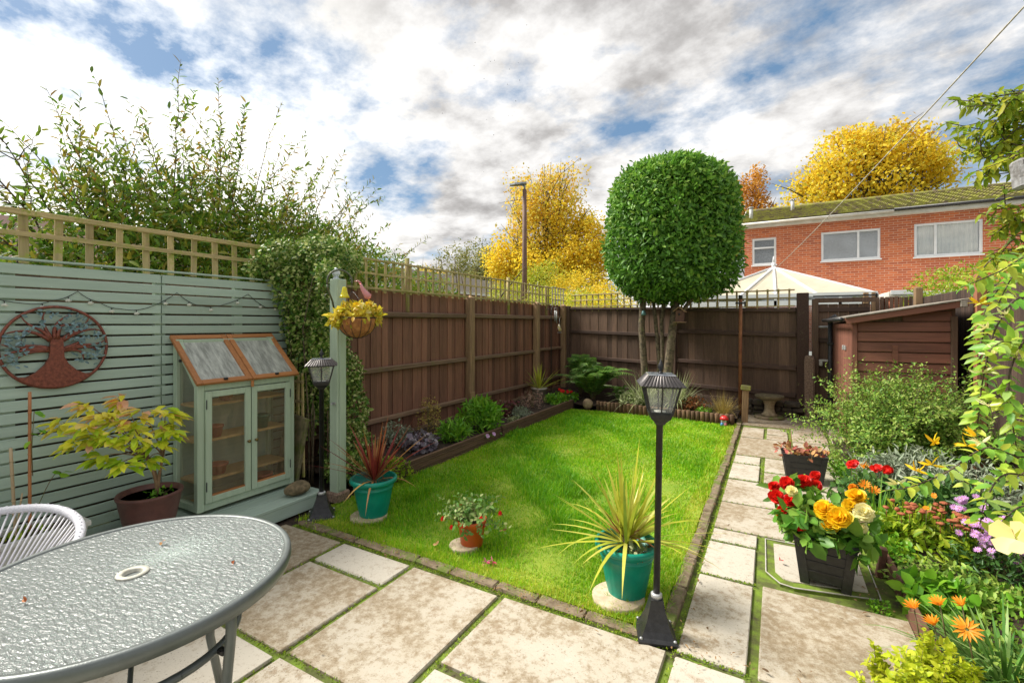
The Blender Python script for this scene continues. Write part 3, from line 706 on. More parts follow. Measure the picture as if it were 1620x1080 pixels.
def window(parent, x0, x1, z0, z1, y, splits, inside=None):
    """upvc window in a wall facing -y; splits are the x of mullions, (x,top) of a transom"""
    fr = .07; m = MB(); m.box(((x0+x1)/2, y-.015, z1-fr/2), (x1-x0, .07, fr), None, None, .004); m.box(((x0+x1)/2, y-.015, z0+fr/2), (x1-x0, .07, fr), None, None, .004)
    for x in (x0+fr/2, x1-fr/2): m.box((x, y-.015, (z0+z1)/2), (fr, .068, z1-z0-2*fr), None, None, .004)
    for s_ in splits:
        if s_[0] == 'v': m.box((s_[1], y-.016, (z0+z1)/2), (.06, .066, z1-z0-2*fr), None, None, .004)
        else: m.box(((x0+x1)/2, y-.016, s_[1]), (x1-x0-2*fr, .066, .06), None, None, .004)
        if s_[0] == 'sash':
            pass
    w_ = m.build('window', M['upvc'], parent)
    m = MB(); m.quad((x0+fr, y+.0, z0+fr), (x1-fr, y, z0+fr), (x1-fr, y, z1-fr), (x0+fr, y, z1-fr)); m.build('pane', M['winglass'], w_)
    m = MB(); m.box(((x0+x1)/2, y-.05, z0-.02), (x1-x0+.06, .13, .04), None, None, .006); m.build('sill', M['upvc'], w_)
    # room box just inside, its grey lightened to mimic sky reflected in the pane
    m = MB(); d = .9
    vs = [(x0+.02, y+.04, z0+.02), (x1-.02, y+.04, z0+.02), (x1-.02, y+.04, z1-.02), (x0+.02, y+.04, z1-.02)]; vs += [(p[0], y+d, p[2]) for p in vs]
    m.add(vs, [(4, 5, 6, 7), (0, 4, 7, 3), (1, 2, 6, 5), (0, 1, 5, 4), (3, 7, 6, 2)]); m.build('room', plain('room', (.42, .42, .42), .9), w_)
    if inside == 'blind' or inside == 'slats':
        m = MB(); z = z0+.08
        while z < z1-.07:
            m.box(((x0+x1)/2, y+.035, z), (x1-x0-.1, .030, .004), Matrix.Rotation(R(35), 3, 'X')); z += .034
        m.build('blind', plain('blind', (.85, .86, .86), .6), w_)
    if inside == 'curtain':
        m = MB(); n_ = int((x1-x0)/.012); vs = []
        for i in range(n_+1):
            x = x0+.06+(x1-x0-.12)*i/n_; yy_ = y+.06+.018*math.sin(i*.62)+.008*math.sin(i*.21); vs += [(x, yy_, z0+.05), (x, yy_, z1-.05)]
        m.add(vs, [(2*i, 2*i+2, 2*i+3, 2*i+1) for i in range(n_)], True); m.build('net_curtain', plain('net', (.72, .70, .60), .9, 0, (.6, .58, .5), 4), w_)
    return w_

HY = 19.0; HX0, HX1 = -.95, 12.5
wins = [(-.70, .06, 3.66, 4.63), (1.39, 3.00, 3.67, 4.66), (3.84, 5.43, 3.64, 4.69), (7.4, 9.0, 3.65, 4.68)]
t = thing('brick_house', 'two storey orange brick house with white windows and a mossy tiled roof', 'house', (4, HY, 0))
m = MB()
xs_ = sorted({HX0, HX1, *[w[0] for w in wins], *[w[1] for w in wins]}); 
for i in range(len(xs_)-1):
    a, b = xs_[i], xs_[i+1]; ww_ = [w for w in wins if w[0] <= a and w[1] >= b]
    if ww_:
        m.box(((a+b)/2, HY+.12, ww_[0][2]/2), (b-a, .24, ww_[0][2])); m.box(((a+b)/2, HY+.12, (ww_[0][3]+5.15)/2), (b-a, .24, 5.15-ww_[0][3]))
    else: m.box(((a+b)/2, HY+.12, 5.15/2), (b-a, .24, 5.15))
m.add([(HX0, HY+.24, 0), (HX0, HY+7, 0), (HX0, HY+7, 5.1), (HX0, HY+3.5, 6.25), (HX0, HY+.24, 5.1)], [(0, 1, 2, 3, 4)]); m.add([(HX1, HY+.24, 0), (HX1, HY+7, 0), (HX1, HY+7, 5.1), (HX1, HY+3.5, 6.25), (HX1, HY+.24, 5.1)], [(0, 4, 3, 2, 1)])
m.box(((HX0+HX1)/2, HY+7, 2.55), (HX1-HX0, .2, 5.1))
m.build('wall', M['brick'], t)
window(t, *wins[0], HY+.07, [('h', 4.28)], None); window(t, *wins[1], HY+.07, [('v', 2.42)], 'blind'); window(t, *wins[2], HY+.07, [('v', 4.36)], 'curtain'); window(t, *wins[3], HY+.07, [('v', 8.4)], 'curtain')
# roof courses: stepped tile rows from eaves to ridge
rf = MB(); N_ = 15; ez, rz_ = 5.20, 6.32; ey, ry = HY-.28, HY+3.5
for k in range(N_):
    a = k/N_; b = (k+1.18)/N_; y0, y1 = ey+(ry-ey)*a, ey+(ry-ey)*min(1, b); z0, z1 = ez+(rz_-ez)*a, ez+(rz_-ez)*min(1, b)
    x = HX0-.1
    while x < HX1+.1:
        wt = .30; rf.add([(x, y0, z0+.055), (x+wt*.42, y0, z0+.062), (x+wt*.55, y0, z0+.10), (x+wt*.9, y0, z0+.10), (x+wt, y0, z0+.055), (x, y1, z1+.01), (x+wt*.42, y1, z1+.012), (x+wt*.55, y1, z1+.055), (x+wt*.9, y1, z1+.055), (x+wt, y1, z1+.01), (x, y0, z0), (x+wt, y0, z0)],
                         [(0, 1, 6, 5), (1, 2, 7, 6), (2, 3, 8, 7), (3, 4, 9, 8), (10, 11, 4, 3, 2, 1, 0)]); x += wt
ro = rf.build('roof', M['tile'], t)
m = MB(); m.add([(HX0-.1, ry, rz_), (HX1+.1, ry, rz_), (HX1+.1, HY+7.3, 5.2), (HX0-.1, HY+7.3, 5.2)], [(0, 1, 2, 3)]); m.build('rear_slope', M['tile'], ro)
m = MB(); m.tube([(HX0-.12, ry, rz_+.05), (HX1+.1, ry, rz_+.05)], .09, 8); m.build('ridge', M['tile'], ro)
m = MB(); m.box(((HX0+HX1)/2, HY-.17, 5.09), (HX1-HX0+.2, .02, .17)); m.box(((HX0+HX1)/2, HY-.08, 5.0), (HX1-HX0+.2, .16, .015)); m.build('fascia', M['fascia'], t)
m = MB(); m.tube([(HX0-.1, HY-.24, 5.13), (3.3, HY-.24, 5.13)], .055, 8); m.build('gutter', M['fascia'], t)
m = MB(); m.tube([(3.3, HY-.24, 5.17), (HX1, HY-.24, 5.17)], .055, 8); m.build('gutter', M['black_pl'], t)
m = MB(); m.box((HX0-.11, HY+1.7, 5.55), (.03, .14, .14)); m.bar((HX0-.11, HY-.25, 5.06), (HX0-.11, HY+3.5, 6.3), .03, .2, (0, 0, 1)); m.build('bargeboard', M['fascia'], t)
for x, y, z in ((-.75, HY+.35, 5.4), (.62, HY+2.2, 5.95)):
    m = MB(); m.tube([(x, y, z-.1), (x, y, z+.42)], .065, 10); m.tube([(x, y, z+.42), (x, y, z+.46)], .09, 10); m.build('vent_pipe', plain('grey_pipe', (.55, .55, .54), .5), ro)

# conservatory with a faceted roof
t = thing('conservatory', 'white conservatory with a pointed cream polycarbonate roof in front of the brick house', 'conservatory', (0, 16.8, 0))
ap = Vector((-.02, 16.7, 3.30)); cz = 2.33; C_ = [Vector((-2.2, 14.9, cz)), Vector((2.25, 14.9, cz)), Vector((2.9, 18.7, cz)), Vector((-2.2, 18.7, cz))]
m = MB()
for i in range(4): m.add([C_[i], C_[(i+1) % 4], ap], [(0, 1, 2)])
m.build('roof', plain('polycarbonate', (.56, .50, .38), .45, 0, (.50, .44, .33), 2.5), t)
m = MB()
for i in range(4):
    a, b = C_[i], C_[(i+1) % 4]
    for f in ((0, .3, .5, .72) if i == 0 else (0, .25, .5, .75)):
        q = a+(b-a)*f; m.bar(q+Vector((0, 0, .02)), ap+Vector((0, 0, .02)), .06, .045, (0, 0, 1))
    m.bar(a, b, .09, .10, (0, 0, 1))
m.tube([ap, ap+Vector((0, 0, .16))], [.06, .05], 8); m.tube([ap+Vector((0, 0, .16)), ap+Vector((0, 0, .36))], [.045, .008], 8); m.build('glazing_bars', M['upvc'], t)
m = MB()
for a, b in ((C_[0], C_[1]), (C_[1], C_[2]), (C_[3], C_[0])):
    n_ = 6
    for k in range(n_+1):
        q = a+(b-a)*k/n_; m.bar((q.x, q.y, .0), (q.x, q.y, cz), .07, .07, (1, 0, 0))
    m.bar((a.x, a.y, 2.12), (b.x, b.y, 2.12), .07, .14, (0, 0, 1)); m.bar((a.x, a.y, .4), (b.x, b.y, .4), .08, .8, (0, 0, 1))
m.build('wall_frame', M['upvc'], t)
m = MB()
for a, b in ((C_[0], C_[1]), (C_[1], C_[2]), (C_[3], C_[0])): m.quad((a.x, a.y, .8), (b.x, b.y, .8), (b.x, b.y, cz), (a.x, a.y, cz))
m.build('glazing', M['winglass'], t)
t = thing('porch_extension', 'low flat roofed brick extension with a cream edge to the right of the conservatory', 'extension', (5, 17.5, 0))
m = MB(); m.box((5.2, 18.2, 1.15), (4.4, 1.5, 2.3)); m.build('wall', M['brick'], t)
m = MB(); m.box((5.2, 18.1, 2.40), (4.6, 1.75, .16), None, None, .01); m.build('flat_roof', M['fascia'], t)
m = MB(); m.box((3.2, 17.18, 2.46), (.5, .06, .12)); m.build('gutter_end', M['upvc'], t)

# distant terrace seen through the left trellis
t = thing('brick_terrace', 'distant red brick terrace with a long grey roof seen through the left trellis', 'house', (-22, 24, 0))
m = MB(); m.box((-23.0, 25, 1.95), (6, 30, 3.9)); m.build('wall', M['brick_far'], t)
m = MB(); m.add([(-19.7, 9.8, 3.85), (-19.7, 40.2, 3.85), (-23, 40.2, 5.5), (-23, 9.8, 5.5), (-26.3, 9.8, 3.85), (-26.3, 40.2, 3.85)], [(0, 1, 2, 3), (3, 2, 5, 4), (0, 3, 4), (1, 5, 2)]); m.build('roof', M['tile_far'], t)
m = MB(); m.box((-19.75, 25, 3.80), (.08, 30.2, .18)); m.build('fascia', M['upvc'], t)
for y in np.arange(12, 40, 2.6):
    m = MB(); m.box((-19.98, y, 3.1), (.06, 1.35, 1.05)); w_ = m.build('window', M['upvc'], t)
    m = MB(); m.box((-19.945, y-.33, 3.1), (.02, .55, .85)); m.box((-19.945, y+.33, 3.1), (.02, .55, .85)); m.build('pane', plain('far_glass', (.10, .12, .14), .1) if 'far_glass' not in bpy.data.materials else bpy.data.materials['far_glass'], w_)
t = thing('far_bungalow', 'pale rooftop glimpsed through the trellis at the far left edge', 'house', (-16, 5, 0))
m = MB(); m.box((-17, 4.0, 1.4), (5, 6, 2.8)); m.build('wall', plain('render', (.62, .58, .52), .9), t)
m = MB(); m.add([(-14.3, .8, 2.7), (-14.3, 7.2, 2.7), (-17, 7.2, 4.3), (-17, .8, 4.3), (-19.7, .8, 2.7), (-19.7, 7.2, 2.7)], [(0, 1, 2, 3), (3, 2, 5, 4), (0, 3, 4), (1, 5, 2)]); m.build('roof', plain('brown_tile', (.16, .08, .06), .9, 0, (.11, .06, .045), 8), t)
m = MB(); m.bar((-14.25, 7.22, 2.68), (-17, 7.22, 4.3), .04, .22, (0, 0, 1)); m.bar((-19.75, 7.22, 2.68), (-17, 7.22, 4.3), .04, .22, (0, 0, 1)); m.build('bargeboard', M['upvc'], t)

# street lamp beyond the fence
t = thing('street_lamp', 'brown street lamp column with a grey flat head rising before the tall yellow tree', 'street lamp', (-10.06, 19, 0))
m = MB(); m.tube([(-10.06, 19, 0), (-10.06, 19, 4.0), (-10.06, 19, 7.75)], [.14, .115, .095], 10); m.build('column', plain('brown_column', (.18, .10, .07), .7, 0, (.13, .075, .055), 5), t)
m = MB(); m.tube([(-10.06, 19, 7.7), (-10.06, 19, 7.9), (-10.2, 18.9, 8.0)], .05, 8)
hd = [(0, .12), (.25, .17), (.55, .16), (.78, .07)]
d_ = Vector((-.9, -.42, -.08)).normalized(); s_ = Vector((-.42, .9, 0)).normalized(); o_ = Vector((-9.98, 19.05, 8.0)); vs = []
for a, w_ in hd:
    for sg, zz in ((-1, 0), (-1, .09), (1, .09), (1, 0)): vs.append(o_+d_*a*1.0+s_*w_*sg*(.8 if zz else 1)+Vector((0, 0, zz)))
fs = [(0, 1, 2, 3), (15, 14, 13, 12)]
for i in range(3):
    for k in range(4): k2 = (k+1) % 4; fs.append((i*4+k, (i+1)*4+k, (i+1)*4+k2, i*4+k2))
m.add(vs, fs); m.build('lamp_head', plain('grey_alu', (.28, .31, .34), .45, .4), t)
# ================================================================ left side: deck, cabinet, table, chair, wall art
m = MB(); 
for k in range(4): m.box((-4.0+.075+k*.16+.0, .9, .112), (.152, 3.56, .026), None, None, .004)
t = thing('deck_step', 'low sage green painted timber step under the glazed cabinet', 'step', (-3.7, 1, 0))
m.build('deck_boards', M['slat'], t)
m = MB(); m.box((-3.385, .9, .056), (.022, 3.55, .108), None, .7, .004); m.box((-3.70, 2.672, .056), (.62, .022, .108), None, .5, .004); m.box((-3.402, 2.655, .056), (.05, .05, .11)); m.build('fascia', M['slat'], t)

# glazed cabinet (mini greenhouse)
CX0, CX1, CY0, CY1, CZ0 = -4.03, -3.68, 1.83, 2.62, .155
ZF, ZB = 1.10, 1.43
t = thing('glazed_cabinet', 'sage green glazed garden cabinet with two doors and two sloping orange framed lids', 'greenhouse', (-3.85, 2.2, .13))
M['ply'] = plain('twinwall', (.5, .46, .38), .2)
def twinwall(name, col, alpha, rough=.25, axis='y'):
    m, nt, b = new_mat(name); tc = nd(nt, 'ShaderNodeTexCoord'); sp = nd(nt, 'ShaderNodeSeparateXYZ'); lk(nt, tc.outputs['Object'], sp.inputs[0])
    wv = math_(nt, 'SINE', math_(nt, 'MULTIPLY', sp.outputs[1 if axis == 'y' else 0], 900.))
    b.inputs['Base Color'].default_value = c4(col); b.inputs['Roughness'].default_value = rough
    bump(nt, b, wv, .25, .002)
    lk(nt, mix(nt, ramp(nt, noise(nt, coords(nt, (3, 14, 3)), 2.2, 7, .7), [(.35, 0.), (.62, 1.)]), tuple(x*1.25 for x in col), tuple(x*.55 for x in col)), b.inputs['Base Color'])
    tr = nd(nt, 'ShaderNodeBsdfTransparent'); tr.inputs[0].default_value = (.92, .92, .9, 1)
    mx = nd(nt, 'ShaderNodeMixShader'); out = nt.nodes['Material Output']
    f = math_(nt, 'ADD', math_(nt, 'MULTIPLY', noise(nt, tc.outputs['Object'], 3., 5), .35), alpha-.17); f2 = math_(nt, 'ADD', f, math_(nt, 'MULTIPLY', wv, .06))
    lk(nt, f2, mx.inputs[0]); lk(nt, tr.outputs[0], mx.inputs[1]); lk(nt, b.outputs[0], mx.inputs[2]); lk(nt, mx.outputs[0], out.inputs[0]); return m
M['tw'] = twinwall('twinwall_sheet', (.36, .27, .17), .27); M['twx'] = twinwall('twinwall_side', (.40, .37, .28), .28, .25, 'x'); M['twlid'] = twinwall('twinwall_lid', (.55, .57, .52), .80, .3)
M['owood'] = wood('orange_wood', (.52, .22, .075), (.36, .14, .045), 'y', .55, 1., ((.10, .06, .03), 30, .68), .3, .3)
M['owoodx'] = wood('orange_wood_x', (.52, .22, .075), (.36, .14, .045), 'x', .55, 1., None, .3, .3)
M['shelf'] = wood('shelf_wood', (.68, .46, .20), (.52, .32, .13), 'y', .6, 1., None, .3, .3)
m = MB(); fw = .05
for y in (CY0+fw/2, CY1-fw/2):
    m.box((CX1-fw/2, y, (CZ0+ZF)/2), (fw, fw, ZF-CZ0), None, .5, .004); m.box((CX0+fw/2, y, (CZ0+ZB)/2), (fw, fw, ZB-CZ0), None, .5, .004)
    m.box(((CX0+CX1)/2, y, CZ0+.025), (CX1-CX0-2*fw, fw-.006, .05), None, .5, .003)
    m.bar((CX1-.02, y, ZF-.025), (CX0+.02, y, ZB-.025), fw-.008, .05, (0, 0, 1), .5, .003)
for z in (CZ0+.03, ZF-.025): m.box((CX1-fw/2, (CY0+CY1)/2, z), (fw-.004, CY1-CY0-2*fw, .055 if z < .5 else .05), None, .4, .003)
for z in (CZ0+.03, ZB-.03): m.box((CX0+fw/2, (CY0+CY1)/2, z), (fw-.004, CY1-CY0-2*fw, .05), None, .4, .003)
m.build('frame', M['sage_z'], t)
m = MB(); m.box(((CX0+CX1)/2, (CY0+CY1)/2, CZ0+.01), (CX1-CX0-.06, CY1-CY0-.06, .014)); m.build('floor', M['shelf'], t)
m = MB(); m.box((CX0+.01, (CY0+CY1)/2, .78), (.006, CY1-CY0-.08, 1.25)); m.build('back_panel', M['slat'], t)
for y in (CY0+.025, CY1-.025):
    m = MB(); m.add([(CX0+.045, y, CZ0+.045), (CX1-.045, y, CZ0+.045), (CX1-.045, y, ZF-.0), (CX0+.045, y, ZB-.05)], [(0, 1, 2, 3)]); m.build('side_sheet', M['twx'], t)
for z in (.36, .66, .93):
    m = MB(); m.box(((CX0+CX1)/2-.02, (CY0+CY1)/2, z), (CX1-CX0-.10, CY1-CY0-.06, .018)); m.build('shelf', M['shelf'], t)
mid = (CY0+CY1)/2
for (a, b, ky) in ((CY0+.05, mid-.004, mid-.03), (mid+.004, CY1-.05, mid+.03)):
    m = MB(); dz0, dz1 = CZ0+.06, ZF-.055; s_ = .045
    for y in (a+s_/2, b-s_/2): m.box((CX1+.0065, y, (dz0+dz1)/2), (.024, s_, dz1-dz0), None, .6, .003)
    for z in (dz0+s_/2, dz1-s_/2): m.box((CX1+.0065, (a+b)/2, z), (.0235, b-a-2*s_, s_), None, .6, .003)
    d = m.build('door', M['sage_z'], t)
    m = MB(); m.quad((CX1, a+s_, dz0+s_), (CX1, b-s_, dz0+s_), (CX1, b-s_, dz1-s_), (CX1, a+s_, dz1-s_)); m.build('glazing', M['tw'], d)
    m = MB(); m.box((CX1+.006, (a+b)/2, dz0+s_+.006), (.014, b-a-2*s_, .012)); m.build('bead', M['owood'], d)
    m = MB(); m.lathe([(.006, 0), (.006, .014), (.013, .018), (.013, .026), (.005, .030)], (0, 0, 0), 10)
    m.v = [(CX1+.0185+v[2], ky+v[0], .615+v[1]) for v in m.v]; m.build('knob', plain('brass', (.25, .18, .07), .35, .8), d)
    hy = a+.004 if ky < mid else b-.004
    for z in (.34, .95):
        m = MB(); m.tube([(CX1+.021, hy, z-.035), (CX1+.021, hy, z+.035)], .004, 6); m.build('hinge', M['metal_dk'], d)
for (a, b) in ((CY0-.02, mid-.003), (mid+.003, CY1+.02)):
    m = MB(); dz = .012; A = Vector((CX1+.035, 0, ZF-.008+dz)); B = Vector((CX0-.01, 0, ZB+.012+dz)); w_ = .04; u = (B-A).normalized(); nrm = Vector((0, 1, 0)).cross(u)
    if nrm.z < 0: nrm = -nrm
    l_ = None
    for y in (a+w_/2, b-w_/2):
        m = MB(); m.bar((A.x, y, A.z), (B.x, y, B.z), w_, .026, (0, 0, 1), None, .003)
        if l_ is None: l_ = m.build('lid', M['owoodx'], t)
        else: m.build('lid_stile', M['owoodx'], l_)
    for q in (A+u*w_/2, B-u*w_/2): m = MB(); m.bar((q.x, a+w_, q.z), (q.x, b-w_, q.z), w_, .024, tuple(nrm), None, .003); m.build('lid_rail', M['owood'], l_)
    m = MB(); q0 = A+u*w_; q1 = B-u*w_; m.quad((q0.x, a+w_, q0.z), (q0.x, b-w_, q0.z), (q1.x, b-w_, q1.z), (q1.x, a+w_, q1.z)); m.build('glazing', M['twlid'], l_)
    m = MB(); q = A+u*.02+nrm*.02; m.box((q.x, (a+b)/2, q.z), (.018, .03, .016), None, None, .004); m.build('handle', M['metal_dk'], l_)
m = MB(); m.box((CX1+.03, mid, ZF-.03), (.014, .022, .05), None, .5, .003); m.build('turn_catch', M['owood'], t)
m = MB(); m.tube([(CX0+.12, CY0+.0, 1.27), (CX0+.12, CY0-.012, 1.27)], .011, 8); m.build('side_knob', M['black_pl'], t)
# things seen dimly on the shelves
M['terra'] = plain('terracotta', (.42, .12, .06), .7, 0, (.34, .10, .05), 20); M['dkgreen'] = plain('green_plastic', (.03, .16, .10), .4)
def small_pot(x, y, z, r, h, mt, label, cat='plant pot'):
    m = MB(); m.lathe([(r*.7, 0), (r*.95, h*.82), (r*1.05, h*.82), (r*1.05, h), (r*.9, h), (r*.8, h*.5)], (x, y, z), 16); o = m.build('plant_pot', mt); tag(o, label, cat); return o
small_pot(-3.80, 2.02, .672, .055, .09, M['terra'], 'small terracotta pot on the middle shelf behind the left cabinet door')
small_pot(-3.80, 2.40, .672, .06, .11, M['dkgreen'], 'small green pot on the middle shelf behind the right cabinet door')
small_pot(-3.82, 2.05, .375, .07, .08, M['terra'], 'squat red pot on the lowest shelf behind the left cabinet door')
small_pot(-3.82, 2.42, .172, .075, .10, M['terra'], 'red pot on the floor of the cabinet at the lower right')
m = MB(); m.blob((-3.84, 2.12, .985), (.08, .05, .045), 12, 8, .12); o = m.build('bag', plain('sack', (.50, .22, .12), .8, 0, (.3, .12, .07), 12)); tag(o, 'crumpled reddish bag on the top shelf inside the cabinet', 'bag')

# stone and leaning slab
m = MB(); m.blob((-3.47, 2.50, .178), (.085, .105, .058), 18, 12, .035, None, 4.); o = m.build('rock', plain('field_stone', (.24, .18, .10), .95, 0, (.11, .09, .05), 26, .9, 50, ((.32, .27, .17), 40, .6))); tag(o, 'rounded brown stone resting on the end of the green step', 'stone')
m = MB(); m.box((-3.83, 2.70, .40), (.30, .035, .64), Matrix.Rotation(R(-6), 3, 'X')@Matrix.Rotation(R(7), 3, 'Y'), None, .006, .002); o = m.build('leaning_slab', plain('weathered_slab', (.24, .20, .11), .95, 0, (.13, .12, .06), 16, .8, 60, ((.12, .14, .03), 7, .5))); tag(o, 'mossy brown slab leaning against the trellis between cabinet and green post', 'slab')

# small trellis behind, green painted post
trellis('trellis', 'small weathered trellis behind the leaning slab beside the green post', (-3.72, 2.76), (-4.0, 2.76), .15, 1.1, .07, [(.3, .025), (.48, .025), (.66, .025), (.84, .025), (1.02, .025)], .03, (), 'x', M['trel'], M['trelx'])
t = thing('pergola_post', 'tall sage green painted timber post carrying the hanging basket', 'post', (-3.33, 2.8, 0))
m = MB(); m.box((-3.335, 2.80, 1.01), (.10, .10, 1.86), None, .6, .006); m.build('post', M['sage_z'], t)
m = MB(); m.box((-3.28, 2.80, .88), (.014, .06, 1.55), None, .2, .003); m.build('cover_strip', M['sage_z'], t)
m = MB(); m.box((-3.335, 2.80, .045), (.15, .15, .09), None, .5, .012); m.build('footing', M['concrete'], t)
m = MB(); m.tube([(-3.335, 2.745, .86), (-3.30, 2.70, .86)], .006, 6); m.box((-3.32, 2.742, .86), (.05, .01, .02)); m.build('hook', M['galv'], t)
# bracket arch
def arc(c, r, a0, a1, n, ax=(1, 0, 0)):
    ax = Vector(ax).normalized(); return [Vector(c)+ax*r*math.cos(R(a0+(a1-a0)*i/n))+Vector((0, 0, 1))*r*math.sin(R(a0+(a1-a0)*i/n)) for i in range(n+1)]
bd = Vector((.5, .87, 0)).normalized(); bc = Vector((-3.17, 2.68, 1.90))
m = MB(); pts = arc(bc, .10, 195, -10, 16, bd); m.tube(pts, .008, 8)
s0 = Vector((-3.29, 2.725, 1.66)); m.tube([s0, s0+Vector((.0, -.02, .08)), pts[0]+Vector((0, 0, -.03)), pts[0]], .008, 8)
m.tube(arc(pts[0]+Vector((0, 0, -.10)), .022, 90, 300, 8, bd), .004, 6)
o = m.build('bracket', plain('olive_metal', (.12, .13, .09), .5, .3)); tag(o, 'curved metal plant bracket at the top of the green post', 'bracket')
bk = Vector((-3.02, 2.73, 1.47))
t = thing('hanging_basket', 'wire hanging basket lined with orange coir', 'hanging basket', bk)
r = .155; prof = [(r*math.cos(R(a)), -.02-(.145)*math.sin(R(a))) for a in range(88, -1, -8)]
m = MB(); m.lathe(prof+[(r, .0), (r-.018, 0), (r-.03, -.03)], bk+Vector((0, 0, .13)), 28); m.build('coir_liner', plain('coir', (.50, .22, .07), .95, 0, (.30, .12, .04), 30, 1., 130), t)
m = MB(); c_ = bk+Vector((0, 0, .13))
for k in range(12):
    a = 2*PI*k/12; m.tube([c_+Vector((math.cos(a)*r*1.03*math.cos(R(e)), math.sin(a)*r*1.03*math.cos(R(e)), -.02-.15*math.sin(R(e)))) for e in range(0, 91, 10)], .0022, 5)
m.tube([c_+Vector((math.cos(a)*r*1.03, math.sin(a)*r*1.03, 0)) for a in np.linspace(0, 2*PI, 30)], .004, 6)
m.build('wire_frame', M['metal_dk'], t)
m = MB(); hk = pts[-1]
for k in range(3):
    a = 2*PI*k/3+.4; m.tube([c_+Vector((math.cos(a)*r, math.sin(a)*r, 0)), Vector(hk)+Vector((0, 0, -.05))], .0018, 4)
m.tube([hk, Vector(hk)+Vector((0, 0, -.06))], .003, 5); m.build('chain', M['metal_dk'], t)
# glass ornaments and a cut glass lamp
gp = Vector((-3.09, 2.66, 1.80))
m = MB(); pr = [(.010, .055), (.016, .05), (.020, .035), (.024, .01), (.034, -.02), (.044, -.035), (.041, -.034), (.02, .01), (.006, .05)]; m.lathe(pr, gp, 18)
o = m.build('glass_ornament', glassm('yellow_glass', (.85, .78, .05), .1, .65)); tag(o, 'yellow glass bell ornament hanging from the plant bracket', 'ornament')
m = MB(); gp2 = Vector((-3.00, 2.80, 1.81)); m.tube([gp2+Vector((-.035, -.02, .08)), gp2+Vector((-.022, -.015, .04)), gp2, gp2+Vector((.02, .012, -.03)), gp2+Vector((.024, .016, -.05))], [.009, .016, .024, .032, .016], 14); m.tube([gp2+Vector((-.035, -.02, .08)), gp2+Vector((-.05, -.035, .10)), gp2+Vector((-.075, -.055, .095))], [.012, .008, .002], 8)
o = m.build('glass_ornament', glassm('pink_glass', (.90, .50, .52), .1, .5)); tag(o, 'pink and clear glass bird ornament hanging beside the yellow bell', 'ornament')
m = MB(); m.lathe([(.004, -.05), (.034, -.015), (.034, .01), (.004, .045)], (-3.335, 2.80-.02, 1.995), 6, smooth=False); m.lathe([(.026, -.05), (.03, 0), (.012, .02)], (-3.335, 2.78, 1.945), 10)
o = m.build('glass_finial', glassm('cut_glass', (.8, .85, .9), .05, .6)); tag(o, 'cut glass solar light on top of the green post', 'light')

# metal tree of life
WX = XS+.03; wc = Vector((WX, 1.16, 1.40))
t = thing('metal_wall_tree', 'round copper coloured metal tree of life hung on the green slats', 'wall art', wc)
M['copper'] = plain('copper_metal', (.28, .085, .055), .45, .35, (.16, .05, .035), 60, .5, 160)
rr_ = .258
m = MB(); ring = [Vector((WX, wc.y+rr_*math.cos(a), wc.z+rr_*math.sin(a))) for a in np.linspace(0, 2*PI, 65)]; m.tube(ring, .009, 8, False); m.build('ring', M['copper'], t)
def P2(u, v, dx=0.): return Vector((WX+dx, wc.y+u*rr_, wc.z+v*rr_))
# trunk silhouette, flared foot following the ring
out = [(-.11, .24), (-.125, .05), (-.14, -.25), (-.22, -.42), (-.38, -.60), (-.55, -.70), (-.72, -.69)]
n_ = 9; lows = [(-.72+1.44*i/n_, -math.sqrt(1-(-.72+1.44*i/n_)**2)*.995) for i in range(n_+1)]
poly = [P2(-u, v) for u, v in out[::-1]]; poly = [P2(u, v) for u, v in out]+[P2(u, v) for u, v in lows]+[P2(-u, v) for u, v in out[::-1]]
m = MB(); k_ = len(poly); fr_ = [p+Vector((.016, 0, 0)) for p in poly]; bk_ = [p-Vector((.004, 0, 0)) for p in poly]
m.add(fr_+bk_, [tuple(range(k_)), tuple(range(2*k_-1, k_-1, -1))]+[(i, k_+i, k_+(i+1) % k_, (i+1) % k_) for i in range(k_)])
m.build('trunk', M['copper'], t)
br = [[(-.10, .2), (-.18, .45), (-.32, .62), (-.22, .86)], [(-.12, .2), (-.25, .52), (-.5, .45), (-.62, .74)], [(-.12, .16), (-.40, .46), (-.72, .44), (-.90, .34)], [(-.14, -.02), (-.45, .10), (-.70, -.02), (-.62, .20)], [(-.14, -.04), (-.5, .02), (-.75, -.02), (-.95, .10)],
      [(-.13, -.08), (-.45, -.06), (-.66, -.14), (-.76, -.34)], [(-.14, -.06), (-.6, -.02), (-.9, -.08), (-.93, -.22)], [(-.03, .2), (-.10, .55), (.05, .70), (.30, .84)], [(.02, .2), (.02, .62), (.18, .60), (.34, .50)], [(.10, .18), (.3, .42), (.58, .50), (.62, .74)], [(.12, .16), (.38, .38), (.7, .52), (.88, .38)], [(.2, .28), (.50, .38), (.48, .58), (.26, .46)],
      [(.14, -.04), (.5, .10), (.62, .26), (.40, .22)], [(.14, -.06), (.5, .10), (.8, -.02), (.94, .14)], [(.14, -.08), (.50, .04), (.80, -.0), (.80, -.20)], [(.14, -.09), (.40, -.04), (.56, -.14), (.50, -.36)]]
lp, ld = [], []
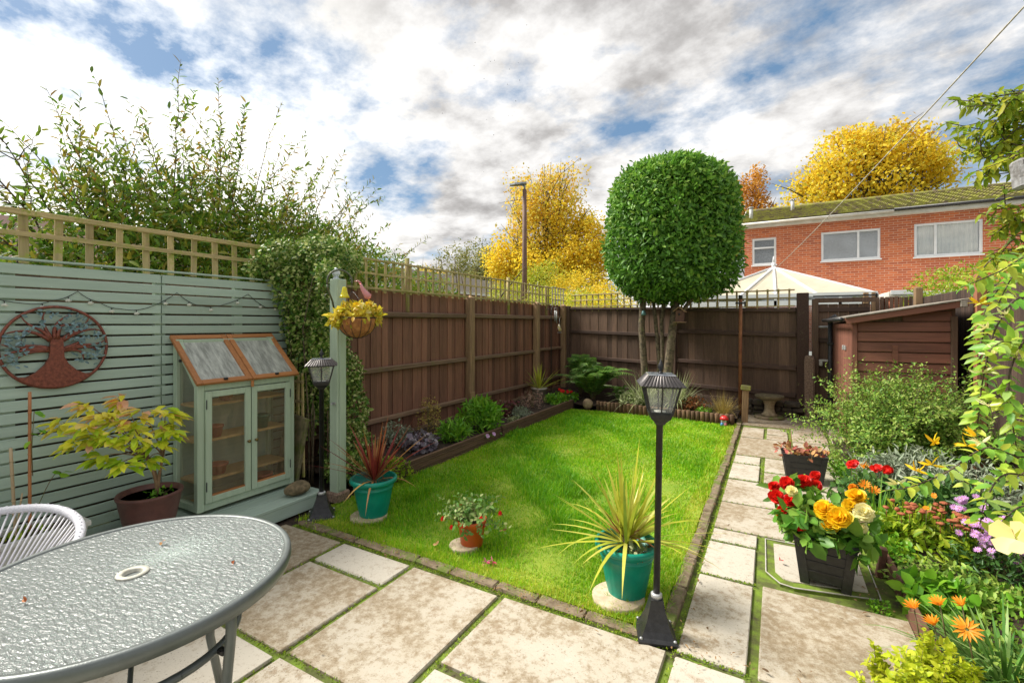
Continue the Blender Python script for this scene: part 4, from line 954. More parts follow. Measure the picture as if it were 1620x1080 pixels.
for b_ in br:
    m = MB(); a, b, c, d = [P2(*q, .008) for q in b_]; pts_ = []
    for i in range(11):
        s_ = i/10; pts_.append(a*(1-s_)**3+b*3*s_*(1-s_)**2+c*3*s_*s_*(1-s_)+d*s_**3)
    m.tube(pts_, [.0125-.0095*i/10 for i in range(11)], 6); m.build('branch', M['copper'], t)
    for _ in range(12):
        q = d+Vector((random.uniform(.002, .014), random.gauss(0, .028), random.gauss(0, .022)))
        if (Vector((0, q.y-wc.y, q.z-wc.z))).length < rr_*.95: lp.append(tuple(q)); ld.append((random.uniform(-.1, .2), random.gauss(0, 1), random.gauss(0, .6)))
    for s_ in (.55, .75):
        q = pts_[int(s_*10)]
        for _ in range(2): lp.append((q.x+.008, q.y+random.gauss(0, .014), q.z+random.gauss(0, .014))); ld.append((.1, random.gauss(0, 1), random.gauss(0, 1)))
nn = len(lp); leaves('metal_leaves', np.array(lp), np.array(ld), np.tile([1., 0, 0], (nn, 1))+RNG.normal(size=(nn, 3))*.3, .030, .017, plain('patina_leaf', (.22, .34, .36), .5, .1, (.10, .17, .20), 60), t)

# string of fairy lights on the slats
t = thing('fairy_lights', 'string of small clear fairy lights draped along the top slats', 'string lights', (XS, 1.5, 1.7))
pt = [(.80, 1.735), (1.02, 1.675), (1.15, 1.70), (1.27, 1.765), (1.38, 1.70), (1.50, 1.655), (1.66, 1.665), (1.86, 1.79), (2.0, 1.70), (2.18, 1.70), (2.42, 1.81), (2.6, 1.69), (2.72, 1.74), (2.8, 1.76)]
cv = []
for i in range(len(pt)-1):
    for s_ in np.linspace(0, 1, 6)[:-1]: cv.append(Vector((XS+.016, pt[i][0]+(pt[i+1][0]-pt[i][0])*s_, pt[i][1]+(pt[i+1][1]-pt[i][1])*s_-.012*math.sin(PI*s_))))
m = MB(); m.tube([(XS+.016, -.2, 1.72), (XS+.016, .4, 1.66)]+cv, .0022, 5); m.build('cable', M['black_pl'], t)
mc = glassm('clear_bulb', (.95, .95, .9), .05, .5)
for k in range(3, len(cv), 5):
    q = cv[k]; m = MB(); m.tube([q, q+Vector((.004, 0, -.014))], .0028, 5); bb_ = m.build('bulb_holder', M['black_pl'], t)
    m = MB(); m.blob(q+Vector((.006, 0, -.024)), (.010, .012, .010), 8, 6)
    for a in range(5): m.blob(q+Vector((.006, .011*math.cos(a*1.256), -.026+.006*math.sin(a*1.256))), (.004, .008, .005), 6, 4)
    m.build('bulb', mc, bb_)

# ---------------------------------------------------------------- round glass table
TC = Vector((-1.845, .72, 0)); TR = .47; TZ = .72
t = thing('garden_table', 'round grey metal patio table with a rippled glass top and a parasol hole', 'table', TC)
M['tgrey'] = plain('grey_powder_coat', (.17, .19, .185), .4, .3, (.13, .145, .14), 8, .15, 200)
m = MB(); m.lathe([(TR-.022, -.001), (TR-.022, .008), (TR-.006, .012), (TR+.002, .006), (TR+.004, -.014), (TR-.002, -.034), (TR-.012, -.036), (TR-.014, -.004)], TC+Vector((0, 0, TZ)), 96); m.build('rim', M['tgrey'], t)
gm, nt, b = new_mat('rippled_glass'); v = coords(nt, (.8, 2.0, 1), rot=(0, 0, R(62)))
vo = noise(nt, v, 44, 2, .5); b.inputs['Base Color'].default_value = (.56, .60, .58, 1); b.inputs['Roughness'].default_value = .24; b.inputs['Specular IOR Level'].default_value = .9
bump(nt, b, vo, .9, .011)
tr = nd(nt, 'ShaderNodeBsdfRefraction'); tr.inputs['Color'].default_value = (.72, .80, .77, 1); tr.inputs['Roughness'].default_value = .09; tr.inputs['IOR'].default_value = 1.12
for l_ in [l for l in nt.links if l.to_socket == b.inputs['Normal']]: lk(nt, l_.from_socket, tr.inputs['Normal'])
mx = nd(nt, 'ShaderNodeMixShader'); mx.inputs[0].default_value = .37; out = nt.nodes['Material Output']; lk(nt, tr.outputs[0], mx.inputs[1]); lk(nt, b.outputs[0], mx.inputs[2]); lk(nt, mx.outputs[0], out.inputs[0])
m = MB(); vs = []; fs = []; sg = 96; ri = .031
for k in range(sg):
    a = 2*PI*k/sg
    for r_i in (ri, TR-.021): vs.append((TC.x+r_i*math.cos(a), TC.y+r_i*math.sin(a), TZ+.006))
for k in range(sg): k2 = (k+1) % sg; fs.append((2*k, 2*k+1, 2*k2+1, 2*k2))
m.add(vs, fs); m.build('glass_top', gm, t)
m = MB(); m.lathe([(.026, -.03), (.026, .008), (.030, .012), (.044, .011), (.046, .0065), (.031, .0064), (.030, -.03)], TC+Vector((0, 0, TZ)), 32); m.build('parasol_collar', plain('cream_plastic', (.55, .55, .48), .5, 0, (.42, .40, .33), 60), t)
m = MB(); m.tube([TC+Vector((-TR+.02, 0, TZ-.02)), TC+Vector((TR-.02, 0, TZ-.02))], .009, 8); m.tube([TC+Vector((0, -TR+.02, TZ-.02)), TC+Vector((0, TR-.02, TZ-.02))], .009, 8); m.build('cross_bar', M['tgrey'], t)
for k in range(4):
    a = R(22+90*k); d = Vector((math.cos(a), math.sin(a), 0)); m = MB()
    m.tube([TC+d*.36+Vector((0, 0, TZ-.01)), TC+d*.355+Vector((0, 0, .55)), TC+d*.33+Vector((0, 0, .3)), TC+d*.40+Vector((0, 0, .0))], .0155, 12); l_ = m.build('leg', M['tgrey'], t)
    m = MB(); m.box(TC+d*.325+Vector((0, 0, .50)), (.03, .02, .02), None, None, .004); m.build('bolt', M['metal_dk'], l_)
m = MB(); m.tube([TC+Vector((.30*math.cos(a), .30*math.sin(a), .50)) for a in np.linspace(0, 2*PI, 49)], .013, 10, False); m.build('brace_ring', M['tgrey'], t)
m = MB()
for k in range(2): a = R(67+90*k); d = Vector((math.cos(a), math.sin(a), 0)); m.tube([TC+d*.30+Vector((0, 0, .50)), TC+Vector((0, 0, .485)), TC-d*.30+Vector((0, 0, .50))], .007, 8)
m.build('brace_spokes', M['tgrey'], t)

# ---------------------------------------------------------------- white string chair
CC = Vector((-2.66, .36, 0))
t = thing('string_chair', 'white round string chair tucked behind the glass table', 'chair', CC)
M['wcord'] = plain('white_cord', (.74, .73, .78), .45, 0, (.66, .65, .70), 30)
top = []; bot = []
c_top = Vector((-2.66, .36, .72)); 
for i in range(41):
    a = R(-40+290*i/40); hgt_ = .725-.20*(max(0, abs(a-R(105))/R(145)))**1.6
    top.append(Vector((c_top.x+.52*math.cos(a), c_top.y+.46*math.sin(a), hgt_))); bot.append(Vector((c_top.x+.23*math.cos(a), c_top.y+.23*math.sin(a), .40)))
m = MB(); m.tube(top, .017, 12); m.build('back_rim', plain('cord_wrap', (.74, .73, .78), .5, 0, (.6, .6, .66), 140, .8, 150), t)
m = MB()
for i in range(1, 40):
    m.tube([top[i], (top[i]+bot[i])/2+Vector((0, 0, -.01)), bot[i]], .0042, 6); m.tube([top[i]*.5+top[i+1]*.5, bot[i]], .0042, 6)
for i in range(3, 38):
    for k in (-2.3, 2.3): m.tube([top[i]+(top[i+1]-top[i])*(k*.12)-Vector((0, 0, .018)), top[i]+(top[i+1]-top[i])*(k*.12)+Vector((0, 0, .019))], .004, 5)
m.build('cords', M['wcord'], t)
m = MB(); m.lathe([(.0, .375), (.23, .38), (.245, .40), (.22, .405), (.0, .395)], Vector((c_top.x, c_top.y, 0)), 32); m.build('seat', M['wcord'], t)
for a in (40, 130, 220, 310):
    m = MB(); d = Vector((math.cos(R(a)), math.sin(R(a)), 0)); m.tube([c_top*1+d*.2-Vector((0, 0, .34)), Vector((c_top.x, c_top.y, 0))+d*.3], .011, 8); m.build('leg', M['wcord'], t)

# white trough with canes
px_, py_ = -3.62, .86
t = thing('trough_planter', 'grey white rectangular planter behind the string chair', 'planter', (px_, py_, .13))
m = MB(); 
def trough(m, c, l, w, h, tp=.85, wall=.018, ang=0.):
    cx, cy, cz = c; rz = Matrix.Rotation(ang, 3, 'Z')
    def ringp(sx, sy, z): return [tuple(rz@Vector((a*sx/2, b*sy/2, 0))+Vector((cx, cy, cz+z))) for a, b in ((-1, -1), (1, -1), (1, 1), (-1, 1))]
    rs = [ringp(w*tp, l*tp, 0), ringp(w*.985, l*.985, h*.9), ringp(w*1.05, l*1.03, h*.9), ringp(w*1.05, l*1.03, h), ringp(w-2*wall, l-2*wall, h), ringp(w*.8, l*.8, h*.4)]
    vs = [p for r_ in rs for p in r_]; fs = [(3, 2, 1, 0)]+[(i*4+k, i*4+(k+1) % 4, i*4+4+(k+1) % 4, i*4+4+k) for i in range(5) for k in range(4)]+[(20, 21, 22, 23)]
    m.add(vs, fs, False)
trough(m, (px_, py_, .13), .58, .26, .27); m.build('body', plain('cream_plastic_tub', (.60, .60, .58), .45, 0, (.45, .44, .40), 12), t)
m = MB(); m.box((px_, py_, .355), (.21, .50, .03)); m.build('soil', M['soil'], t)
M['cane'] = wood('bamboo', (.52, .22, .08), (.38, .15, .06), 'z', .5, 1., None, .4, .3); M['cane2'] = wood('dry_cane', (.55, .42, .26), (.4, .3, .18), 'z', .7, 1., None, .4, .3)
for (x, y, h_, ln, mt, lb) in ((-3.62, .935, 1.17, .0, 'cane', 'tallest orange bamboo cane standing in the white planter'), (-3.64, .885, .87, -.02, 'cane2', 'pale bamboo cane to the left of the tall orange cane'), (-3.66, .80, .80, -.04, 'cane2', 'pale leaning cane at the left edge of the photograph'), (-3.6, .87, .62, .03, 'cane2', 'short thin dry stick between the two pale canes')):
    m = MB(); n_ = 7; pts_ = [(x, y+ln*i/n_, .36+(h_-.36)*i/n_) for i in range(n_+1)]; rad = []
    m.tube(pts_, [.0075 if 'short' not in lb else .004]*(n_+1), 8)
    for p in pts_[1:-1]: m.tube([(p[0], p[1], p[2]-.003), (p[0], p[1], p[2]+.003)], .0092 if 'short' not in lb else .005, 8)
    o = m.build('bamboo_cane', M[mt]); tag(o, lb, 'cane', 'canes standing in the white planter')
# string chair end
# ================================================================ lamps and pots
def lantern_post(label, loc, rot, sc_, group='black lantern posts beside the lawn'):
    t = thing('lantern_post', label, 'lamp', (0, 0, 0), group)
    def sq(m, prof):
        vs = []; fs = []
        for r_, z in prof:
            for k in range(4): a = PI/4+k*PI/2; vs.append((r_*math.sqrt(2)*math.cos(a), r_*math.sqrt(2)*math.sin(a), z))
        for i in range(len(prof)-1):
            for k in range(4): k2 = (k+1) % 4; fs.append((i*4+k, i*4+k2, (i+1)*4+k2, (i+1)*4+k))
        fs.append((3, 2, 1, 0)); n_ = len(prof)-1; fs.append(tuple(n_*4+k for k in range(4))); m.add(vs, fs)
    m = MB(); sq(m, [(.094, 0), (.094, .012), (.086, .020), (.080, .024), (.066, .048), (.052, .085), (.041, .125), (.033, .165), (.031, .18)]); b_ = m.build('base', M['metal_dk'], t)
    for sx in (-1, 1):
        for sy in (-1, 1): m = MB(); m.lathe([(.008, .018), (.008, .026), (.003, .029)], (sx*.080, sy*.080, 0), 8); m.build('bolt', M['galv'], b_)
    m = MB(); m.lathe([(.026, .178), (.028, .20), (.020, .205)], (0, 0, 0), 16); m.build('collar', M['galv'], b_)
    m = MB(); m.lathe([(.0165, .19), (.0165, 1.02), (.018, 1.02), (.018, 1.04)], (0, 0, 0), 18); m.build('pole', M['metal_dk'], t)
    # lantern: cup, framed glass, roof, finial
    m = MB(); sq(m, [(.022, 1.028), (.028, 1.040), (.048, 1.060), (.053, 1.078), (.054, 1.082)]); m.build('cup', M['metal_dk'], t)
    zb, zt, rb, rt = 1.082, 1.222, .052, .084
    m = MB()
    for sx, sy in ((-1, -1), (1, -1), (1, 1), (-1, 1)): m.bar((sx*rb, sy*rb, zb), (sx*rt, sy*rt, zt), .0085, .0085, (1, 0, 0))
    for ax in range(4):
        c, s = [(1, 0), (0, 1), (-1, 0), (0, -1)][ax]; m.bar((c*rb, s*rb, zb), (c*rt, s*rt, zt), .006, .006, (-s, c, 0))
        p0 = (c*rb-s*rb, s*rb+c*rb, zb+.004); p1 = (c*rb+s*rb, s*rb-c*rb, zb+.004); m.bar(p0, p1, .011, .012, (0, 0, 1))
        p0 = (c*rt-s*rt, s*rt+c*rt, zt-.004); p1 = (c*rt+s*rt, s*rt-c*rt, zt-.004); m.bar(p0, p1, .011, .012, (0, 0, 1))
    m.build('lantern_frame', M['metal_dk'], t)
    m = MB(); q = .96
    vs = [(sx*rb*q, sy*rb*q, zb) for sx, sy in ((-1, -1), (1, -1), (1, 1), (-1, 1))]+[(sx*rt*q, sy*rt*q, zt) for sx, sy in ((-1, -1), (1, -1), (1, 1), (-1, 1))]
    m.add(vs, [(0, 1, 5, 4), (1, 2, 6, 5), (2, 3, 7, 6), (3, 0, 4, 7)]); m.build('glass', bpy.data.materials.get('lantern_glass') or glassm('lantern_glass', (.97, .98, .95), .3, .20), t)
    m = MB(); m.lathe([(.006, 1.085), (.030, 1.088), (.030, 1.092), (.005, 1.094)], (0, 0, 0), 16); m.lathe([(.028, 1.205), (.016, 1.20), (.003, 1.19)], (0, 0, 0), 12); m.build('light_unit', plain('lamp_plastic', (.7, .7, .66), .3) if 'lamp_plastic' not in bpy.data.materials else bpy.data.materials['lamp_plastic'], t)
    m = MB(); vs = []; fs = []; n_ = 12; ro, ri = .107, .064; z0, z1 = 1.220, 1.268
    for side in range(4):
        a = side*PI/2; c, s = math.cos(a), math.sin(a); b0 = len(vs)
        for i in range(2*n_+1):
            f = -1+2*i/(2*n_); lift = .004 if i % 2 else 0
            for rr__, zz in ((ro, z0+lift), (ri, z1+lift)): vs.append((c*rr__-s*f*rr__, s*rr__+c*f*rr__, zz))
        for i in range(2*n_): fs.append((b0+2*i, b0+2*i+2, b0+2*i+3, b0+2*i+1))
    m.add(vs, fs); sq(m, [(.094, 1.216), (.104, 1.219), (.104, 1.223)]); m.build('roof', bpy.data.materials.get('lantern_roof') or plain('lantern_roof', (.07, .062, .06), .35, .5, (.05, .045, .045), 30), t)
    m = MB(); sq(m, [(.063, 1.262), (.066, 1.270), (.062, 1.274)]); m.build('solar_panel', bpy.data.materials.get('solar') or plain('solar', (.16, .18, .22), .12, .2, (.30, .31, .33), 40), t)
    m = MB(); m.lathe([(.012, 1.272), (.012, 1.278), (.006, 1.282), (.006, 1.292), (.013, 1.302), (.014, 1.312), (.008, 1.325), (.003, 1.340), (.001, 1.345)], (0, 0, 0), 14); m.build('finial', M['metal_dk'], t)
    t.location = loc; t.rotation_euler = (0, 0, rot); t.scale = (sc_,)*3
    return t
l1 = lantern_post('tall black lantern post standing in the foreground at the near corner of the lawn', (-.515, 2.37, .004), R(20), .985)
l2 = copy_tree(l1); l2['label'] = 'black lantern post beside the green painted post and the glazed cabinet'; l2.location = (-3.17, 2.50, .0); l2.rotation_euler = (0, 0, R(50)); l2.scale = (1.12, 1.12, 1.0)
l1.rotation_euler = (R(.2), R(1.0), R(20)); l1.scale = (.985, .985, 1.02)

M['teal'] = plain('teal_plastic', (.0, .27, .19), .38, 0, (.0, .22, .155), 8, .15, 180)
M['orange'] = plain('orange_plastic', (.66, .12, .02), .45, 0, (.55, .095, .017), 9)
def teal_pot(label, x, y, z, s=1.):
    t = thing('plant_pot', label, 'plant pot', (0, 0, 0), 'teal pots on the lawn')
    m = MB(); m.lathe([(.001, .002), (.105, .002), (.108, .0), (.112, .006), (.112, .02), (.128, .10), (.143, .18), (.156, .238), (.161, .243), (.161, .252), (.158, .256), (.160, .285), (.184, .288), (.190, .296), (.192, .312), (.186, .324), (.172, .326), (.166, .318), (.158, .27)], (0, 0, 0), 72, (.03, .235, 12, .028)); m.build('body', M['teal'], t)
    m = MB(); m.lathe([(.001, .268), (.158, .268)], (0, 0, 0), 30); vs = m.v[:]; m.build('soil', M['soil'], t)
    P = np.stack([RNG.uniform(-.11, .11, 60), RNG.uniform(-.11, .11, 60), np.full(60, .272)], 1); leaves('leaf_litter', P, dirs(60, .1), dirs(60, 1.5), .04, .02, leafm('litter', [(.20, .11, .05), (.32, .2, .09), (.1, .06, .03)], .8, .1) if 'litter' not in bpy.data.materials else bpy.data.materials['litter'], t)
    t.location = (x, y, z); t.scale = (s,)*3; return t
tp = teal_pot('teal plastic pot beside the tall foreground lantern post, holding the yellow green spiky plant', -.735, 2.63, .012, .93)
t2 = copy_tree(tp); t2['label'] = 'teal plastic pot by the green post, holding the dark red spiky plant'; t2.location = (-2.80, 2.70, .012); t2.scale = (.96,)*3
for x, y, r_, lb in ((-.745, 2.60, .145, 'pale round stone under the teal pot beside the tall lantern'), (-2.80, 2.70, .145, 'pale round stone under the teal pot by the green post'), (-1.85, 2.67, .105, 'pale round stone under the orange pot')):
    m = MB(); m.lathe([(.001, -.01), (r_, -.01), (r_, .028), (r_*.95, .034), (.001, .034)], (x-.02, y-.03, -.004), 26); o = m.build('stepping_stone', M['pale_stone']); tag(o, lb, 'stepping stone', 'stones under the lawn pots')
OS = .86; t = thing('plant_pot', 'small orange plastic pot on the lawn between the two teal pots', 'plant pot', (-1.835, 2.68, .012))
m = MB(); m.lathe([(.001, .002), (.072, .002), (.075, .008), (.092, .14), (.099, .142), (.104, .172), (.106, .184), (.098, .186), (.090, .15)], Vector((-1.835, 2.68, .012)), 48); m.build('body', M['orange'], t)
m = MB(); m.lathe([(.001, .160), (.092, .160)], Vector((-1.835, 2.68, .012)), 24); m.build('soil', M['soil'], t)
# mauve brown pot on the step
c = Vector((-3.73, 1.555, .127))
t = thing('plant_pot', 'large mauve brown ceramic pot on the green step beside the glazed cabinet', 'plant pot', c)
m = MB(); m.lathe([(.001, 0), (.120, 0), (.128, .008), (.150, .09), (.172, .20), (.178, .245), (.186, .252), (.190, .268), (.184, .278), (.172, .276), (.160, .245)], c, 64)
m.build('body', plain('glazed_brown', (.155, .062, .052), .42, 0, (.12, .048, .042), 18, .25, 120, ((.06, .03, .03), 35, .66)), t)
m = MB(); m.lathe([(.001, .246), (.166, .246)], c, 30); m.build('soil', M['soil'], t)

# black square planter with begonias, and the one behind
def black_planter(label, x, y, z, l, w, h, ang):
    t = thing('black_planter', label, 'planter', (0, 0, 0), 'black square planters on the path')
    m = MB(); rz = Matrix.Rotation(0, 3, 'Z'); tp_ = .80
    def rg(sx, sy, z_): return [(a*sx/2, b*sy/2, z_) for a, b in ((-1, -1), (1, -1), (1, 1), (-1, 1))]
    rs = [rg(l*tp_, w*tp_, .03), rg(l*.97, w*.97, h*.94), rg(l*1.04, w*1.04, h*.94), rg(l*1.05, w*1.05, h), rg(l*.93, w*.93, h), rg(l*.90, w*.90, h*.9)]
    vs = [p for r_ in rs for p in r_]; m.add(vs, [(3, 2, 1, 0)]+[(i*4+k, i*4+(k+1) % 4, i*4+4+(k+1) % 4, i*4+4+k) for i in range(5) for k in range(4)], False, .5); m.build('body', M['black_pl'], t)
    for sx in (-1, 1):
        for sy in (-1, 1):
            m = MB(); q = .024
            a0 = Vector((sx*l*tp_*.49, sy*w*tp_*.49, 0)); a1 = Vector((sx*l*.495, sy*w*.495, h*.93)); e = .032
            vs = []
            for p in (a0, a1): vs += [(p.x+sx*.006, p.y+sy*.006, p.z), (p.x-sx*e*1.3, p.y+sy*.006, p.z), (p.x-sx*e*1.3, p.y-sy*e*1.3, p.z), (p.x+sx*.006, p.y-sy*e*1.3, p.z)]
            m.add(vs, [(0, 1, 2, 3), (7, 6, 5, 4), (0, 4, 5, 1), (1, 5, 6, 2), (2, 6, 7, 3), (3, 7, 4, 0)], False, .5); m.build('leg', M['black_pl'], t)
    m = MB()
    for k in range(1, 4):
        z_ = .03+(h*.9-.03)*k/4; f = tp_+(.97-tp_)*k/4+.006
        for sy in (-1, 1): m.box((0, sy*w*f/2, z_), (l*f-.08, .006, .008))
        for sx in (-1, 1): m.box((sx*l*f/2, 0, z_), (.006, w*f-.08, .008))
    m.build('plank_ribs', M['black_pl'], t)
    m = MB(); m.box((0, 0, h*.9), (l*.9, w*.9, .01)); m.build('soil', M['soil'], t)
    t.location = (x, y, z); t.rotation_euler = (0, 0, ang); return t
black_planter('black square planter in front on the path, full of red and yellow begonias', .27, 3.37, .012, .30, .30, .285, R(-6))
black_planter('black planter further up the path, holding dried reddish leaves', .25, 5.40, .012, .36, .26, .27, R(4))
# ================================================================ plant kinds
def at(px, py, d):
    """surveyed point: photograph pixel and measured distance along the view -> metres"""
    a = (px-810)/735*d; c, s = math.cos(YAW), math.sin(YAW)
    return Vector((a*c-d*s, a*s+d*c, H+(512-py)/735*d))

L_ = {}
def lm(k, *a, **kw):
    if k not in L_: L_[k] = leafm('leaf_'+k, *a, **kw)
    return L_[k]
lm('ivy', [(.05, .13, .02), (.10, .22, .025), (.18, .30, .04), (.40, .48, .14), (.58, .60, .26)], .45, .25)
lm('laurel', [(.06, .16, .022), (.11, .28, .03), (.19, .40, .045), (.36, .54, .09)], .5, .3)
lm('shrub', [(.05, .13, .015), (.09, .20, .02), (.15, .27, .03), (.22, .26, .03), (.26, .20, .03)], .4, .4)
lm('bright', [(.10, .30, .02), (.18, .42, .025), (.28, .50, .04)], .4, .35)
lm('lime', [(.16, .30, .015), (.30, .44, .02), (.46, .52, .04)], .4, .4)
lm('gold', [(.40, .52, .02), (.58, .66, .03), (.74, .74, .07)], .4, .4)
lm('cover', [(.10, .23, .03), (.18, .34, .04), (.30, .44, .06), (.42, .50, .12)], .5, .3)
lm('fern', [(.07, .19, .03), (.13, .28, .04), (.24, .38, .07)], .5, .3)
lm('heuch', [(.12, .09, .12), (.25, .22, .27), (.40, .37, .40), (.14, .05, .06)], .5, .1)
lm('silver', [(.18, .24, .15), (.30, .36, .24), (.44, .48, .36)], .6, .2)
lm('maroon', [(.13, .03, .04), (.20, .06, .06), (.10, .09, .03)], .5, .2)
lm('straw', [(.40, .28, .07), (.52, .40, .12), (.30, .26, .06)], .6, .3)
lm('brown', [(.25, .09, .03), (.38, .14, .04), (.16, .07, .03), (.14, .15, .04)], .7, .2)
lm('varieg', [(.16, .24, .06), (.42, .46, .22), (.55, .58, .36)], .5, .3)
lm('peony', [(.44, .66, .04), (.64, .76, .05), (.82, .80, .06), (.92, .78, .14), (.90, .50, .32)], .4, .4)
lm('basket', [(.50, .46, .03), (.72, .58, .05), (.80, .62, .10), (.45, .50, .03), (.75, .45, .06)], .4, .4)
lm('redcord', [(.16, .02, .02), (.26, .04, .03), (.36, .09, .04), (.42, .22, .06)], .4, .25)
lm('cord', [(.36, .44, .04), (.55, .55, .06), (.66, .62, .12), (.24, .36, .04)], .4, .3)
lm('fuch', [(.09, .24, .04), (.20, .36, .08), (.42, .46, .18)], .5, .3)
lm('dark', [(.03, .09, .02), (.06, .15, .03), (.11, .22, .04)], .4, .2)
lm('begonia', [(.08, .24, .03), (.15, .34, .04), (.28, .44, .07)], .4, .3)
lm('honey', [(.14, .38, .05), (.26, .50, .06), (.46, .64, .07), (.66, .70, .10), (.26, .48, .16)], .4, .45)
lm('cherry', [(.18, .30, .02), (.32, .42, .03), (.52, .50, .04), (.12, .24, .02)], .4, .45)
lm('red', [(.72, .015, .01), (.85, .03, .015), (.60, .01, .01)], .45, .25)
lm('yellow', [(.85, .55, .01), (.92, .66, .02), (.85, .48, .01)], .45, .3)
lm('cream', [(.90, .82, .36), (.92, .88, .52)], .45, .3)
lm('orangef', [(.85, .25, .01), (.90, .38, .02)], .45, .25)
lm('lilac', [(.52, .22, .55), (.64, .34, .66), (.72, .46, .72)], .5, .25)
lm('sedum', [(.22, .035, .02), (.34, .08, .03), (.16, .03, .02)], .7, .05)
lm('pinkh', [(.42, .22, .18), (.52, .34, .26), (.22, .2, .1)], .7, .1)
M['stem'] = plain('green_stem', (.12, .14, .04), .6, 0, (.16, .10, .05), 12)
M['bark'] = plain('bark', (.19, .145, .09), .9, 0, (.06, .047, .03), 22, .8, 40, ((.16, .17, .06), 8, .58))
M['twig'] = plain('dark_twig', (.07, .045, .035), .7, 0, (.11, .07, .045), 16)

def plant(name, label, base, group=None): return thing(name, label, 'plant', base, group)
def bz_pts(a, b, c, n=8):
    a, b, c = Vector(a), Vector(b), Vector(c); return [a*(1-t)**2+b*2*t*(1-t)+c*t*t for t in [i/n for i in range(n+1)]]
def stems(parent, base, tips, r0=.004, r1=.0015, mat=None, sag=.3, name='stems', n=6):
    m = MB()
    for tp in tips:
        b = Vector(base); tp = Vector(tp); mid_ = b*.5+tp*.5+Vector((0, 0, sag*(tp-b).length*.4)); q = bz_pts(b, mid_, tp, n); m.tube(q, [r0+(r1-r0)*i/n for i in range(n+1)], 5)
    return m.build(name, mat or M['stem'], parent)
def mound(name, label, x, y, z, r, h, n, L, W, mk, tiny=False, up=.35, out=.6, group=None, extra=None, inner=.45):
    t = plant(name, label, (x, y, z), group)
    bl = [(x, y, z+h*.35, r*.85, r*.85, h*.62)]
    for k in range(5):
        a = random.uniform(0, 2*PI); q = r*random.uniform(.3, .62); bl.append((x+q*math.cos(a), y+q*math.sin(a), z+h*random.uniform(.25, .62), r*random.uniform(.32, .5), r*random.uniform(.32, .5), h*random.uniform(.25, .40)))
    foliage('foliage', bl, n, L, W, L_[mk], t, up, out, tiny, inner, z-.02)
    tips = [(x+random.uniform(-.6, .6)*r, y+random.uniform(-.6, .6)*r, z+h*random.uniform(.5, .85)) for _ in range(9)]
    stems(t, (x, y, z-.03), tips)
    return t
def rosette(parent, c, nrm, r, mk, layers=4, k=7, name='flower', cup=.5, ruffle=.22):
    """double bloom: rings of cupped petals"""
    nrm = Vector(nrm).normalized(); u = nrm.orthogonal().normalized(); v = nrm.cross(u); P, D, N, Ls = [], [], [], []
    for l in range(layers):
        f = 1-l/layers; kk = max(4, int(k*(.5+.5*f)))
        for i in range(kk):
            a = 2*PI*(i+.5*l)/kk+random.gauss(0, .12); rad = u*math.cos(a)+v*math.sin(a); e = R(10+70*(1-f)*cup*1.3+random.gauss(0, 8))
            D.append(rad*math.cos(e)+nrm*math.sin(e)); N.append(nrm*math.cos(e)-rad*math.sin(e)+Vector([random.gauss(0, ruffle) for _ in range(3)])); P.append(Vector(c)+nrm*(r*.10*l)+rad*r*.04); Ls.append(r*(.45+.6*f)*random.uniform(.88, 1.1))
    Ls = np.array(Ls); return leaves(name, np.array([tuple(p) for p in P]), np.array([tuple(p) for p in D]), np.array([tuple(p) for p in N]), Ls, Ls*.95, L_[mk], parent, PETAL_V, LEAF_F)
def daisy(parent, c, nrm, r, mk, k=14, centre=None, wd=.28, el=15):
    nrm = Vector(nrm).normalized(); u = nrm.orthogonal().normalized(); v = nrm.cross(u); P, D, N = [], [], []
    for i in range(k):
        a = 2*PI*i/k+random.gauss(0, .06); rad = u*math.cos(a)+v*math.sin(a); e = R(el+random.gauss(0, 6)); D.append(tuple(rad*math.cos(e)+nrm*math.sin(e))); N.append(tuple(nrm)); P.append(tuple(Vector(c)+rad*r*.1))
    f = leaves('flower', np.array(P), np.array(D), np.array(N), np.full(k, r), np.full(k, r*wd), L_[mk], parent)
    if centre:
        m = MB(); m.blob(Vector(c)+nrm*r*.05, (r*.2, r*.2, r*.14), 8, 5); m.build('flower_centre', centre, f)
    return f
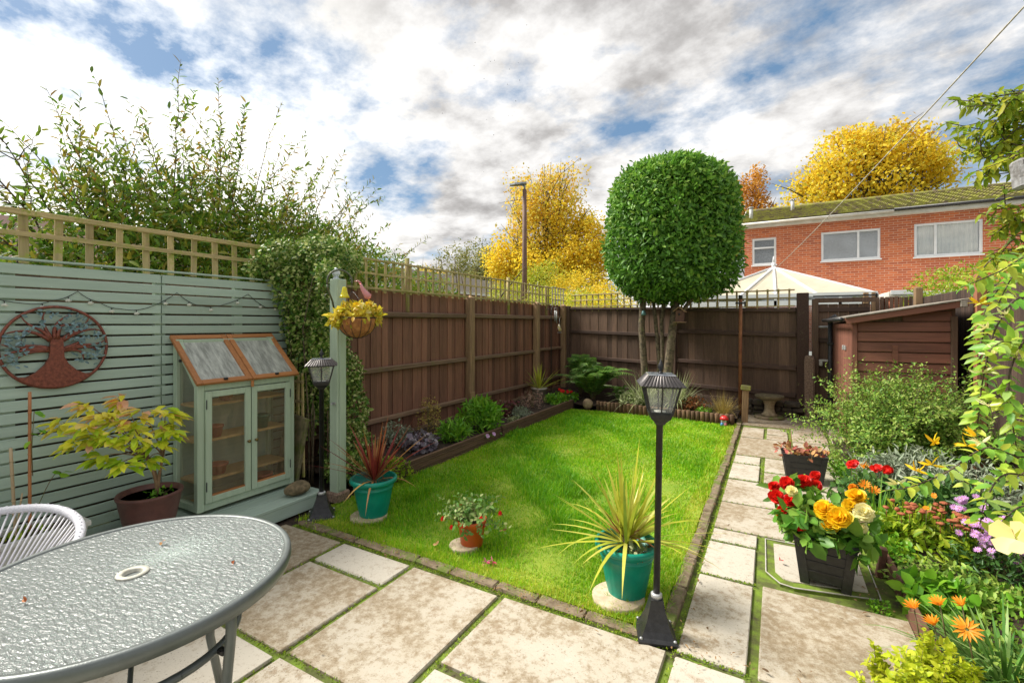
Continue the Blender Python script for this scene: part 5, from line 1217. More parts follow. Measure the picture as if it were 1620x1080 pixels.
def twiggy(parent, base, n, L, az, el, droop, lpl, lL, lW, mk, stem_r=.004, jit=.02, spread=.08, side=0, smat=None, start=.25, rnd=None):
    """arching shoots with leaves set along them"""
    m = MB(); P, D, N = [], [], []; base = Vector(base)
    def shoot(b, d, ln, r_, k, dr):
        pts = []; p = Vector(b); d = Vector(d)
        for i in range(9):
            pts.append(p.copy()); p = p+d*ln/8; d = (d+Vector((random.gauss(0, .06), random.gauss(0, .06), -dr*.12+random.gauss(0, .04)))).normalized()
        m.tube(pts, [r_*(1-.8*i/8) for i in range(9)], 4, False); return pts
    def dress(pts, k, s0):
        for j in range(k):
            f = s0+(1-s0)*(j+.5)/k; i = min(7, int(f*8)); g_ = f*8-i; p = pts[i]*(1-g_)+pts[i+1]*g_; tg = (pts[i+1]-pts[i]).normalized(); o_ = tg.orthogonal().normalized(); o_.rotate(Matrix.Rotation(j*2.4+random.gauss(0, .3), 3, tg))
            P.append(tuple(p+Vector([random.gauss(0, jit) for _ in range(3)]))); D.append(tuple(tg*.7+o_)); N.append(tuple(tg*.8-o_*.5+Vector((random.gauss(0, .3), random.gauss(0, .3), .5))))
    for _ in range(n):
        a = R(random.uniform(*az)); e = R(random.uniform(*el)); d = Vector((math.cos(a)*math.cos(e), math.sin(a)*math.cos(e), math.sin(e))); b = base+Vector((random.gauss(0, spread), random.gauss(0, spread), 0)); ln = L*random.uniform(.65, 1.15)
        pts = shoot(b, d, ln, stem_r, 8, droop); dress(pts, lpl, start)
        for s_ in range(side):
            i = random.randint(2, 6); q = pts[i]; tg = (pts[i+1]-pts[i]).normalized(); o_ = tg.orthogonal().normalized(); o_.rotate(Matrix.Rotation(random.uniform(0, 6.28), 3, tg)); p2 = shoot(q, (tg+o_*.8).normalized(), ln*random.uniform(.18, .34), stem_r*.5, 4, droop*.5); dress(p2, max(3, lpl//2), .1)
    m.build('stems', smat or M['twig'], parent)
    P, D, N = np.array(P), np.array(D), np.array(N); s_ = np.clip(1+.25*RNG.normal(size=len(P)), .5, 1.5)
    return leaves('foliage', P, D, N, lL*s_, lW*s_, L_[mk], parent, rnd=rnd)

# ---------------------------------------------------------------- potted plants
t = plant('cordyline', 'yellow green spiky cordyline growing in the teal pot beside the tall lantern', (-.74, 2.62, .25))
straps('leaves', (-.74, 2.64, .30), 66, .45, .024, L_['cord'], t, (8, 86), .26, .03); straps('inner_leaves', (-.74, 2.64, .36), 26, .34, .020, L_['cord'], t, (45, 89), .08, .015)
m = MB(); m.tube([(-.74, 2.64, .22), (-.74, 2.64, .40)], [.022, .016], 8); m.build('stem', M['bark'], t)
straps('old_leaves', (-.74, 2.64, .33), 10, .22, .016, L_['brown'], t, (5, 70), .5, .02)
mound('trailing_plant', 'small grey green trailing plant at the foot of the yellow green cordyline', -.67, 2.58, .245, .07, .07, 90, .03, .018, 'varieg')
t = plant('cordyline', 'dark red spiky cordyline growing in the teal pot by the green post', (-2.80, 2.71, .26))
straps('leaves', (-2.80, 2.71, .30), 52, .44, .024, L_['redcord'], t, (25, 88), .10, .02); straps('outer_leaves', (-2.80, 2.71, .29), 9, .42, .022, lm('redcord2', [(.5, .26, .08), (.42, .12, .05), (.55, .40, .12)], .5, .3), t, (8, 40), .35, .02)
m = MB(); m.tube([(-2.80, 2.71, .24), (-2.80, 2.71, .36)], [.018, .014], 8); m.build('stem', M['bark'], t)
# fuchsia
fx, fy = -1.835, 2.68
t = plant('fuchsia', 'variegated fuchsia with hanging red flowers in the small orange pot', (fx, fy, .19))
twiggy(t, (fx, fy, .17), 40, .25, (0, 360), (5, 85), .7, 12, .030, .020, 'fuch', .0025, .006, .025, 1, M['stem'], .2)
for dx, dy, dz in ((-.16, -.12, .175), (.17, .10, .20), (.10, .0, .14), (.07, -.03, .15), (.0, -.105, .13), (-.10, -.10, .12), (.13, -.08, .22), (-.12, .04, .24)):
    c = Vector((fx+dx, fy+dy, dz+.05)); m = MB(); m.tube([c+Vector((0, 0, .05)), c], .0012, 4); m.build('flower_stalk', M['stem'], t)
    P = np.array([tuple(c)]*8); a = np.linspace(0, 2*PI, 9)[:-1]; D = np.stack([np.cos(a)*.6, np.sin(a)*.6, np.full(8, -1.)], 1); leaves('flower', P, D, np.stack([np.cos(a), np.sin(a), np.full(8, .6)], 1), .038, .015, L_['red'], t)
m = MB(); 
for k, (x, y) in enumerate(((-1.60, 2.50), (-1.57, 2.53))):
    P = np.array([(x, y, .03)]*6); o = leaves('fallen_flower', P, dirs(6, .2), dirs(6, 1), .035, .014, lm('pinkf', [(.6, .05, .12), (.7, .25, .35)], .5, .2)); tag(o, 'fallen pink fuchsia flower on the grass, the one '+('nearer' if k == 0 else 'farther from')+' the orange pot', 'flower', 'fallen flowers')
# tree peony in the mauve pot
c = Vector((-3.73, 1.555, .37)); t = plant('tree_peony', 'yellow and pink tinted leafy shrub in the mauve brown pot', c)
cl = []
for (px, py, d) in ((100, 668, 2.75), (140, 640, 2.8), (165, 655, 2.75), (195, 632, 2.95), (225, 650, 2.85), (262, 650, 3.0), (270, 685, 2.95), (245, 700, 2.9), (215, 690, 2.75), (180, 690, 2.7), (150, 690, 2.7), (120, 700, 2.65), (165, 720, 2.7), (195, 730, 2.7), (235, 725, 2.85), (255, 675, 3.0), (205, 665, 2.8), (140, 675, 2.7), (185, 665, 3.0), (228, 672, 3.05), (270, 660, 3.1)): cl.append(at(px, py, d+.12))
P, D, N, Q = [], [], [], []
mh = MB()
b0 = c+Vector((.01, .04, .0))
fork = [b0+Vector((-.03, -.04, .24)), b0+Vector((.01, .03, .26)), b0+Vector((-.06, .0, .2))]
for f_ in fork: mh.tube(bz_pts(b0, b0+Vector((0, 0, .1)), f_, 5), [.013, .012, .011, .010, .009, .008], 7)
for q in cl:
    f_ = min(fork, key=lambda z_: (z_-q).length); mh.tube(bz_pts(f_, (f_+q)/2+Vector((0, 0, .05)), q, 5), [.006, .005, .004, .003, .003, .002], 5)
    outd = (q-b0); outd.z = 0; outd.normalize(); hue = random.random()
    for k in range(19):
        a = random.uniform(-1.7, 1.7); d = Vector((outd.x*math.cos(a)-outd.y*math.sin(a), outd.x*math.sin(a)+outd.y*math.cos(a), random.uniform(-.55, .15)))
        P.append(tuple(q+d*random.uniform(.0, .05)+Vector((0, 0, random.gauss(0, .018))))); D.append(tuple(d)); N.append((random.gauss(0, .25), random.gauss(0, .25), 1)); Q.append(min(1, max(0, .25+.5*(q.z-.75)/.3+random.gauss(0, .28))))
mh.build('stems', plain('peony_stem', (.34, .22, .12), .8, 0, (.22, .13, .07), 30), t)
n_ = len(P); leaves('foliage', np.array(P), np.array(D), np.array(N), .096*RNG.uniform(.7, 1.2, n_), .044*RNG.uniform(.8, 1.2, n_), L_['peony'], t, rnd=np.array(Q))
mound('bulb_shoots', 'low dark green weeds on the soil of the mauve brown pot', -3.70, 1.60, .36, .11, .05, 60, .035, .016, 'bright')
# twining plant on the canes
t = plant('climber', 'sparse green climbing shoot on the tall orange bamboo cane', (-3.60, .95, .36))
P, D = [], []
for z, y in ((1.06, .95), (1.04, .97), (.97, .95), (.95, .97), (.94, .93), (.90, .93), (.70, 1.02), (.68, 1.05), (.69, 1.07)): P.append((-3.60, y, z)); D.append((random.gauss(.3, .4), random.gauss(.6, .5), random.gauss(-.2, .2)))
leaves('foliage', np.array(P), np.array(D), dirs(len(P), 1.5), .05, .035, L_['bright'], t)
m = MB(); m.tube(bz_pts((-3.62, .93, .40), (-3.6, 1.03, .75), (-3.6, 1.06, .69), 8), .002, 4); m.tube([(-3.612, .945, .7), (-3.61, .94, .85), (-3.61, .95, 1.06)], .002, 4); m.build('stem', M['stem'], t)
mound('trough_weeds', 'low yellow and green leaves inside the white planter', -3.62, .92, .36, .12, .05, 120, .03, .015, 'lime')
# basket plant
bp = bk+Vector((0, 0, .13))
t = plant('basket_plant', 'yellow leafed flowering plant spilling from the hanging basket', bp)
foliage('foliage', [(bp.x, bp.y, bp.z+.03, .15, .15, .075), (bp.x-.06, bp.y-.12, bp.z+.0, .09, .09, .06), (bp.x+.05, bp.y+.1, bp.z+.02, .1, .1, .07)], 480, .062, .036, L_['basket'], t, -.1, .7)
P, N = blob_pts([(bp.x, bp.y, bp.z-.0, .17, .17, .05)], 70); leaves('trailing_leaves', P, unit(N*np.array([1, 1, .1])+np.array([0, 0, -.8])), unit(N+np.array([0, 0, .3])), .06, .032, L_['basket'], t)
for k in range(9):
    a = random.uniform(0, 6.28); rosette(t, bp+Vector((.11*math.cos(a), .11*math.sin(a), .07+random.uniform(-.03, .04))), (math.cos(a)*.6+.4, math.sin(a)*.6-.5, .6), .026, 'yellow' if k % 2 else 'cream', 2, 5)

# begonias
t = plant('begonia', 'begonia plant with large red and yellow double flowers in the front black planter', (.27, 3.37, .29))
foliage('foliage', [(.27, 3.37, .37, .22, .18, .11), (.17, 3.22, .33, .12, .10, .08), (.38, 3.25, .32, .13, .10, .09), (.12, 3.50, .42, .14, .12, .10), (.10, 3.30, .38, .09, .09, .08)], 420, .085, .064, L_['begonia'], t, .0, .7, False, .4)
stems(t, (.27, 3.37, .28), [(.27+random.uniform(-.2, .2), 3.37+random.uniform(-.2, .2), .45) for _ in range(16)], .006, .003)
def bloom(px, py, d, r_, mk, ly=5):
    c = at(px, py, d); n_ = (Vector((0, 0, H))-c).normalized()+Vector((random.gauss(0, .25), random.gauss(0, .25), .5+random.gauss(0, .15))); rosette(t, c, n_, r_*.84, mk, ly+2, 10, 'flower', .55, .45)
for q in ((1245, 765, 2.95, .050, 'red'), (1228, 785, 2.9, .050, 'red'), (1250, 792, 2.85, .045, 'red'), (1272, 762, 3.0, .05, 'red'), (1290, 768, 3.0, .045, 'red'), (1290, 752, 3.05, .035, 'red'), (1268, 835, 2.7, .028, 'red'), (1225, 770, 2.95, .04, 'red'), (1310, 800, 2.9, .03, 'red'), (1238, 806, 2.85, .035, 'red'),
          (1252, 778, 2.82, .040, 'cream'), (1306, 808, 2.68, .066, 'yellow'), (1328, 820, 2.6, .072, 'yellow'), (1312, 832, 2.65, .05, 'yellow'), (1356, 788, 2.72, .062, 'yellow'), (1345, 800, 2.7, .045, 'yellow'), (1366, 812, 2.64, .062, 'cream'), (1360, 835, 2.62, .042, 'cream'), (1232, 812, 2.9, .022, 'orangef'), (1350, 772, 2.85, .03, 'orangef')): bloom(*q)
t = plant('dried_begonia', 'withering begonia with dull red and brown leaves in the planter further up the path', (.25, 5.40, .24))
foliage('foliage', [(.12, 5.38, .30, .10, .13, .06), (.27, 5.40, .28, .17, .13, .04)], 200, .055, .034, lm('dried', [(.45, .06, .06), (.50, .20, .14), (.30, .10, .05), (.55, .30, .10), (.25, .25, .10)], .6, .2), t, .1, .6)
stems(t, (.14, 5.4, .26), [(.15, 5.42, .47), (.05, 5.4, .36)], .005, .002, lm('redst', [(.3, .03, .04), (.4, .08, .06)]))

# ---------------------------------------------------------------- ivy
t = thing('ivy', 'dense ivy covering the end of the slatted fence to the left of the green post', 'climber', (-3.9, 2.8, .4))
bl = [(-4.0, 2.74, 2.12, .13, .25, .22), (-3.92, 2.86, 1.9, .2, .26, .3), (-3.88, 2.90, 1.55, .20, .22, .3), (-3.86, 2.93, 1.2, .18, .2, .28), (-3.84, 2.98, .92, .15, .17, .22), (-3.82, 3.05, 2.18, .25, .3, .22), (-4.1, 3.3, 2.22, .25, .4, .2), (-4.05, 2.55, 2.05, .06, .14, .10), (-3.95, 2.93, .62, .10, .12, .18), (-3.47, 2.80, 2.0, .12, .10, .12), (-3.55, 2.86, 1.75, .10, .10, .2), (-3.62, 2.86, 1.35, .10, .10, .3)]
foliage('foliage', bl, 15000, .036, .026, L_['ivy'], t, -.1, .6, False, .55)
m = MB(); 
for k in range(12): x, y = -3.9+random.gauss(0, .08), 2.9+random.gauss(0, .1); m.tube([(x, y, .0), (x+random.gauss(0, .04), y+random.gauss(0, .04), .7), (x+random.gauss(0, .06), y+random.gauss(0, .08), 1.5), (x+random.gauss(0, .1), y+random.gauss(0, .1), 2.1)], [.01, .008, .006, .003], 5)
m.build('stems', M['bark'], t)
t = thing('ivy', 'bushy ivy on the board fence just right of the green post below the basket', 'climber', (-3.95, 3.5, .1))
bl = [(-4.05, 3.30, 1.35, .15, .22, .22), (-4.02, 3.42, 1.0, .17, .26, .26), (-3.98, 3.45, .6, .19, .27, .3), (-3.92, 3.42, .25, .24, .28, .22), (-3.62, 3.12, .16, .2, .2, .14), (-4.1, 3.2, 1.7, .1, .15, .16)]
foliage('foliage', bl, 7500, .036, .026, L_['ivy'], t, -.1, .6, False, .55)
stems(t, (-3.95, 3.4, .05), [(-4.05, 3.3, 1.5), (-4.0, 3.5, 1.1), (-3.8, 3.3, .5), (-3.62, 3.0, .3), (-3.9, 3.6, .8)], .008, .003, M['bark'], .1)

# ---------------------------------------------------------------- left bed
mound('euonymus', 'low yellow green shrub spilling over the near end of the timber edging', -3.30, 3.42, .03, .25, .20, 1000, .032, .020, 'lime')
mound('heuchera', 'heuchera with crinkled silver and purple leaves in the left bed', -3.53, 4.12, .11, .22, .20, 330, .068, .062, 'heuch', False, .1)
mound('dusty_shrub', 'small silver leafed plant behind the purple heuchera', -3.92, 4.15, .11, .20, .28, 420, .045, .018, 'silver')
mound('golden_spirea', 'tall thin yellow brown shrub against the board fence behind the heuchera', -3.95, 4.78, .11, .18, .50, 650, .028, .016, 'straw')
mound('perennial', 'compact mound of narrow green leaves in the left bed, nearer of two green mounds', -3.44, 4.62, .11, .20, .26, 420, .085, .022, 'bright', False, .5, .7)
mound('perennial', 'larger bright green leafy mound in the left bed beside the repaired fence post', -3.48, 5.28, .11, .33, .42, 1000, .095, .026, 'bright', False, .5, .6)
mound('alyssum', 'little pale cream leafed tuft on the edge of the left bed', -3.34, 5.95, .11, .10, .10, 160, .03, .015, 'varieg')
mound('heuchera', 'dark maroon leafed plant in the left bed beyond the bright green mound', -3.72, 6.35, .11, .26, .26, 420, .055, .042, 'maroon')
mound('lavender', 'grey green tufted plant at the edge of the left bed', -3.40, 6.30, .11, .17, .17, 500, .05, .007, 'silver', False, .8)
mound('perennial', 'low green clump between the maroon plant and the fence', -4.0, 5.9, .11, .22, .25, 360, .05, .025, 'bright')
t = mound('heather', 'heather with dusty pink upright spikes in the left bed', -3.62, 7.15, .11, .25, .34, 700, .035, .008, 'pinkh', False, .9)
mound('ground_cover', 'green leafy ground cover at the far end of the left bed', -3.45, 7.75, .11, .25, .18, 500, .05, .035, 'bright')
t = plant('cordyline', 'small yellow green spiky cordyline in a white rimmed pot by the last fence posts', (-3.92, 8.0, .2)); straps('leaves', (-3.92, 8.0, .30), 46, .52, .026, L_['cord'], t, (20, 88), .12, .03)
m = MB(); m.lathe([(.001, 0), (.11, 0), (.14, .22), (.155, .22), (.155, .25), (.12, .25), (.001, .22)], (-3.92, 8.0, .08), 24); o = m.build('plant_pot', plain('pale_pot', (.45, .42, .36), .7)); tag(o, 'pale round pot at the far end of the left bed holding a small cordyline', 'plant pot')
t = plant('bedding_plant', 'small plant with bright red flowers in front of the fern', (-3.45, 8.25, .11))
foliage('foliage', [(-3.45, 8.25, .17, .22, .18, .09)], 260, .05, .035, L_['bright'], t)
for k in range(9): rosette(t, (-3.45+random.uniform(-.17, .17), 8.18+random.uniform(-.08, .08), .27+random.uniform(-.02, .02)), (.3, -.8, .6), .028, 'red', 2, 5)
for k, (x, y) in enumerate(((-3.20, 4.98), (-3.19, 5.12))):
    t = plant('pansy', ('nearer' if k == 0 else 'farther')+' of two tiny pink and white pansies beside the timber edging', (x, y, .1), 'pansies by the timber edging'); rosette(t, (x+.03, y, .125), (1, -.3, .6), .026, 'lilac', 1, 5); foliage('foliage', [(x, y, .12, .03, .03, .02)], 16, .025, .014, L_['bright'], t)
    m = MB(); m.tube([(x, y, .08), (x+.028, y, .122)], .0015, 4); m.build('stem', M['stem'], t)
m = MB(); m.blob((-2.93, 7.98, .10), (.10, .07, .10), 14, 10, .04); o = m.build('rock', plain('sandstone', (.36, .27, .16), .9, 0, (.22, .15, .09), 14, .7)); tag(o, 'rounded sandy stone at the corner where the timber and log edgings meet', 'stone')
# ferns
def fern(name, label, base, n, L, az=(0, 360), el=(35, 80)):
    t = plant(name, label, base); P, D, N, Ls = [], [], [], []; m = MB(); base = Vector(base)
    for _ in range(n):
        a = R(random.uniform(*az)); e = R(random.uniform(*el)); h = Vector((math.cos(a), math.sin(a), 0)); ln = L*random.uniform(.65, 1.1); tip = base+h*ln*math.cos(e)*1.1+Vector((0, 0, ln*math.sin(e)*.55)); mid_ = base+h*ln*math.cos(e)*.35+Vector((0, 0, ln*math.sin(e)*.85)); q = bz_pts(base+h*.03, mid_, tip, 10); m.tube(q, [.004*(1-.7*i/10) for i in range(11)], 4, False); sd_ = h.cross(Vector((0, 0, 1)))
        k = 24
        for j in range(k):
            f = .12+.88*j/k; i = min(9, int(f*10)); g_ = f*10-i; p = q[i]*(1-g_)+q[i+1]*g_; tg = (q[i+1]-q[i]).normalized(); w_ = ln*.15*math.sin(PI*min(1, f*.85+.15))**.8+.008
            nn_ = sd_.cross(tg); nn_ = nn_ if nn_.z > 0 else -nn_
            for sg in (-1, 1): P.append(tuple(p)); D.append(tuple(sd_*sg+tg*.45-Vector((0, 0, .12)))); N.append(tuple(nn_)); Ls.append(w_)
    m.build('fronds_ribs', M['stem'], t); Ls = np.array(Ls); leaves('fronds', np.array(P), np.array(D), np.array(N), Ls, Ls*.20, L_['fern'], t)
    return t
fern('fern', 'big spreading green fern in the far left corner of the garden', (-3.0, 8.45, .12), 46, 1.12, (0, 360), (38, 82))
fern('fern', 'upright fern behind the big spreading fern near the corner post', (-3.45, 8.95, .12), 24, 1.15, (0, 360), (60, 86))
fern('fern', 'smaller fern to the right of the big fern', (-2.45, 8.35, .1), 16, .55)
t = plant('variegated_grass', 'tall variegated grass with cream striped arching leaves under the round tree', (-1.85, 8.30, .1)); straps('leaves', (-1.95, 8.32, .1), 260, .62, .018, L_['varieg'], t, (30, 85), .5, .16); straps('side_leaves', (-1.45, 8.25, .15), 220, .58, .017, L_['varieg'], t, (35, 85), .5, .12); straps('far_leaves', (-2.15, 8.3, .1), 60, .5, .014, L_['varieg'], t, (35, 85), .5, .1)
mound('ground_cover', 'loose green leaves in front of the variegated grass', -2.15, 8.15, .09, .30, .26, 600, .06, .018, 'varieg', False, .6)
mound('hydrangea', 'low plant with withered orange brown leaves in the end bed', -1.15, 8.25, .09, .30, .26, 520, .055, .03, 'brown')
mound('ground_cover', 'small green clump in front of the orange brown plant', -.98, 8.03, .09, .16, .12, 240, .035, .02, 'bright')
t = plant('ornamental_grass', 'clump of golden straw coloured grass behind the toadstool ornament', (-.72, 8.15, .1)); straps('blades', (-.72, 8.15, .1), 260, .36, .006, L_['straw'], t, (35, 88), .5, .09)
m = MB()
for k in range(9): x = -1.15+random.uniform(-.3, .3); m.tube([(x, 8.4, .1), (x+random.gauss(0, .05), 8.4, .5+random.random()*.25)], [.003, .001], 4)
o = m.build('dead_stalks', M['twig']); tag(o, 'thin dead stalks standing among the orange brown leaves', 'plant')

# ---------------------------------------------------------------- right bed
t = plant('box_honeysuckle', 'large feathery shrub of arching twigs with tiny leaves in front of the shed', (1.06, 6.05, .05))
twiggy(t, (1.12, 6.05, .08), 150, 1.08, (0, 360), (28, 87), .42, 46, .030, .016, 'cover', .004, .014, .10, 5, M['twig'], .12)
foliage('inner_foliage', [(1.12, 6.05, .50, .48, .42, .48), (1.0, 5.85, .3, .32, .3, .26), (1.25, 5.9, .35, .35, .3, .3)], 11000, .030, .015, L_['cover'], t, .4, .4)
mound('ground_cover', 'low pale green leafy mat beside the path in front of the shed', .66, 5.95, .03, .33, .17, 1500, .028, .016, 'cover')
mound('ground_cover', 'green mat of small leaves between the rear black planter and the feathery shrub', .70, 5.45, .03, .28, .20, 1100, .032, .02, 'bright')
mound('lupin', 'grey green plant with finger shaped leaves below the feathery shrub', 1.05, 5.15, .05, .46, .42, 1500, .075, .018, 'silver', False, .3, .7)
mound('lupin', 'second grey green finger leaved plant by the ribbed fence', 1.42, 5.05, .05, .36, .42, 800, .075, .018, 'silver', False, .3, .7)
def flowers(t, pts, r_, mk, ly=2, k=6, nr=(-.2, -.8, .8), st=None):
    m = MB()
    for p in pts:
        rosette(t, p, Vector(nr)+Vector([random.gauss(0, .3) for _ in range(3)]), r_*random.uniform(.85, 1.15), mk, ly, k)
        m = MB(); b = Vector((p[0]+random.gauss(0, .03), p[1]+.04, max(.05, p[2]-.2))); m.tube([b, (b+Vector(p))/2+Vector((.01, 0, .01)), p], .002, 4); m.build('flower_stalk', M['stem'], t)
t = mound('geranium', 'leafy geranium with bright red flower heads behind the front black planter', .70, 4.80, .04, .30, .26, 800, .055, .045, 'dark', False, .3)
flowers(t, [(.55, 4.66, .40), (.57, 4.68, .41), (.70, 4.70, .38), (.73, 4.72, .385), (.77, 4.72, .37), (.80, 4.74, .38)], .035, 'red', 3)
t = plant('gazania', 'pale leafed plant with two small orange flowers between the mat and the geranium', (.75, 5.2, .04)); foliage('foliage', [(.75, 5.2, .12, .2, .2, .1)], 200, .06, .02, L_['cover'], t)
for p in ((.70, 5.08, .30), (.60, 4.40, .32), (.66, 4.42, .28)): daisy(t, p, (-.2, -.7, .8), .045, 'orangef', 14, None, .3, 35)
straps('blades', (.68, 4.42, .04), 60, .34, .014, L_['fern'], t, (40, 88), .3, .08)
mound('hellebore', 'dark green hellebore with narrow shining leaves behind the sedum', 1.12, 4.45, .05, .36, .36, 800, .10, .024, 'dark', False, .4, .8)
mound('shrublet', 'fine speckled grey green shrub behind the dark hellebore', 1.35, 4.75, .05, .34, .46, 1500, .026, .012, 'silver')
t = mound('sedum', 'bright green sedum topped with brown red flower heads', .88, 3.98, .03, .36, .30, 1500, .055, .022, 'lime', False, .4)
sh_ = plain('sedum_head', (.30, .06, .03), .9, 0, (.42, .16, .06), 60, 1., 200)
for k in range(52):
    x, y = .86+random.gauss(0, .17), 3.98+random.gauss(0, .13); z = .35+.05*random.random()-((x-.86)**2)*.4; mm = MB(); z -= .035; mm.blob((x, y, z), (.020, .018, .010), 9, 6, .16); mm.tube([(x, y, z-.06), (x, y, z)], .002, 4); mm.build('flower_head', sh_, t)
flowers(t, [(.84, 3.86, .38), (.93, 4.1, .40)], .018, 'orangef', 1)
t = plant('blade_clump', 'clump of narrow green blades to the left of the sedum', (.62, 4.15, .03)); straps('blades', (.60, 4.12, .03), 90, .32, .014, L_['bright'], t, (45, 88), .35, .10)
t = mound('aster', 'mound of small lilac purple asters beneath the honeysuckle', 1.16, 3.80, .04, .30, .28, 700, .05, .014, 'dark', False, .3)
cc = plain('aster_eye', (.55, .35, .05), .8)
for k in range(78):
    px = random.gauss(1575, 30); py = 845+(px-1560)*.35+random.gauss(0, 17)
    if px > 1640 or px < 1500: continue
    c = at(px, py, 2.72+random.gauss(0, .06)); daisy(t, c, (-.4+random.gauss(0, .3), -.6+random.gauss(0, .3), .8), .020, 'lilac', 12, cc, .38, 20)
for k in range(9): c = at(random.gauss(1525, 10), random.gauss(797, 6), 3.0); daisy(t, c, (-.3, -.6, .8), .020, 'lilac', 12, cc, .38, 20)
for k, (x, y, r_, h, n_, L1, W1, mk, lb) in enumerate(((.85, 3.45, .33, .16, 1600, .034, .020, 'cover', 'leafy mat of small rounded leaves just behind the timber edging'), (1.30, 3.25, .42, .16, 1900, .034, .018, 'bright', 'spreading green ground cover below the asters at the right edge'), (.98, 2.95, .36, .13, 1500, .034, .018, 'cover', 'green ground cover behind the orange gazanias'),
        (1.55, 3.65, .3, .2, 700, .05, .02, 'dark', 'dark leaves below the lilac asters at the right edge'), (1.25, 2.55, .36, .12, 1100, .04, .018, 'cover', 'low green cover at the right edge behind the gazania leaves'), (.66, 3.80, .16, .14, 420, .035, .022, 'bright', 'small leafy patch beside the corner of the front black planter'))):
    mound('ground_cover', lb, x, y, .02, r_, h, n_, L1, W1, mk)
mound('geranium', 'clump of rounded bright green leaves beside the timber edging', .74, 3.22, .05, .17, .16, 260, .062, .056, 'bright', False, .1)
mound('weed', 'tiny green weeds in the joint below the timber edging', .50, 3.17, .0, .07, .04, 130, .018, .012, 'bright')
t = plant('gazania', 'clump of striped grassy leaves with bright orange daisy flowers in the foreground', (.84, 2.72, .03))
straps('leaves', (.84, 2.70, .04), 330, .32, .013, lm('gaz', [(.07, .20, .03), (.14, .30, .05), (.30, .42, .14)], .5, .2), t, (8, 72), .55, .12); straps('far_leaves', (1.05, 2.62, .04), 200, .28, .013, L_['gaz'], t, (8, 70), .5, .16)
for px, py, d, r_, el in ((1530, 995, 1.93, .050, 15), (1487, 957, 2.05, .042, 55), (1446, 962, 2.1, .042, 50), (1478, 988, 1.98, .042, 55), (1522, 958, 2.05, .042, 55)):
    c = at(px, py, d); nn = (Vector((0, 0, H))-c).normalized()+Vector((random.gauss(0, .2), 0, .5)); daisy(t, c, nn if el < 20 else Vector((-.4, -.1, .9)), r_, 'orangef', 15, None, .26, el); m = MB(); m.tube([c, c-Vector((-.03, .0, .2))], .003, 5); m.build('flower_stalk', M['stem'], t)
t = plant('golden_shrub', 'small shrub with golden yellow leaves at the bottom right on the paving edge', (.55, 2.42, .0))
twiggy(t, (.56, 2.40, .0), 56, .26, (0, 360), (30, 88), .3, 44, .026, .017, 'gold', .003, .006, .08, 3, M['stem'], .10)
# timber edge of the right bed
t = thing('timber_bed_edging', 'red brown timber board edging the right bed beside the front black planter', 'edging', (.62, 3, 0))
eb = wood('red_edging', (.20, .09, .055), (.11, .05, .032), 'y', .75, 1., ((.16, .13, .05), 9, .62), .4, .6)
m = MB(); m.bar((.640, 2.0, .045), (.625, 3.30, .045), .034, .11, (0, 0, 1), .4, .005); m.build('board', eb, t)
m = MB(); m.bar((.628, 3.31, .05), (.600, 3.92, .05), .030, .12, (0, 0, 1), .8, .005); m.build('board', eb, t)
m = MB(); m.box((.575, 3.62, .07), (.035, .05, .20), Matrix.Rotation(R(8), 3, 'Y'), None, .004); m.build('peg', eb, t)
# loose debris on the ground
lit = bpy.data.materials['litter']
P = []
for _ in range(260):
    P.append((random.uniform(-3.2, .6), random.choice([random.gauss(2.33, .05), random.uniform(1., 7)]), .022))
P = [p for p in P if p[0] > -.52 or p[1] < 2.42]+[(random.gauss(-.44, .03), random.uniform(2.4, 7.5), .022) for _ in range(120)]+[(random.gauss(.5, .05), random.uniform(3.1, 4.0), .022) for _ in range(50)]
P = np.array(P); n_ = len(P); o = leaves('leaf_debris', P, dirs(n_, 0)*np.array([1, 1, .1]), dirs(n_, 3), .02*RNG.uniform(.4, 1.6, n_), .009*RNG.uniform(.5, 1.5, n_), lit); tag(o, 'scattered crumbs of dead leaves on the paving', 'debris', kind='stuff')
dl = lm('dead', [(.34, .17, .05), (.45, .28, .10), (.5, .1, .03)], .7, .1)
for k, (px, py, z, lb) in enumerate(((690, 862, .05, 'dry brown leaf on the lawn left of the orange pot'), (795, 838, .05, 'dry tan leaf on the lawn right of the orange pot'), (1233, 886, .03, 'red petal fallen on the inspection cover'), (1285, 655, .03, 'yellow leaf at the far end of the path'), (255, 857, .735, 'small tan leaf lying at the far side of the glass table'), (40, 952, .735, 'small tan leaf lying near the left of the glass table'), (370, 886, .735, 'small tan leaf lying at the right of the glass table'))):
    d = H/(py-512)*735 if z < .5 else (H-z)/(py-512)*735; c = at(px, py, d*(1-(z if z < .5 else 0)/H)); o = leaves('fallen_leaf', np.array([tuple(c)]*2), dirs(2, 0), dirs(2, 3), .035 if z < .5 else .02, .022 if z < .5 else .012, L_['red'] if 'petal' in lb else dl); tag(o, lb, 'leaf', 'fallen leaves')
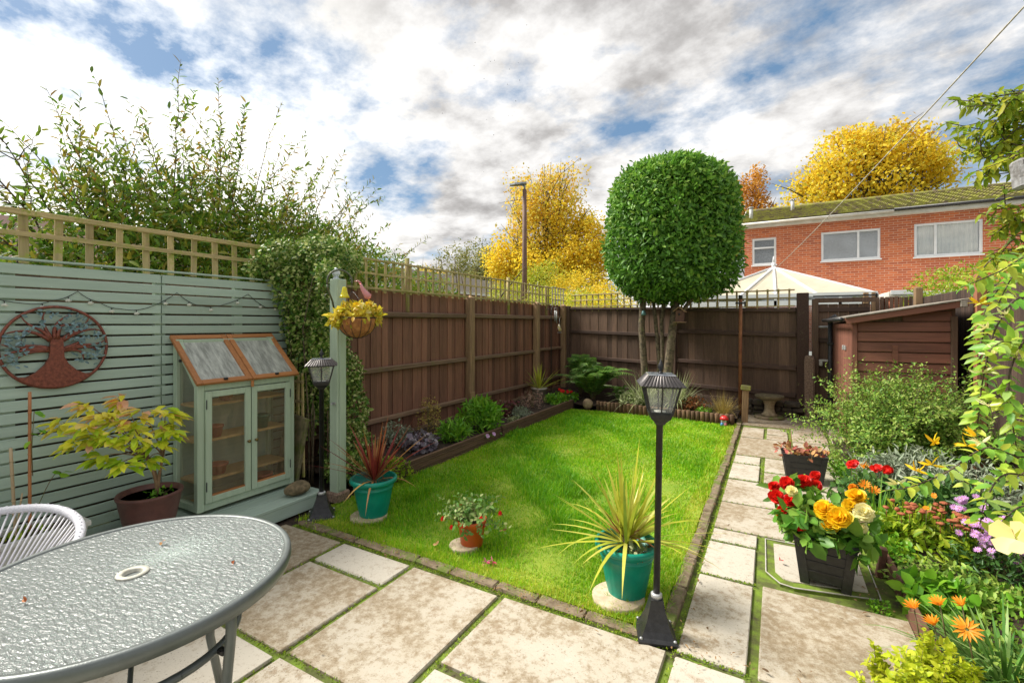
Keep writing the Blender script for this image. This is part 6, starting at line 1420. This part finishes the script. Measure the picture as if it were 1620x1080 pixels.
# ================================================================ clipped tree and ornaments
t = thing('clipped_laurel', 'large dark green laurel clipped to a rounded dome on several bare trunks', 'tree', (-1.75, 8.5, .1))
cx, cy, zb_ = -1.60, 8.62, 2.02
prof = np.array([(0, .30), (.05, .62), (.13, .84), (.28, .99), (.55, 1.07), (1.0, 1.10), (1.5, 1.09), (1.8, 1.05), (2.05, .95), (2.22, .78), (2.33, .55), (2.39, .28), (2.42, .0)])
n = 25000; z = RNG.uniform(-.02, 2.42, n); rr = np.interp(z, prof[:, 0], prof[:, 1]); top = RNG.random(n) < .22
q = RNG.random(n)**.5; r_i = rr*np.where(top, q, 1.0); zt = np.interp(r_i, prof[::-1, 1][:8], prof[::-1, 0][:8]); z = np.where(top, zt, z)
a = RNG.uniform(0, 2*PI, n); dep = RNG.random(n)**2*.22; lump = .035*np.sin(a*5+z*3)+.03*np.sin(z*5+a*3)
rad = np.maximum(r_i+lump*(~top)-dep*(~top)+.03*RNG.normal(size=n), 0.01); z = z-dep*top+.02*RNG.normal(size=n)
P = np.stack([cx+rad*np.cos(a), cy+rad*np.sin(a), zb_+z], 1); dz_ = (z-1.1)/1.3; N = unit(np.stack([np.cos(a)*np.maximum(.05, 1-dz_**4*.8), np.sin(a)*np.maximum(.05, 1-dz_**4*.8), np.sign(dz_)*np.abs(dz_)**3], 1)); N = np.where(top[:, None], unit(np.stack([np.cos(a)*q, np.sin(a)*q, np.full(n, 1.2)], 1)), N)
D = unit(RNG.normal(size=(n, 3))*.8+N*.45+np.array([0, 0, -.15])); Nn = unit(N+RNG.normal(size=(n, 3))*.45)
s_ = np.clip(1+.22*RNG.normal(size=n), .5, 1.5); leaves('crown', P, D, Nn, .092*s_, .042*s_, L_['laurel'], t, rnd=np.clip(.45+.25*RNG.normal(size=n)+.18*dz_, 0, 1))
q_ = RNG.integers(0, len(P), 420); leaves('stray_leaves', P[q_]+N[q_]*RNG.uniform(.02, .10, (420, 1)), unit(N[q_]+RNG.normal(size=(420, 3))*.5), unit(RNG.normal(size=(420, 3))), .085, .036, L_['laurel'], t)
foliage('inner_leaves', [(cx, cy, zb_+1.25, .88, .88, 1.0), (cx, cy, zb_+.6, .8, .8, .5)], 9000, .12, .07, L_['laurel'], t, 0, .3, False, .5)
foliage('under_leaves', [(cx, cy, zb_+.1, .7, .7, .22)], 1600, .075, .034, L_['laurel'], t, -.3, .3)
m = MB()
for pts, r_ in (([(-2.02, 8.5, .05), (-2.05, 8.5, .8), (-2.10, 8.5, 1.5), (-2.06, 8.52, 2.2), (-1.95, 8.6, 2.9)], [.070, .062, .060, .058, .03]),
                ([(-1.80, 8.52, .05), (-1.80, 8.55, .9), (-1.86, 8.55, 1.6), (-1.95, 8.6, 2.3)], [.045, .036, .036, .02]), ([(-1.74, 8.5, .05), (-1.73, 8.5, .9), (-1.75, 8.52, 1.6), (-1.68, 8.6, 2.4)], [.040, .034, .034, .02]),
                ([(-1.66, 8.42, .05), (-1.62, 8.42, .7), (-1.56, 8.42, 1.3), (-1.52, 8.5, 1.8), (-1.35, 8.6, 2.4)], [.088, .078, .074, .06, .03]), ([(-1.55, 8.43, 1.5), (-1.3, 8.5, 1.9), (-1.0, 8.6, 2.3)], [.05, .035, .02])):
    mm = MB(); mm.tube(pts, r_, 12); mm.build('trunk', M['bark'], t)
# bird house, bell
t = thing('bird_house', 'small brown wooden bird box hung on the right hand trunk of the clipped tree', 'bird box', (-1.40, 8.31, 1.55))
m = MB(); m.box((-1.40, 8.30, 1.68), (.13, .12, .20), Matrix.Rotation(R(4), 3, 'Y'), None, .004); m.build('box', wood('birdbox', (.20, .10, .06), (.12, .06, .04), 'z'), t)
m = MB(); m.bar((-1.50, 8.29, 1.76), (-1.39, 8.29, 1.84), .17, .014, (0, 0, 1)); m.bar((-1.30, 8.29, 1.75), (-1.41, 8.29, 1.84), .17, .014, (0, 0, 1)); m.build('roof', M['fpost'], t)
m = MB(); m.tube([(-1.40, 8.239, 1.71), (-1.40, 8.232, 1.71)], .018, 12); m.build('entrance_hole', M['black_pl'], t)
m = MB(); m.box((-1.40, 8.27, 1.575), (.19, .18, .012)); m.build('floor', M['fpost'], t)
m = MB(); m.lathe([(.045, 0), (.042, .03), (.03, .07), (.012, .09)], (-2.03, 8.38, 1.70), 14); m.tube([(-2.03, 8.38, 1.79), (-2.03, 8.41, 1.95)], .002, 4); o = m.build('bell', plain('teal_metal', (.12, .25, .24), .4, .4)); tag(o, 'small teal bell hanging on the left hand trunk of the clipped tree', 'bell')
# shepherd hook with chime and bird
t = thing('shepherd_hook', 'tall thin black hook with two arms standing in the far left corner', 'hook', (-3.86, 8.55, .1))
hb = Vector((-3.86, 8.42, 0)); m = MB(); m.tube([hb+Vector((0, 0, .1)), hb+Vector((0, 0, 1.75))]+[hb+Vector((0, .20, 1.75))+Vector((0, -.20*math.cos(R(a)), .20*math.sin(R(a)))) for a in range(15, 181, 15)]+[hb+Vector((0, .40, 1.68))], .007, 6)
m.tube([hb+Vector((0, 0, 1.72)), hb+Vector((0, -.12, 1.85)), hb+Vector((0, -.22, 1.82))], .006, 6); m.build('rod', M['black_pl'], t)
c = hb+Vector((.0, .22, 1.86)); t = thing('wind_chime', 'silver tube wind chime hanging from the black hook', 'wind chime', c)
m = MB(); m.tube([c+Vector((0, 0, .08)), c], .002, 4); m.lathe([(.001, 0), (.035, 0), (.035, .008), (.001, .008)], c, 12); m.build('top_disc', M['galv'], t)
for k in range(4): a = k*PI/2; q = c+Vector((.024*math.cos(a), .024*math.sin(a), 0)); m = MB(); m.tube([q, q-Vector((0, 0, .04))], .001, 4); m.tube([q-Vector((0, 0, .04)), q-Vector((0, 0, .30-.02*k))], .007, 8); m.build('chime_tube', M['galv'], t)
c = hb+Vector((.0, .42, 1.36)); t = thing('hanging_ornament', 'small yellow and white bird figure on a swing hanging from the black hook', 'ornament', c)
m = MB(); m.tube([c+Vector((0, -.05, .03)), c+Vector((0, 0, .32)), c+Vector((0, .05, .03))], .002, 4); m.box(c+Vector((0, 0, .01)), (.05, .14, .01)); m.build('swing', M['galv'], t)
m = MB(); m.tube([c+Vector((0, .03, .05)), c+Vector((0, .0, .065)), c+Vector((0, -.03, .10)), c+Vector((0, -.035, .15)), c+Vector((0, -.035, .18))], [.02, .036, .03, .022, .012], 10); m.build('bird_body', plain('yellow_paint', (.75, .50, .05), .5, 0, (.75, .72, .65), 22), t)
# rusty pole, stump post, bird bath, toadstool
t = thing('washing_line_pole', 'rusty metal pole with a cross cleat standing before the end fence', 'pole', (-.51, 8.80, 0))
m = MB(); m.tube([(-.51, 8.80, 0), (-.505, 8.80, 1.1), (-.50, 8.80, 1.98)], .028, 12); m.build('tube', plain('rusty_metal', (.22, .075, .035), .75, .1, (.32, .14, .05), 6, .5, 60, ((.09, .05, .035), 9, .58)), t)
m = MB(); m.tube([(-.50, 8.80, 1.97), (-.50, 8.80, 2.04)], .032, 10); m.box((-.50, 8.78, 1.90), (.16, .03, .03), None, None, .006); m.build('cleat', M['metal_dk'], t)
la = Vector((-.50, 8.79, 1.97)); lb_ = at(1614, -10, 1.5); m = MB(); far_ = lb_+(lb_-la).normalized()*1.6
m.tube([la+(far_-la)*(i/20)+Vector((0, 0, -.10*math.sin(PI*i/20))) for i in range(21)], .0028, 6); o = m.build('washing_line', plain('pale_cord', (.62, .58, .50), .7, 0, (.4, .36, .3), 40)); tag(o, 'pale washing line rising from the rusty pole to the top right', 'line')
t = thing('bollard', 'short brown timber post with a mossy square cap beside the path end', 'post', (-.40, 8.18, 0))
m = MB(); m.box((-.40, 8.18, .25), (.09, .09, .52), Matrix.Rotation(R(2), 3, 'Y'), None, .006); m.build('post', M['fpost'], t)
m = MB(); m.box((-.39, 8.18, .545), (.14, .13, .07), Matrix.Rotation(R(4), 3, 'Y'), None, .008); m.build('cap', plain('mossy_cap', (.24, .20, .10), .95, 0, (.28, .30, .06), 14, .6), t)
t = thing('bird_bath', 'low pale stone bird bath with a dark weathered bowl by the end fence', 'bird bath', (-.07, 8.72, 0))
m = MB(); m.lathe([(.001, 0), (.22, 0), (.22, .035), (.20, .045), (.001, .045)], (-.07, 8.72, 0), 26); m.build('foot', M['kerb'], t)
m = MB(); m.lathe([(.001, .045), (.115, .045), (.115, .07), (.085, .09), (.068, .15), (.07, .22), (.095, .28), (.12, .30), (.001, .30)], (-.07, 8.72, 0), 26, (.09, .27, 8, .06)); m.build('pedestal', plain('pale_carved_stone', (.42, .34, .22), .9, 0, (.25, .2, .12), 20, .7), t)
m = MB(); m.lathe([(.001, .30), (.12, .30), (.20, .33), (.22, .37), (.21, .38), (.16, .345), (.001, .335)], (-.07, 8.72, 0), 26); m.build('bowl', plain('dark_stone', (.13, .10, .06), .95, 0, (.20, .17, .09), 22, .8), t)
gc = Vector((-.66, 7.70, .004)); t = thing('toadstool_ornament', 'red capped toadstool house ornament with small blue and white figures at the lawn corner', 'ornament', gc)
m = MB(); m.lathe([(.001, 0), (.035, 0), (.032, .05), (.026, .10)], gc, 18); m.build('stalk', plain('white_paint', (.72, .70, .66), .5), t)
m = MB(); m.lathe([(.028, .095), (.060, .098), (.062, .108), (.052, .135), (.030, .155), (.001, .162)], gc, 24); cap = m.build('cap', plain('red_paint', (.62, .02, .02), .3), t)
m = MB()
for k in range(8): a = k*.8; m.blob(gc+Vector((.046*math.cos(a), .046*math.sin(a), .130)), (.009, .009, .006), 8, 5)
m.build('spots', bpy.data.materials['white_paint'], cap)
for sx, col in ((-.028, (.10, .30, .60)), (.022, (.55, .16, .20))):
    q = gc+Vector((sx, -.035, 0)); m = MB(); m.lathe([(.001, 0), (.020, 0), (.022, .03), (.014, .058)], q, 12); fb = m.build('figure', plain('figure_paint', col, .5), t)
    m = MB(); m.blob(q+Vector((0, -.002, .068)), (.012, .012, .013), 10, 7); m.build('face', plain('skin_paint', (.65, .42, .32), .5), fb); m = MB(); m.lathe([(.014, .072), (.010, .09), (.001, .108)], q, 10); m.build('hat', plain('hat_paint', (.75, .74, .72), .5), fb)

# ---------------------------------------------------------------- honeysuckle in the right foreground
def vine(t, pts, gap, L, W, mk, smat=None, r_=.0028, hang=.0, pairs=True, st=0.):
    P, D, N = [], [], []; m = MB(); q = [Vector(p) for p in pts]
    # smooth through the points
    fine = []
    for i in range(len(q)-1):
        p0, p1, p2, p3 = q[max(0, i-1)], q[i], q[i+1], q[min(len(q)-1, i+2)]
        for k in range(6):
            s = k/6; fine.append(.5*((2*p1)+(p2-p0)*s+(2*p0-5*p1+4*p2-p3)*s*s+(3*p1-p0-3*p2+p3)*s**3))
    fine.append(q[-1]); m.tube(fine, [r_*(1-.6*i/len(fine)) for i in range(len(fine))], 6); m.build('vine', smat or M['twig'], t)
    acc = 0; nxt = st; j = 0
    for i in range(len(fine)-1):
        seg = (fine[i+1]-fine[i]).length; tg = (fine[i+1]-fine[i]).normalized()
        while acc+seg > nxt:
            p = fine[i]+tg*(nxt-acc); o_ = tg.orthogonal().normalized(); o_.rotate(Matrix.Rotation(j*1.57+random.gauss(0, .4), 3, tg))
            for sg in ((-1, 1) if pairs else (1,)):
                P.append(tuple(p)); D.append(tuple(o_*sg+tg*.5+Vector((0, 0, -hang+random.gauss(0, .15))))); N.append(tuple(Vector((random.gauss(0, .4), random.gauss(-.3, .4), 1))))
            nxt += gap*random.uniform(.7, 1.3); j += 1
        acc += seg
    n_ = len(P); s_ = RNG.uniform(.65, 1.15, n_); return leaves('leaves', np.array(P), np.array(D), np.array(N), L*s_, W*s_, L_[mk], t)
t = thing('honeysuckle', 'honeysuckle with yellow green leaves and cream flowers trailing in from the right foreground', 'climber', at(1640, 600, 1.2))
V_ = lambda l: [at(*p) for p in l]
for pts in ([(1700, 420, 1.3), (1640, 400, 1.25), (1580, 430, 1.2), (1520, 455, 1.2)], [(1700, 520, 1.2), (1620, 470, 1.15), (1575, 520, 1.15), (1555, 600, 1.15), (1548, 660, 1.15)], [(1720, 600, 1.2), (1640, 560, 1.15), (1590, 540, 1.1), (1560, 560, 1.1)],
            [(1750, 640, 1.1), (1680, 690, 1.1), (1620, 722, 1.1), (1560, 708, 1.1), (1500, 745, 1.12), (1440, 770, 1.15), (1400, 775, 1.16)], [(1740, 720, 1.2), (1660, 690, 1.15), (1600, 640, 1.12), (1570, 620, 1.12)], [(1740, 780, 1.15), (1650, 760, 1.1), (1590, 750, 1.1), (1560, 790, 1.1), (1550, 830, 1.1)],
            [(1700, 360, 1.4), (1640, 380, 1.35), (1600, 440, 1.3), (1580, 480, 1.3)], [(1740, 850, 1.1), (1670, 830, 1.1), (1620, 800, 1.05), (1580, 830, 1.05)], [(1720, 470, 1.15), (1650, 500, 1.1), (1600, 580, 1.1), (1600, 650, 1.1), (1610, 720, 1.12)], [(1720, 560, 1.3), (1650, 620, 1.3), (1600, 690, 1.3), (1590, 760, 1.3)], [(1700, 450, 1.4), (1620, 430, 1.4), (1570, 470, 1.4), (1540, 540, 1.4)],
            [(1560, 500, 1.2), (1550, 560, 1.2), (1552, 620, 1.2), (1545, 680, 1.2)], [(1700, 740, 1.25), (1640, 740, 1.25), (1570, 770, 1.25), (1520, 760, 1.25)]):
    vine(t, V_(pts), .0145, .040, .021, 'honey')
def hflower(px, py, d, s=1., k=6):
    c = at(px, py, d); P, D, N = [], [], []
    for i in range(k):
        a = random.uniform(0, 6.28); dd = Vector((math.cos(a)*.7-.3, math.sin(a)*.6-.3, random.uniform(-.1, .9))).normalized(); P.append(tuple(c)); D.append(tuple(dd)); N.append(tuple(dirs(1, .2)[0]))
    f = leaves('flower', np.array(P), np.array(D), np.array(N), .027*s, .008*s, L_['cream'] if random.random() < .5 else L_['yellow'], t)
for q in ((1545, 690, 1.08), (1552, 700, 1.08), (1478, 700, 1.1), (1530, 705, 1.1), (1475, 735, 1.1), (1450, 745, 1.12), (1570, 560, 1.1), (1610, 565, 1.1), (1555, 590, 1.15), (1560, 520, 1.15), (1562, 640, 1.12), (1590, 500, 1.15), (1550, 480, 1.2), (1420, 765, 1.15)): hflower(*q)
lm('paleyel', [(.90, .74, .26), (.92, .80, .36)], .45, .3); rosette(t, at(1608, 852, .80), Vector((-.6, -.6, .5)), .030, 'paleyel', 1, 5)
vine(t, [at(1608, 858, .80), at(1650, 830, .85), at(1720, 800, 1.0)], .03, .045, .022, 'honey')
t = thing('cherry_branches', 'leafy green and yellow branches hanging in at the top right corner', 'tree', at(1700, 200, 2.4))
for pts in ([(1720, 230, 2.6), (1650, 190, 2.6), (1600, 200, 2.6), (1560, 185, 2.6), (1510, 178, 2.6)], [(1720, 190, 2.6), (1650, 165, 2.6), (1620, 155, 2.6), (1590, 150, 2.6)], [(1640, 200, 2.6), (1590, 180, 2.6), (1560, 160, 2.6), (1545, 145, 2.6)], [(1720, 280, 2.6), (1650, 250, 2.6), (1600, 230, 2.6), (1560, 235, 2.6), (1535, 215, 2.6)],
            [(1720, 300, 2.5), (1640, 280, 2.5), (1590, 262, 2.5), (1545, 275, 2.5)], [(1700, 250, 2.7), (1620, 220, 2.7), (1575, 200, 2.7), (1548, 210, 2.7)], [(1680, 210, 2.5), (1630, 175, 2.5), (1600, 170, 2.5), (1575, 180, 2.5)], [(1700, 240, 2.4), (1640, 225, 2.4), (1605, 245, 2.4), (1570, 255, 2.4)],
            [(1720, 340, 2.8), (1650, 330, 2.8), (1600, 345, 2.8), (1565, 335, 2.8)], [(1720, 380, 2.8), (1650, 360, 2.8), (1600, 370, 2.8), (1570, 385, 2.8)], [(1720, 410, 2.8), (1640, 400, 2.8), (1590, 395, 2.8), (1560, 420, 2.8)], [(1680, 350, 2.7), (1630, 340, 2.7), (1590, 325, 2.7)], [(1680, 430, 2.7), (1630, 420, 2.7), (1590, 410, 2.7), (1575, 440, 2.7)], [(1600, 220, 2.7), (1560, 212, 2.7), (1540, 245, 2.7)], [(1720, 210, 2.55), (1650, 230, 2.55), (1610, 215, 2.55), (1585, 215, 2.55)]):
    for k in range(3): vine(t, [p+Vector([random.gauss(0, .045) for _ in range(3)]) for p in V_(pts)], .034, .070, .030, 'cherry', None, .005, .7)
m = MB(); m.tube([at(1720, 420, 2.7), at(1725, 300, 2.7), at(1715, 180, 2.6)], [.03, .025, .01], 8); m.tube([at(1725, 1000, 2.9), at(1722, 700, 2.8), at(1720, 420, 2.7)], [.05, .04, .03], 8); m.build('trunk', M['bark'], t)
m = MB(); a = at(1606, 277, 1.2); b_ = at(1720, 258, 1.15); m.bar(a, b_, .05, .075, (0, 0, 1), None, .006); o = m.build('timber_beam', plain('weathered_beam', (.36, .36, .37), .9, 0, (.14, .13, .12), 26, .8, 50, ((.08, .07, .06), 30, .6))); tag(o, 'end of a weathered grey timber beam poking in at the right edge above the honeysuckle', 'beam')
# greenery over the right fence
t = thing('hedge', 'clipped green hedge showing above the ribbed fence below the right hand window', 'hedge', (2.5, 9, 0))
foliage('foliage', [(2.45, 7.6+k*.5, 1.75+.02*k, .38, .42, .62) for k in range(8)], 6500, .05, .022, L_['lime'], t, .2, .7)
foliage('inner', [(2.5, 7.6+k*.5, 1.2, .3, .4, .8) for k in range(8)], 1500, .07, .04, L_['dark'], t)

# ================================================================ trees beyond the fences
t = thing('photinia_bush', 'tall loose bush of upright leafy shoots behind the left fence, lit from behind', 'bush', (-5.8, 3, 0))
lm('bushy', [(.07, .17, .02), (.13, .26, .025), (.20, .34, .03), (.30, .36, .04), (.34, .28, .04)], .4, .45)
bl = [(-5.9, 1.5, 1.6, .5, .5, .5), (-5.9, 2.2, 2.25, .8, .75, .80), (-5.9, 3.0, 2.35, .8, .9, .75), (-5.9, 3.9, 2.25, .8, .9, .75), (-5.9, 4.8, 2.2, .7, .8, .65), (-5.9, 5.8, 2.0, .6, .8, .6), (-5.7, 6.8, 1.8, .5, .7, .5), (-5.6, 2.8, 1.6, .9, 2.4, .9)]
bl = [(b[0], b[1], b[2]+.22, *b[3:]) for b in bl]
foliage('foliage', bl, 27000, .085, .030, L_['bushy'], t, -.05, .5, False, .35)
m = MB(); P, D, N = [], [], []
def wand(b, tp, bow, r0, dens, kids):
    q = bz_pts(b, (b+tp)/2+bow, tp, 14); q = [p+Vector((random.gauss(0, .008), random.gauss(0, .008), 0)) for p in q]; m.tube(q, [r0*(1-.85*i/14) for i in range(15)], 5); ln = (tp-b).length; k = int(ln*dens)
    for j in range(k):
        f = .08+.92*(j+random.uniform(-.3, .3))/k; f = min(.999, max(0, f)); i = min(13, int(f*14)); g_ = f*14-i; p = q[i]*(1-g_)+q[i+1]*g_; tg = (q[i+1]-q[i]).normalized(); o_ = tg.orthogonal().normalized(); o_.rotate(Matrix.Rotation(j*2.4+random.gauss(0, .4), 3, tg)); P.append(tuple(p)); D.append(tuple(o_+tg*random.uniform(.4, 1.2))); N.append(tuple(tg-o_*.4+Vector([random.gauss(0, .3) for _ in range(3)])))
    for c in range(kids):
        i = random.randint(2, 10); tg = (q[i+1]-q[i]).normalized(); o_ = Vector((random.gauss(0, .5), random.choice((-1, 1))*random.uniform(.3, 1), random.gauss(.1, .3))); e = q[i]+(tg*.8+o_*.7).normalized()*ln*random.uniform(.2, .42); wand(q[i], e, Vector((0, 0, -.03)), r0*.5, dens*1.05, 1 if (kids > 2 and random.random() < .5) else 0)
tips = [(1.25, 3.3), (1.85, 3.93), (1.55, 3.65), (2.48, 4.26), (2.25, 3.75), (2.95, 4.35), (3.2, 4.1), (3.95, 4.55), (3.6, 3.85), (4.75, 4.1), (4.4, 3.9), (5.5, 3.75), (5.1, 3.6), (6.0, 3.3), (6.5, 2.9), (.9, 3.0), (.6, 3.35), (.3, 2.8), (2.7, 3.8), (4.1, 3.7), (1.0, 3.5)]
for (y, z) in tips:
    by = 3.2+(y-3.2)*.55; wand(Vector((-5.9+random.gauss(0, .2), by, 1.9)), Vector((-5.5+random.gauss(0, .2), y, z)), Vector((random.gauss(0, .1), -(y-3.2)*.10+random.gauss(0, .08), .10)), .011, 25, 4)
for _ in range(70):
    y = random.uniform(1.5, 5.8); z = 3.55-.10*(y-2.7)**2+random.gauss(0, .22); by = 3.2+(y-3.2)*.7; wand(Vector((-5.9+random.gauss(0, .3), by, 2.0)), Vector((-5.7+random.gauss(0, .4), y, z)), Vector((random.gauss(0, .12), random.gauss(0, .15), .1)), .007, 26, 3)
m.build('shoots', M['twig'], t); n_ = len(P); s_ = RNG.uniform(.6, 1.2, n_); leaves('shoot_leaves', np.array(P), np.array(D), np.array(N), .086*s_, .030*s_, lm('shoot', [(.10, .18, .025), (.16, .28, .03), (.24, .36, .04), (.36, .34, .05), (.44, .26, .05)], .4, .45), t)
m = MB()
for k in range(9): m.tube([(-5.9+random.gauss(0, .2), 1.4+k*.55, 0), (-5.9+random.gauss(0, .2), 1.4+k*.55+random.gauss(0, .2), 1.2), (-5.9, 1.4+k*.55+random.gauss(0, .3), 2.3)], [.04, .03, .015], 6)
m.build('stems', M['bark'], t)

def far_tree(name, label, base, blobs, n, L, mats, trunk_r=.22, fan=26, inner=.25, twig=.05, gap_seed=0, low=None):
    """spreading tree: a fan of rising limbs through a loose crown of leaf sized faces"""
    t = thing(name, label, 'tree', base); bx, by, bz_ = base; m = MB()
    B = np.array(blobs, float); fork = Vector((bx, by, bz_+ (B[:, 2].min()-bz_)*.55)); m.tube([(bx, by, bz_), fork], [trunk_r, trunk_r*.75], 10)
    for k in range(fan):
        b = B[random.randrange(len(B))]; d = Vector((random.gauss(0, 1), random.gauss(0, .6), abs(random.gauss(0, 1)))).normalized(); tp = Vector((b[0]+d.x*b[3]*.95, b[1]+d.y*b[4]*.9, b[2]+d.z*b[5]*.97)); md = (fork+tp)/2+Vector(((fork.x-tp.x)*.12, 0, (tp.z-fork.z)*.10)); q = bz_pts(fork, md, tp, 8); m.tube(q, [trunk_r*.22*(1-.93*i/8)+.008 for i in range(9)], 5)
        for s in range(3):
            i = random.randint(3, 6); q2 = q[i]+Vector((random.gauss(0, .9), random.gauss(0, .5), abs(random.gauss(0, 1.0)))); m.tube([q[i], (q[i]+q2)/2+Vector((0, 0, .1)), q2], [twig, twig*.6, .008], 4)
    m.build('trunk', M['bark'], t)
    tot = sum(b[3]*b[4]+b[4]*b[5] for b in blobs)
    for mk, sel, frac in mats:
        bs = [blobs[i] for i in sel]; sub = []
        for b in bs:   # break each mass into clumps with gaps between
            for _ in range(34):
                d = Vector(dirs(1)[0]); rr = random.uniform(.45, .95); s = random.uniform(.24, .42); sub.append((b[0]+d.x*b[3]*rr, b[1]+d.y*b[4]*rr, b[2]+d.z*b[5]*rr, b[3]*s, b[4]*s, b[5]*s))
        foliage('crown', sub, int(n*frac*1.55), L*.64, L*.48, L_[mk], t, 0, .3, True, .1, low)
    return t
lm('mapyel', [(.78, .54, .03), (.90, .67, .04), (.92, .75, .07), (.62, .62, .08)], .6, .5)
lm('maporg', [(.74, .42, .05), (.86, .60, .07), (.76, .62, .10), (.50, .46, .10)], .6, .5)
lm('mapgrn', [(.36, .46, .04), (.54, .58, .05), (.70, .64, .06), (.24, .36, .04)], .6, .4)
lm('olive', [(.20, .24, .08), (.30, .32, .10), (.40, .34, .09)], .7, .3)
lm('rust', [(.62, .27, .04), (.74, .38, .05), (.50, .32, .08)], .6, .4)
far_tree('maple', 'tall yellow and orange autumn maple behind the street lamp', (-12.3, 26, 0), [(-12.3, 26, 7.4, 3.2, 2.2, 2.6), (-12.3, 26, 9.2, 2.9, 2.0, 2.3), (-14.4, 25.5, 5.4, 2.1, 1.5, 1.9), (-10.0, 25.5, 6.2, 2.1, 1.6, 2.3), (-12.3, 25, 5.0, 2.9, 1.5, 1.7), (-9.4, 25.5, 4.6, 1.7, 1.4, 1.8)], 19000, .25, (('maporg', (0, 1), .22), ('mapyel', (0,), .10), ('mapyel', (2, 3, 4, 5), .64)), .25, 60)
t = far_tree('willow', 'yellow green bushy trees low behind the trellis below the maple', (-9.6, 20.5, 0), [(-11.5, 20.5, 3.0, 1.6, 1.2, 1.2), (-9.6, 20.5, 3.4, 1.7, 1.3, 1.35), (-7.9, 20.0, 2.9, 1.6, 1.2, 1.3), (-6.4, 19.5, 2.5, 1.2, 1.1, 1.1), (-8.8, 18.5, 2.2, 2.2, 1.1, 1.0)], 11000, .13, (('mapgrn', (0, 1, 4), .6), ('mapyel', (2, 3), .4)), .10, 0, low=.3)
far_tree('shrub_tree', 'bright yellow green shrub just beyond the far left corner of the fences', (-5.6, 13.5, 0), [(-6.4, 13.5, 1.9, 1.1, .9, .8), (-5.0, 13.2, 1.9, 1.1, .9, .75), (-3.9, 12.8, 1.8, .9, .8, .7)], 6000, .09, (('mapgrn', (0, 1, 2), .7), ('mapyel', (1, 2), .3)), .06, 0, low=.3)
far_tree('maple', 'broad golden yellow maple rising behind the brick house', (4.3, 30, 0), [(4.3, 30, 9.0, 3.4, 2.2, 2.3), (2.2, 30, 8.5, 1.9, 1.8, 1.9), (6.2, 30, 8.8, 1.9, 1.8, 1.9), (3.7, 30, 10.5, 2.0, 1.6, 1.4), (5.4, 30, 10.4, 1.9, 1.5, 1.4)], 12000, .26, (('mapyel', (0, 1, 2), .55), ('maporg', (3, 4), .12), ('mapyel', (3, 4), .20)), .25, 60)
far_tree('beech', 'rusty orange tree between the clipped laurel and the brick house', (-1.5, 34, 0), [(-1.5, 34, 9.6, 1.3, 1.2, 2.2), (-1.9, 34, 7.5, 1.5, 1.3, 1.6), (-.8, 34, 8.6, .9, 1, 1.5)], 3600, .26, (('rust', (0, 1, 2), 1.),), .2, 20)
for k, (x, y, w_, h, mk, lb) in enumerate(((-38.2, 45, 1.9, 9.5, 'fern', 'small dark green tree farthest left in the distance'), (-34.0, 45, 2.9, 11.3, 'olive', 'tall olive coloured distant tree second from the left'), (-34.0, 41, 3.0, 8.2, 'maporg', 'low orange tinted distant tree before the olive ones'), (-30.0, 45, 2.8, 12.2, 'olive', 'olive brown distant tree beside the yellow maple'), (-27, 43, 2.4, 10.5, 'olive', 'distant olive tree partly behind the yellow maple'))):
    far_tree('distant_tree', lb, (x, y, 0), [(x, y, h*.72, w_, w_*.8, h*.26), (x-w_*.4, y, h*.55, w_*.9, w_*.8, h*.2), (x+w_*.5, y, h*.55, w_*.8, w_*.8, h*.22)], 2600, .36, ((mk, (0, 1, 2), 1.),), .2, 16)
t = far_tree('shrub_tree', 'dark green shrubs behind the terrace side of the left trellis', (-9.5, 14, 0), [(-8.6, 12.5, 1.4, 1.0, 1.2, .8), (-9.5, 15.0, 1.5, 1.2, 1.4, 1.0)], 2500, .11, (('olive', (0, 1), 1.),), .07, 8, low=.2)

# birds in the sky
bm_ = MB(); bm_.add([(0, -.10, 0), (.02, .02, .01), (0, .12, 0), (-.02, .02, .01), (.17, .03, .05), (-.17, .03, .05), (.06, -.03, .02), (-.06, -.03, .02), (0, 0, -.03)], [(0, 1, 8), (1, 2, 8), (0, 8, 3), (3, 8, 2), (0, 1, 3), (1, 2, 3), (1, 4, 6), (3, 7, 5), (1, 6, 0), (3, 0, 7)], False)
pos = [(752, 68), (776, 98), (820, 100), (782, 96), (750, 105), (766, 125), (822, 127), (806, 110), (803, 134), (816, 160), (804, 184), (810, 184), (813, 177), (812, 200), (780, 187), (781, 214), (765, 272), (792, 240), (770, 190), (833, 40), (700, 180), (628, 262)]
b0_ = None
wh = ['alone highest in the flock', 'upper left of the flock', 'upper right of the flock']
for k, (px, py) in enumerate(pos):
    if b0_ is None: b0_ = bm_.build('bird', plain('bird_black', (.02, .02, .022), .7)); o = b0_
    else: o = b0_.copy(); COL.objects.link(o)
    o.location = at(px, py, 62+k % 5); o.rotation_euler = (random.gauss(0, .3), random.gauss(0, .4), random.uniform(0, 6.28)); o.scale = (.75,)*3
    tag(o, 'tiny dark bird flying in the distant flock high above the garden', 'bird', 'birds flying in the sky')
